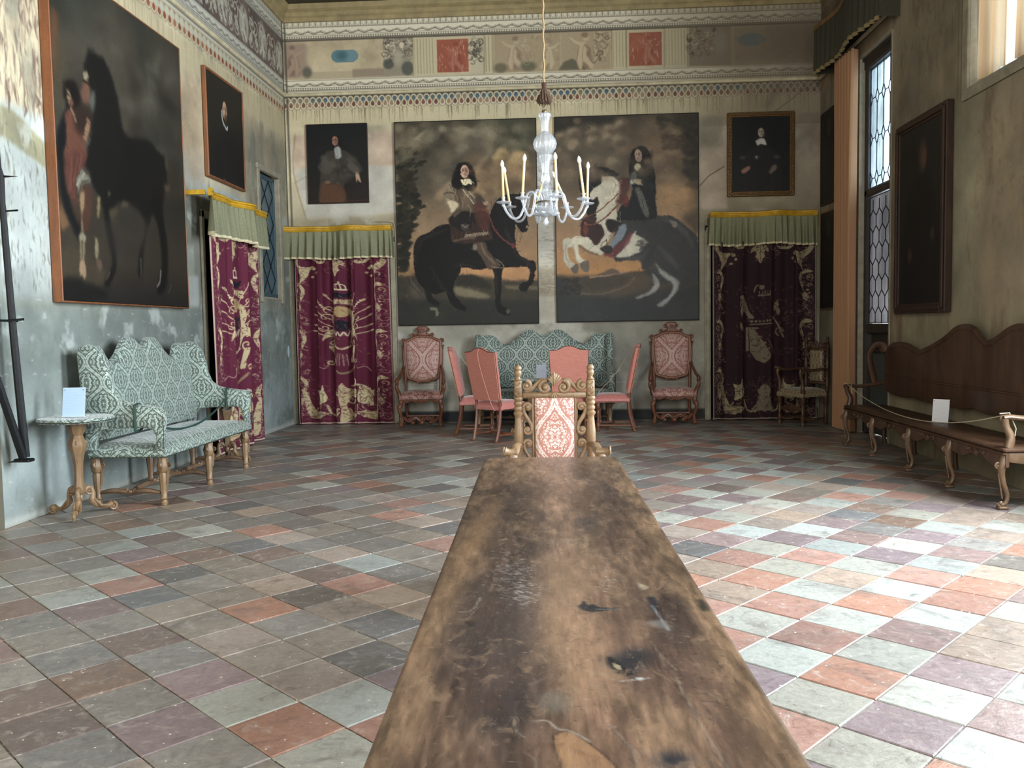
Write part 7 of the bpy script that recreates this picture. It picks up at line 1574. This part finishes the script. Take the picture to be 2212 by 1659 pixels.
# ---- long walnut bench
def bench():
    L = 3.62; r = empty('long_bench', (3.50, 8.33, 0), -PI/2, 'long dark walnut bench with humped back against the right wall', 'bench')
    # local x: + towards the camera ; -y into the room
    X = lambda wy: 8.33-wy
    prof = [(10.12, 1.05), (10.0, 1.15), (9.8, 1.185), (9.55, 1.18), (9.35, 1.14), (9.2, 1.115), (9.05, 1.14), (8.8, 1.20), (8.55, 1.28), (8.38, 1.35), (8.2, 1.378), (8.02, 1.35), (7.88, 1.27), (7.78, 1.235), (7.66, 1.25), (7.5, 1.31), (7.36, 1.36), (7.22, 1.375), (7.05, 1.34), (6.9, 1.26), (6.78, 1.17), (6.68, 1.13), (6.55, 1.12), (6.50, 1.0)]
    top = [(X(a), z) for a, z in prof]; top = smooth_path(top, 3)
    bot = [(top[-1][0], .62)]+[(L/2-.12-(L-.24)*k/40, .62-.035*abs(math.sin(k/40*PI*5))**.5) for k in range(41)]+[(top[0][0], .62)]
    b = MB(); b.prism(top+bot, .045, (0, .215, 0), (1, 0, 0), (0, 0, 1), bev=.012); b.tube([(x, .19, z-.05) for x, z in top[4:-4]], .007, 6); b.box((0, .19, .80), (L-.1, .012, .02), bev=.004); b.build('backrest', M_oldwalnut, r, smooth=40)
    b = MB(); b.box((0, -.02, .445), (L+.02, .47, .035), bev=.012); b.box((0, -.245, .418), (L, .03, .02), bev=.006); b.build('seat', M_oldwalnut, r, smooth=40)
    ap = [(-L/2, .425)]; n = 120
    for k in range(n+1): t = k/n; q = (t*4) % 1; ap.append((-L/2+L*t, .37-.055*(math.sin(q*PI)**2)*-1-.07+.03*math.cos(q*PI*4)*.6))
    ap.append((L/2, .425)); b = MB(); b.prism(ap, .028, (0, -.225, 0), (1, 0, 0), (0, 0, 1), bev=.006)
    for i in range(4):
        for s in (-1, 1): scroll3(b, (-L/2+L*(i+.5)/4+s*.12, -.245, .385), (s, 0, 0), (0, 0, 1), .032, .009, 1.4, PI, 1, [(-.06, -.01), (-.09, -.03)])
        b.ball((-L/2+L*(i+.5)/4, -.243, .37), .03, 8, (1.2, .5, 1))
    b.build('apron', M_oldwalnut, r, smooth=50)
    for s in (-1, 1): b = MB(); b.prism([(-.24, .425), (.20, .425), (.20, .36), (.1, .34), (0, .37), (-.1, .34), (-.24, .36)], .026, (s*(L/2-.02), 0, 0), (0, 1, 0), (0, 0, 1), bev=.006); b.build('side_rail', M_walnut, r, smooth=40)
    for k, wy in enumerate((6.56, 7.45, 8.30, 9.25, 10.10)):
        x = X(wy); x = max(-L/2+.04, min(L/2-.04, x)); b = MB()
        b.tube(smooth_path([(x, -.215, .42), (x, -.235, .36), (x, -.25, .30), (x, -.235, .20), (x, -.205, .11), (x, -.215, .05), (x, -.245, .03)], 4), [.030+.010*math.sin(min(1, i/10)*PI)-.014*min(1, i/16) for i in range(25)], 9); scroll3(b, (x, -.275, .325), (0, -1, 0), (0, 0, 1), .024, .010, 1.3, PI*.6, 1, [(-.03, .0), (-.02, -.06)]); b.tube([(x, -.27, .27), (x, -.255, .17), (x, -.24, .08)], [.007, .006, .005], 6); scroll3(b, (x, -.25, .045), (0, -1, 0), (0, 0, 1), .022, .010, 1.2, 0, 1); b.box((x, -.235, .012), (.06, .075, .024), bev=.006); b.build('leg', M_walnut, r, smooth=50)
        b = MB(); b.tube(smooth_path([(x, .18, .42), (x, .185, .25), (x, .19, .08), (x, .20, .012)], 4), [.030]*5+[.024]*8, 8); b.build('leg', M_oldwalnut, r, smooth=50)
    for s, m in ((-1, M_oldwalnut), (1, M_walnut)):  # near arm in lighter walnut: light falling on it put into the colour
        x = s*(L/2-.035); b = MB(); b.tube(smooth_path([(x, .20, .72), (x, .08, .70), (x, -.08, .68), (x, -.20, .69), (x, -.25, .685)], 4), .026, 9, (1.3, .8), up=(0, 0, 1)); b.tube(smooth_path([(x, -.235, .68), (x, -.225, .62), (x, -.19, .54), (x, -.205, .46)], 4), [.036, .034, .032, .03, .03, .03, .032, .034, .036, .038, .04, .04, .04], 9, (1, .8)); scroll3(b, (x, -.245, .675), (0, -1, 0), (0, 0, 1), .024, .010, 1.2, PI*.5, 1)
        b.tube(smooth_path([(x, .20, 1.08), (x, .15, 1.14), (x, .07, 1.13), (x, .02, 1.03), (x, .04, .88), (x, .08, .72)], 4), .042, 8, (.7, 1.3)); b.build('arm', m, r, smooth=50)
    return r
BENCH = bench()

# ---- small information panels in clear holders
def panel(loc, rz, w, h, label, tilt=.18, col=(168, 200, 246), rough=.2):
    r = empty('information_panel', loc, rz, label, 'sign'); M = rotx(-tilt)
    c = Cv(w, h, 700, col); rg = random.Random(int(w*997)); y = h*.16
    while y < h*.9: c.line([(w*.12, y), (w*(.6+.28*rg.random()), y)], .0016, tuple(q*.86 for q in col), .7, sm=False); y += h*.055
    o = canvas_mesh('printed_sheet', c, m_paint('printed_sheet', .35, 20, .01, 0, .5, 1, .01), lambda U, V: (U-w/2, np.sin(tilt)*(h-V)*1.0-.001, (h-V)*np.cos(tilt)+.004), r)
    b = MB(); b.box(M @ Vector((0, .0035, h/2))+Vector((0, 0, .004)), (w+.004, .004, h+.004), M); b.box((0, .04, .003), (w, .09, .004)); b.box((0, -.005, .006), (w, .012, .006)); b.build('holder', m_plain('clear_acrylic', (206, 220, 236), .1), r, smooth=0)
    b = MB()
    for x in (-w*.42, w*.42): b.ball(Vector((x, -.003, 0))+M @ Vector((0, 0, h*.95)), .0035, 8)
    b.build('stud', M_nail, r)
panel((-3.745, 6.42, .781), .1, .165, .222, 'pale blue information panel standing on the near pedestal table')
panel((3.50, 8.20, .463), -PI/2+.85, .14, .215, 'white information panel standing on the long walnut bench', col=(214, 214, 220))
panel((-.262, 11.50, .735), .0, .13, .18, 'small blue-white information panel on the table between the salmon chairs', col=(190, 204, 236))

# ---- ribbons and cords that keep visitors off the seats
def cord(pts, rad, mat, parent, name='cord', sub=8, flat=(1, 1), knots=(), world=True):
    b = MB(); b.tube(smooth_path(pts, sub), rad, 6, flat, up=(0, 0, 1) if flat != (1, 1) else None)
    for k in knots: b.tube(k, rad, 6)
    if world:
        inv = Matrix.LocRotScale(parent.location, parent.rotation_euler, None).inverted(); b.v = [tuple(inv @ Vector(q)) for q in b.v]
    return b.build(name, mat, parent)
M_ribbon = m_plain('dark_green_ribbon', (30, 60, 50), .6)
M_cord = m_plain('pale_cord', (176, 166, 140), .8)
def sag(p, q, d, n=6): return [tuple(p[i]+(q[i]-p[i])*t/n-(4*d*(t/n)*(1-t/n) if i == 2 else 0) for i in range(3)) for t in range(n+1)]
yk = 7.83
def loop(y, x, z0=.625, z1=.832, w=.052): return [(x, y-w, z0), (x, y-w, z1), (x, y, z1+.006), (x, y+w, z1), (x, y+w, z0), (x, y, z0-.006), (x, y-w, z0)]
cord(sag((-3.46, yk-.965+.05, .72), (-3.46, yk+.965-.05, .74), .19), .012, M_ribbon, SETTEE, 'ribbon', 6, (.25, 1), knots=[loop(yk-.965, -3.46), loop(yk+.965, -3.46)])
cord(sag((3.27, 10.08, .70), (3.27, 6.58, .70), .20, 8), .0045, M_cord, BENCH, 'cord', knots=[[(3.23, 6.56, .715), (3.30, 6.56, .72), (3.36, 6.58, .60), (3.34, 6.58, .47)], [(3.23, 10.09, .71), (3.31, 10.09, .715), (3.30, 10.02, .60)]])
cord([(-.02, .30, 1.185), (-.03, .20, 1.02), (-.06, .02, .75), (-.09, -.19, .50), (-.10, -.25, .43)], .0035, M_cord, SCH[0], sub=5, world=False)
cord([(.0, .30, 1.182), (-.01, .405, 1.12), (-.015, .355, .88), (-.10, .285, .50), (-.13, .24, .39)], .0035, m_plain('faded_pink_cord', (206, 150, 132), .8), SCH[1], sub=5, world=False)
cord([(-.03, .30, 1.182), (-.03, .22, 1.05), (-.02, .05, .78), (0, -.18, .53), (.0, -.25, .42)], .0035, M_cord, SCH[3], sub=5, world=False)
# ================================================================== LONG TABLE AND CHANDELIER
def m_top():
    t = NT('worn_walnut_top'); a = t.n('ShaderNodeAttribute', attribute_name='Col').outputs[0]; o = t.obj()
    g = t.noise(t.scalev(o, (1, .07, 1)), 150, 5, .7); s = t.noise(t.scalev(o, (1, .3, 1)), 55, 6, .75, .6); sc = t.noise(t.scalev(o, (.25, 1, 1)), 120, 4, .7)
    k = t.math('MULTIPLY_ADD', g, .7, .66); c = t.mix(1.0, a, t.n('ShaderNodeCombineColor', {0: k, 1: k, 2: k}).outputs[0], 'MULTIPLY')
    c = t.mix(t.math('MULTIPLY', t.n('ShaderNodeMapRange', {0: s, 1: .56, 2: .68}).outputs[0], .5), c, lin((58, 44, 38)))
    c = t.mix(t.math('MULTIPLY', t.n('ShaderNodeMapRange', {0: sc, 1: .64, 2: .74}).outputs[0], .35), c, lin((176, 164, 148)))
    po = t.noise(t.scalev(o, (1, .10, 1)), 420, 3, .8); c = t.mix(t.math('MULTIPLY', t.n('ShaderNodeMapRange', {0: po, 1: .58, 2: .70}).outputs[0], .6), c, lin((46, 34, 28)))
    bl = t.noise(t.scalev(o, (1, .55, 1)), 16, 7, .75, 1.0); c = t.mix(t.math('MULTIPLY', t.n('ShaderNodeMapRange', {0: bl, 1: .52, 2: .68}).outputs[0], .55), c, lin((70, 52, 44))); c = t.mix(t.math('MULTIPLY', t.n('ShaderNodeMapRange', {0: bl, 1: .46, 2: .34}).outputs[0], .4), c, lin((142, 116, 92)))
    r = t.math('MULTIPLY_ADD', s, .3, .14)
    return t.bsdf(c, r, t.bump(t.math('ADD', g, s), .12, .003))
M_tabletop = m_top()
def long_table():
    r = empty('long_table', (-.0075, 2.45, 0), .028, 'long worn walnut refectory table running from the camera to the carved chair', 'table')
    W, L, H = .636, 3.42, .78; M = cam_o.matrix_world; m3 = M.to_3x3(); ca, sa = math.cos(.028), math.sin(.028)
    c = Cv(W, L, 230, (122, 84, 58))
    def T(pts):   # crop pixels -> metres on the top (u from the left edge, v from the far end)
        o = []
        for x, y in pts:
            px, py = 780+x*.4521, 960+y*.4521; d = m3 @ Vector(((px-1106)/FPX, -(py-829.5)/FPX, -1)); k = (H-CAM_H)/d[2]; X, Y = d[0]*k+.0075, d[1]*k-2.45
            o.append((X*ca+Y*sa+W/2, L/2-(-X*sa+Y*ca)))
        return o
    c.rect(W*.36, 0, W*.62, L, (142, 100, 70), .06, .7); c.rect(W*.12, .25, W*.40, L, (88, 64, 52), .05, .75); c.rect(W*.62, .2, W*.84, L, (92, 66, 54), .05, .6); c.rect(-.01, 0, W*.10, L, (140, 102, 68), .02, .7); c.rect(W*.88, 0, W+.01, L, (136, 100, 66), .03, .75)
    c.mottle(.5, .30, 201, 5, stretch=(.35, 1.3)); c.mottle(.16, .22, 202, 5, stretch=(.5, 1.4)); c.mottle(.35, .7, 203, 5, (70, 52, 46), lo=.56, hi=.72, stretch=(.5, 1.5)); c.mottle(.3, .6, 204, 5, (160, 116, 78), lo=.58, hi=.74, stretch=(.5, 1.6))
    c.mottle(.03, .22, 205, 3, stretch=(.5, 3)); c.mottle(.012, .14, 206, 2, stretch=(.6, 5))
    def poly(p, col, b=.006, a=.9, sm=True): c.poly(T(p), col, b, a, sm=sm)
    def line(p, w, col, a=.8, b=.002): c.line(T(p), w, col, a, b)
    poly([(600, 300), (680, 240), (620, 420), (520, 560), (440, 700), (360, 900), (300, 1100), (240, 1240), (220, 1200), (330, 860), (450, 560), (540, 380)], (168, 118, 72), .02, .7)
    poly([(640, 600), (800, 560), (840, 800), (800, 1000), (640, 1100), (480, 1100), (440, 900), (500, 700)], (78, 62, 58), .03, .55); poly([(860, 540), (1060, 560), (1110, 760), (1180, 900), (1190, 1100), (1130, 1250), (1000, 1200), (900, 1000), (840, 900)], (168, 120, 80), .03, .6)
    poly([(560, 1100), (780, 1120), (820, 1300), (760, 1420), (560, 1360)], (66, 54, 52), .03, .6); poly([(860, 1180), (960, 1190), (1000, 1260), (940, 1290), (860, 1260)], (128, 122, 104), .012, .5); poly([(1500, 800), (1640, 1000), (1700, 1300), (1560, 1100), (1440, 900)], (84, 62, 52), .03, .5)
    poly([(1280, 560), (1400, 900), (1500, 1000), (1560, 1180), (1300, 1100), (1200, 860)], (96, 64, 52), .03, .5)
    rg = random.Random(12)
    def specks(cx, cy, rx, ry, n, col, a=.8, l=14):
        for k in range(n):
            x = cx+rg.gauss(0, rx*.5); y = cy+rg.gauss(0, ry*.5); q = l*rg.random(); p = T([(x, y), (x+q, y+q*.15)]); c.line(p, .0012+.0022*rg.random(), col, a*rg.random(), .001, sm=False)
    specks(720, 620, 110, 90, 260, (196, 190, 176)); specks(760, 720, 90, 60, 170, (196, 196, 190)); specks(700, 520, 90, 60, 90, (190, 178, 156)); specks(980, 460, 90, 30, 60, (196, 188, 168)); specks(1180, 640, 60, 60, 60, (180, 176, 164)); specks(1000, 180, 140, 60, 60, (190, 176, 160)); specks(1330, 380, 80, 60, 120, (70, 52, 44)); specks(620, 220, 60, 30, 60, (60, 46, 40))
    specks(1550, 900, 120, 300, 240, (66, 48, 40), .6); specks(1700, 1100, 120, 300, 200, (62, 46, 38), .6); specks(900, 900, 500, 500, 420, (196, 184, 162), .5, 8); specks(900, 1000, 600, 500, 500, (56, 42, 36), .5, 10)
    D = (38, 42, 48)
    poly([(1040, 770), (1070, 750), (1080, 770), (1110, 765), (1140, 780), (1230, 782), (1130, 800), (1090, 800), (1050, 790)], D, .003); line([(1060, 750), (1100, 800)], .004, D); line([(1120, 790), (1235, 785)], .003, (150, 150, 150))
    poly([(1180, 1020), (1240, 1000), (1300, 970), (1380, 990), (1370, 1050), (1280, 1090), (1210, 1080)], (46, 48, 54), .014, .8); poly([(1170, 1020), (1200, 1020), (1290, 1090), (1250, 1100), (1200, 1070)], (34, 36, 40), .003); poly([(1205, 1045), (1235, 1055), (1240, 1075), (1215, 1070)], (176, 148, 104), .002)
    poly([(1370, 730), (1400, 730), (1420, 780), (1400, 800), (1375, 760)], (44, 46, 54), .004); poly([(1320, 660), (1350, 670), (1378, 685), (1350, 695), (1330, 680)], (176, 152, 112), .003); line([(1390, 770), (1430, 830), (1470, 890)], .005, (160, 166, 166), .6); poly([(1350, 850), (1440, 840), (1480, 890), (1400, 870)], (150, 146, 136), .006, .5)
    poly([(1040, 350), (1110, 350), (1120, 390), (1080, 410), (1040, 390)], (58, 50, 50), .014, .7); poly([(1600, 740), (1640, 745), (1660, 790), (1620, 790)], (50, 44, 38), .006, .8); poly([(1440, 1470), (1560, 1490), (1560, 1545), (1460, 1546), (1390, 1510)], (36, 42, 56), .012, .8)
    poly([(490, 840), (530, 850), (530, 870), (505, 865)], (50, 42, 42), .006, .8); line([(470, 800), (530, 790), (570, 730)], .002, (190, 180, 160), .6); line([(1240, 1130), (1380, 1115)], .003, (190, 188, 180), .7); poly([(1310, 1110), (1345, 1115), (1330, 1126)], (180, 178, 170), .002)
    line([(140+640, 296), (820, 288), (866, 300), (820, 308), (780, 300)], .0016, (196, 180, 156), .6); line([(965, 45), (1005, 90), (1018, 140)], .003, (50, 38, 34), .8); line([(600, 240), (760, 200), (900, 160)], .002, (60, 46, 40), .5)
    gy = c.a.mean(axis=2, keepdims=True); c.a += (gy*np.array((1.06, .99, .93), np.float32)-c.a)*.22
    c.a += (c.a-c.a.mean(axis=(0, 1), keepdims=True))*.35; c.a *= .82
    # inlaid repair at the near end, crack round it
    rep = [(918, 1420), (925, 1390), (960, 1374), (1005, 1376), (1060, 1410), (1130, 1460), (1190, 1510), (1230, 1560), (1240, 1640), (980, 1640), (960, 1540), (930, 1470)]
    poly(rep, (136, 98, 66), .0015, 1.0, False); poly([(960, 1400), (1000, 1400), (1030, 1500), (1010, 1640), (980, 1640), (965, 1520)], (150, 112, 76), .006, .6); line(rep+[rep[0]], .0022, (42, 34, 30), .9, .001); line([(830, 1320), (890, 1320), (940, 1360), (1000, 1372), (1090, 1420)], .0026, (170, 166, 152), .8)
    for p in ([(770, 1465), (820, 1500), (830, 1546)], [(720, 1300), (740, 1370), (780, 1400)], [(1180, 1340), (1240, 1400), (1300, 1470), (1310, 1540)], [(1560, 1240), (1640, 1380), (1700, 1480), (1750, 1546)], [(1480, 1080), (1540, 1200), (1600, 1290)], [(1380, 940), (1420, 1000), (1500, 1080)]): line(p, .0024, (44, 34, 30), .7, .001); line([(x+5, y) for x, y in p], .0014, (190, 180, 160), .5, .0008)
    cham = .028
    def place(U, V):
        u = U.copy(); d = np.minimum(V, .03); lim = cham*(1-np.clip(V/.045, 0, 1)); u = np.clip(u, lim, W-lim)
        e = np.minimum(np.minimum(u-lim, W-lim-u), np.minimum(V, L-V)); z = H-.004*np.exp(-e/.004)+.0008*np.sin(U*37+V*3)
        return (u-W/2, L/2-V, z)
    canvas_mesh('tabletop', c, M_tabletop, place, r)
    b = MB(); T_ = .045
    def ol(k): w = W/2+k; l = L/2+k; return [(-w, -l), (w, -l), (w, l-.045), (w-cham, l), (-w+cham, l), (-w, l-.045)]
    lays = [(-.004, H-.0045), (.001, H-.010), (.001, H-.020), (-.006, H-.026), (-.004, H-.034), (-.012, H-T_), (-.03, H-T_)]
    vs = []; fs = []
    for k, z in lays: vs += [(x, y, z) for x, y in ol(k)]
    for k in range(len(lays)-1):
        for i in range(6): j = (i+1) % 6; fs.append((k*6+i, k*6+6+i, k*6+6+j, k*6+j))
    n = (len(lays)-1)*6; fs.append(tuple(range(n+5, n-1, -1))); b.add(vs, fs); b.build('edge_moulding', M_oldwalnut, r, smooth=30)
    for y in (-1.15, 1.25):
        b = MB(); half = [(.05, .06), (.27, .06), (.29, .10), (.24, .15), (.14, .17), (.10, .24), (.15, .34), (.22, .42), (.24, .52), (.20, .60), (.24, .66), (.29, .69), (.29, .733), (0, .733)]
        o = smooth_path([(x, z) for x, z in half], 2); o = o+[(-x, z) for x, z in o[::-1] if x > 0]; b.prism(o, .06, (0, y, 0), (1, 0, 0), (0, 0, 1), bev=.01); b.box((0, y, .03), (.62, .09, .06), bev=.012)
        for s in (-1, 1): scroll3(b, (s*.30, y, .662), (s, 0, 0), (0, 0, 1), .05, .022, 1.3, PI*.6, 1); scroll3(b, (s*.22, y-.035, .45), (s, 0, 0), (0, 0, 1), .05, .012, 1.3, PI, 1)
        b.build('trestle', M_oldwalnut, r, smooth=40)
    MB().box((0, .05, .20), (.045, 2.35, .09), bev=.008).build('stretcher', M_oldwalnut, r, smooth=30)
long_table()

def m_murano():
    t = NT('clear_ribbed_glass'); o = t.obj(); g = t.n('ShaderNodeBsdfGlass', {'Color': (.93, .95, .98, 1), 'Roughness': .04, 'IOR': 1.45}); tr = t.n('ShaderNodeBsdfTransparent', {0: (.93, .95, .97, 1)}); d = t.n('ShaderNodeBsdfTranslucent', {0: (.85, .88, .92, 1)}); df = t.n('ShaderNodeBsdfDiffuse', {0: (.80, .83, .87, 1)}); gl = t.n('ShaderNodeBsdfGlossy', {0: (1, 1, 1, 1), 1: .08})
    lw = t.n('ShaderNodeLayerWeight', {0: .35})
    a = t.n('ShaderNodeMixShader', {0: .5, 1: d.outputs[0], 2: df.outputs[0]}); b = t.n('ShaderNodeMixShader', {0: .34, 1: tr.outputs[0], 2: a.outputs[0]}); f = t.math('MULTIPLY_ADD', lw.outputs[1], .45, .06); c = t.n('ShaderNodeMixShader', {0: f, 1: b.outputs[0], 2: gl.outputs[0]})
    t.t.links.new(c.outputs[0], t.out.inputs[0]); return t.m
def chandelier():
    g = m_murano(); ivory = m_plain('ivory_candle', (232, 208, 150), .5, .05); bulb = m_plain('frosted_bulb', (236, 232, 224), .25, .03); brass = m_plain('tarnished_metal', (120, 106, 84), .4, .2, 20, metallic=.7); rope = m_plain('twisted_rope', (142, 118, 84), .9, .2, 90, bump=.8); tas = m_plain('old_brown_tassel', (72, 52, 38), .95, .25, 60, bump=1)
    C = Vector((-.105, 7.0, 0)); r = empty('chandelier', (C.x, C.y, 2.24), 0, 'clear glass chandelier with ivory candle lamps hanging over the room', 'chandelier'); Z = lambda py: 3.10-(py-245)*.00363-2.24
    b = MB(); n = 90; pts = []; b.tube([(.004*math.cos(k*1.3), .004*math.sin(k*1.3), Z(185)+(ZC-2.24-Z(185))*k/n) for k in range(n+1)], .008, 6); b.build('cord', rope, r)
    b = MB(); b.lathe([(.012, Z(178)), (.02, Z(181)), (.017, Z(190)), (.024, Z(196)), (.030, Z(203)), (.050, Z(212)), (.056, Z(219)), (.040, Z(222)), (.01, Z(222))], n=18, ribs=9, amp=.14)
    rg = random.Random(5)
    for k in range(14): a = 2*PI*k/14; b.tube([(.04*math.cos(a), .04*math.sin(a), Z(205)), (.056*math.cos(a), .056*math.sin(a), Z(216)), (.05*math.cos(a+.2), .05*math.sin(a+.2), Z(223+3*rg.random()))], [.008, .009, .003], 5)
    b.build('tassel', tas, r)
    b = MB()
    for k in range(3): a = 2*PI*k/3; b.tube([(0, 0, Z(218)), (.024*math.cos(a), .024*math.sin(a), Z(228)), (.016*math.cos(a), .016*math.sin(a), Z(238))], .0035, 5)
    b.lathe([(.018, Z(243)), (.022, Z(240)), (.016, Z(237)), (.01, Z(236))], n=14); b.build('hook', brass, r)
    def gp(nm, prof, ribs=12, amp=.05): MB().lathe([(q*.00363, Z(p)) for p, q in prof], n=48, ribs=ribs, amp=amp).build(nm, g, r, smooth=60)
    gp('stem_vase', [(284, 8), (275, 8), (262, 9), (253, 12), (248, 14), (245, 13)][::1]); gp('globe', [(334, 10), (328, 17), (320, 22.5), (310, 25), (300, 22.5), (291, 16), (286, 9), (284, 8)])
    gp('stem_cone', [(374, 8.5), (366, 8), (350, 10), (340, 13), (336, 15), (334, 14)]); gp('stem_knop', [(398, 6), (394, 9), (386, 11), (379, 9), (376, 9), (374, 8)]); gp('stem_baluster', [(430, 3), (422, 4.5), (412, 7), (408, 8), (405, 5), (402, 9), (398, 6)])
    gp('bowl', [(470, 3), (464, 8), (456, 18), (448, 24), (442, 25), (438, 23), (436, 14), (432, 6)], 16, .06)
    b = MB(); b.lathe([(.074, Z(441)), (.082, Z(438)), (.074, Z(435)), (.03, Z(434))], n=30); b.build('metal_plate', brass, r, smooth=40)
    gp('finial', [(488, 1), (485, 4), (479, 6), (473, 3), (470, 4)], 8, .08)
    gp('leaf_cup', [(466, 20), (462, 27), (459, 26), (462, 17), (464, 8)], 10, .16)
    leans = [(-.02, .02), (.07, 0), (-.03, .03), (-.12, .0), (.03, .0), (-.42, .1), (.32, -.12), (-.14, -.08)]
    for k in range(8):
        a = math.radians(-75+45*k); u = Vector((math.sin(a), -math.cos(a), 0)); z = Vector((0, 0, 1)); rz_ = Z(440)
        P = smooth_path([(.045, Z(440)), (.075, Z(424)), (.11, Z(414)), (.15, Z(420)), (.175, Z(445)), (.215, Z(468)), (.27, Z(472)), (.315, Z(460)), (.34, Z(446))], 5)
        b = MB(); b.tube([u*p+z*q for p, q in P], .0105, 9); arm = b.build('arm', g, r, smooth=60)
        c0 = u*.345
        b = MB(); b.lathe([(.010, -.026), (.014, -.012), (.010, -.006), (.030, -.002), (.052, .004), (.056, .012), (.050, .010), (.020, .004), (.001, .003)], c0+z*rz_, 22, ribs=11, amp=.04); b.lathe([(.013, .004), (.017, .02), (.012, .034), (.018, .05), (.012, .052)], c0+z*rz_, 14); b.build('drip_pan', g, arm, smooth=60)
        dx, dy = leans[k]; d = Vector((dx, dy, 1)).normalized(); p0 = c0+z*(rz_+.03)
        MB().tube([p0, p0+d*.25], .0098, 10).build('candle', ivory, arm)
        q0 = p0+d*.25; MB().tube([q0, q0+d*.006, q0+d*.02, q0+d*.034, q0+d*.05, q0+d*.062], [.008, .011, .0165, .0155, .009, .001], 10).build('bulb', bulb, arm, smooth=80)
chandelier()
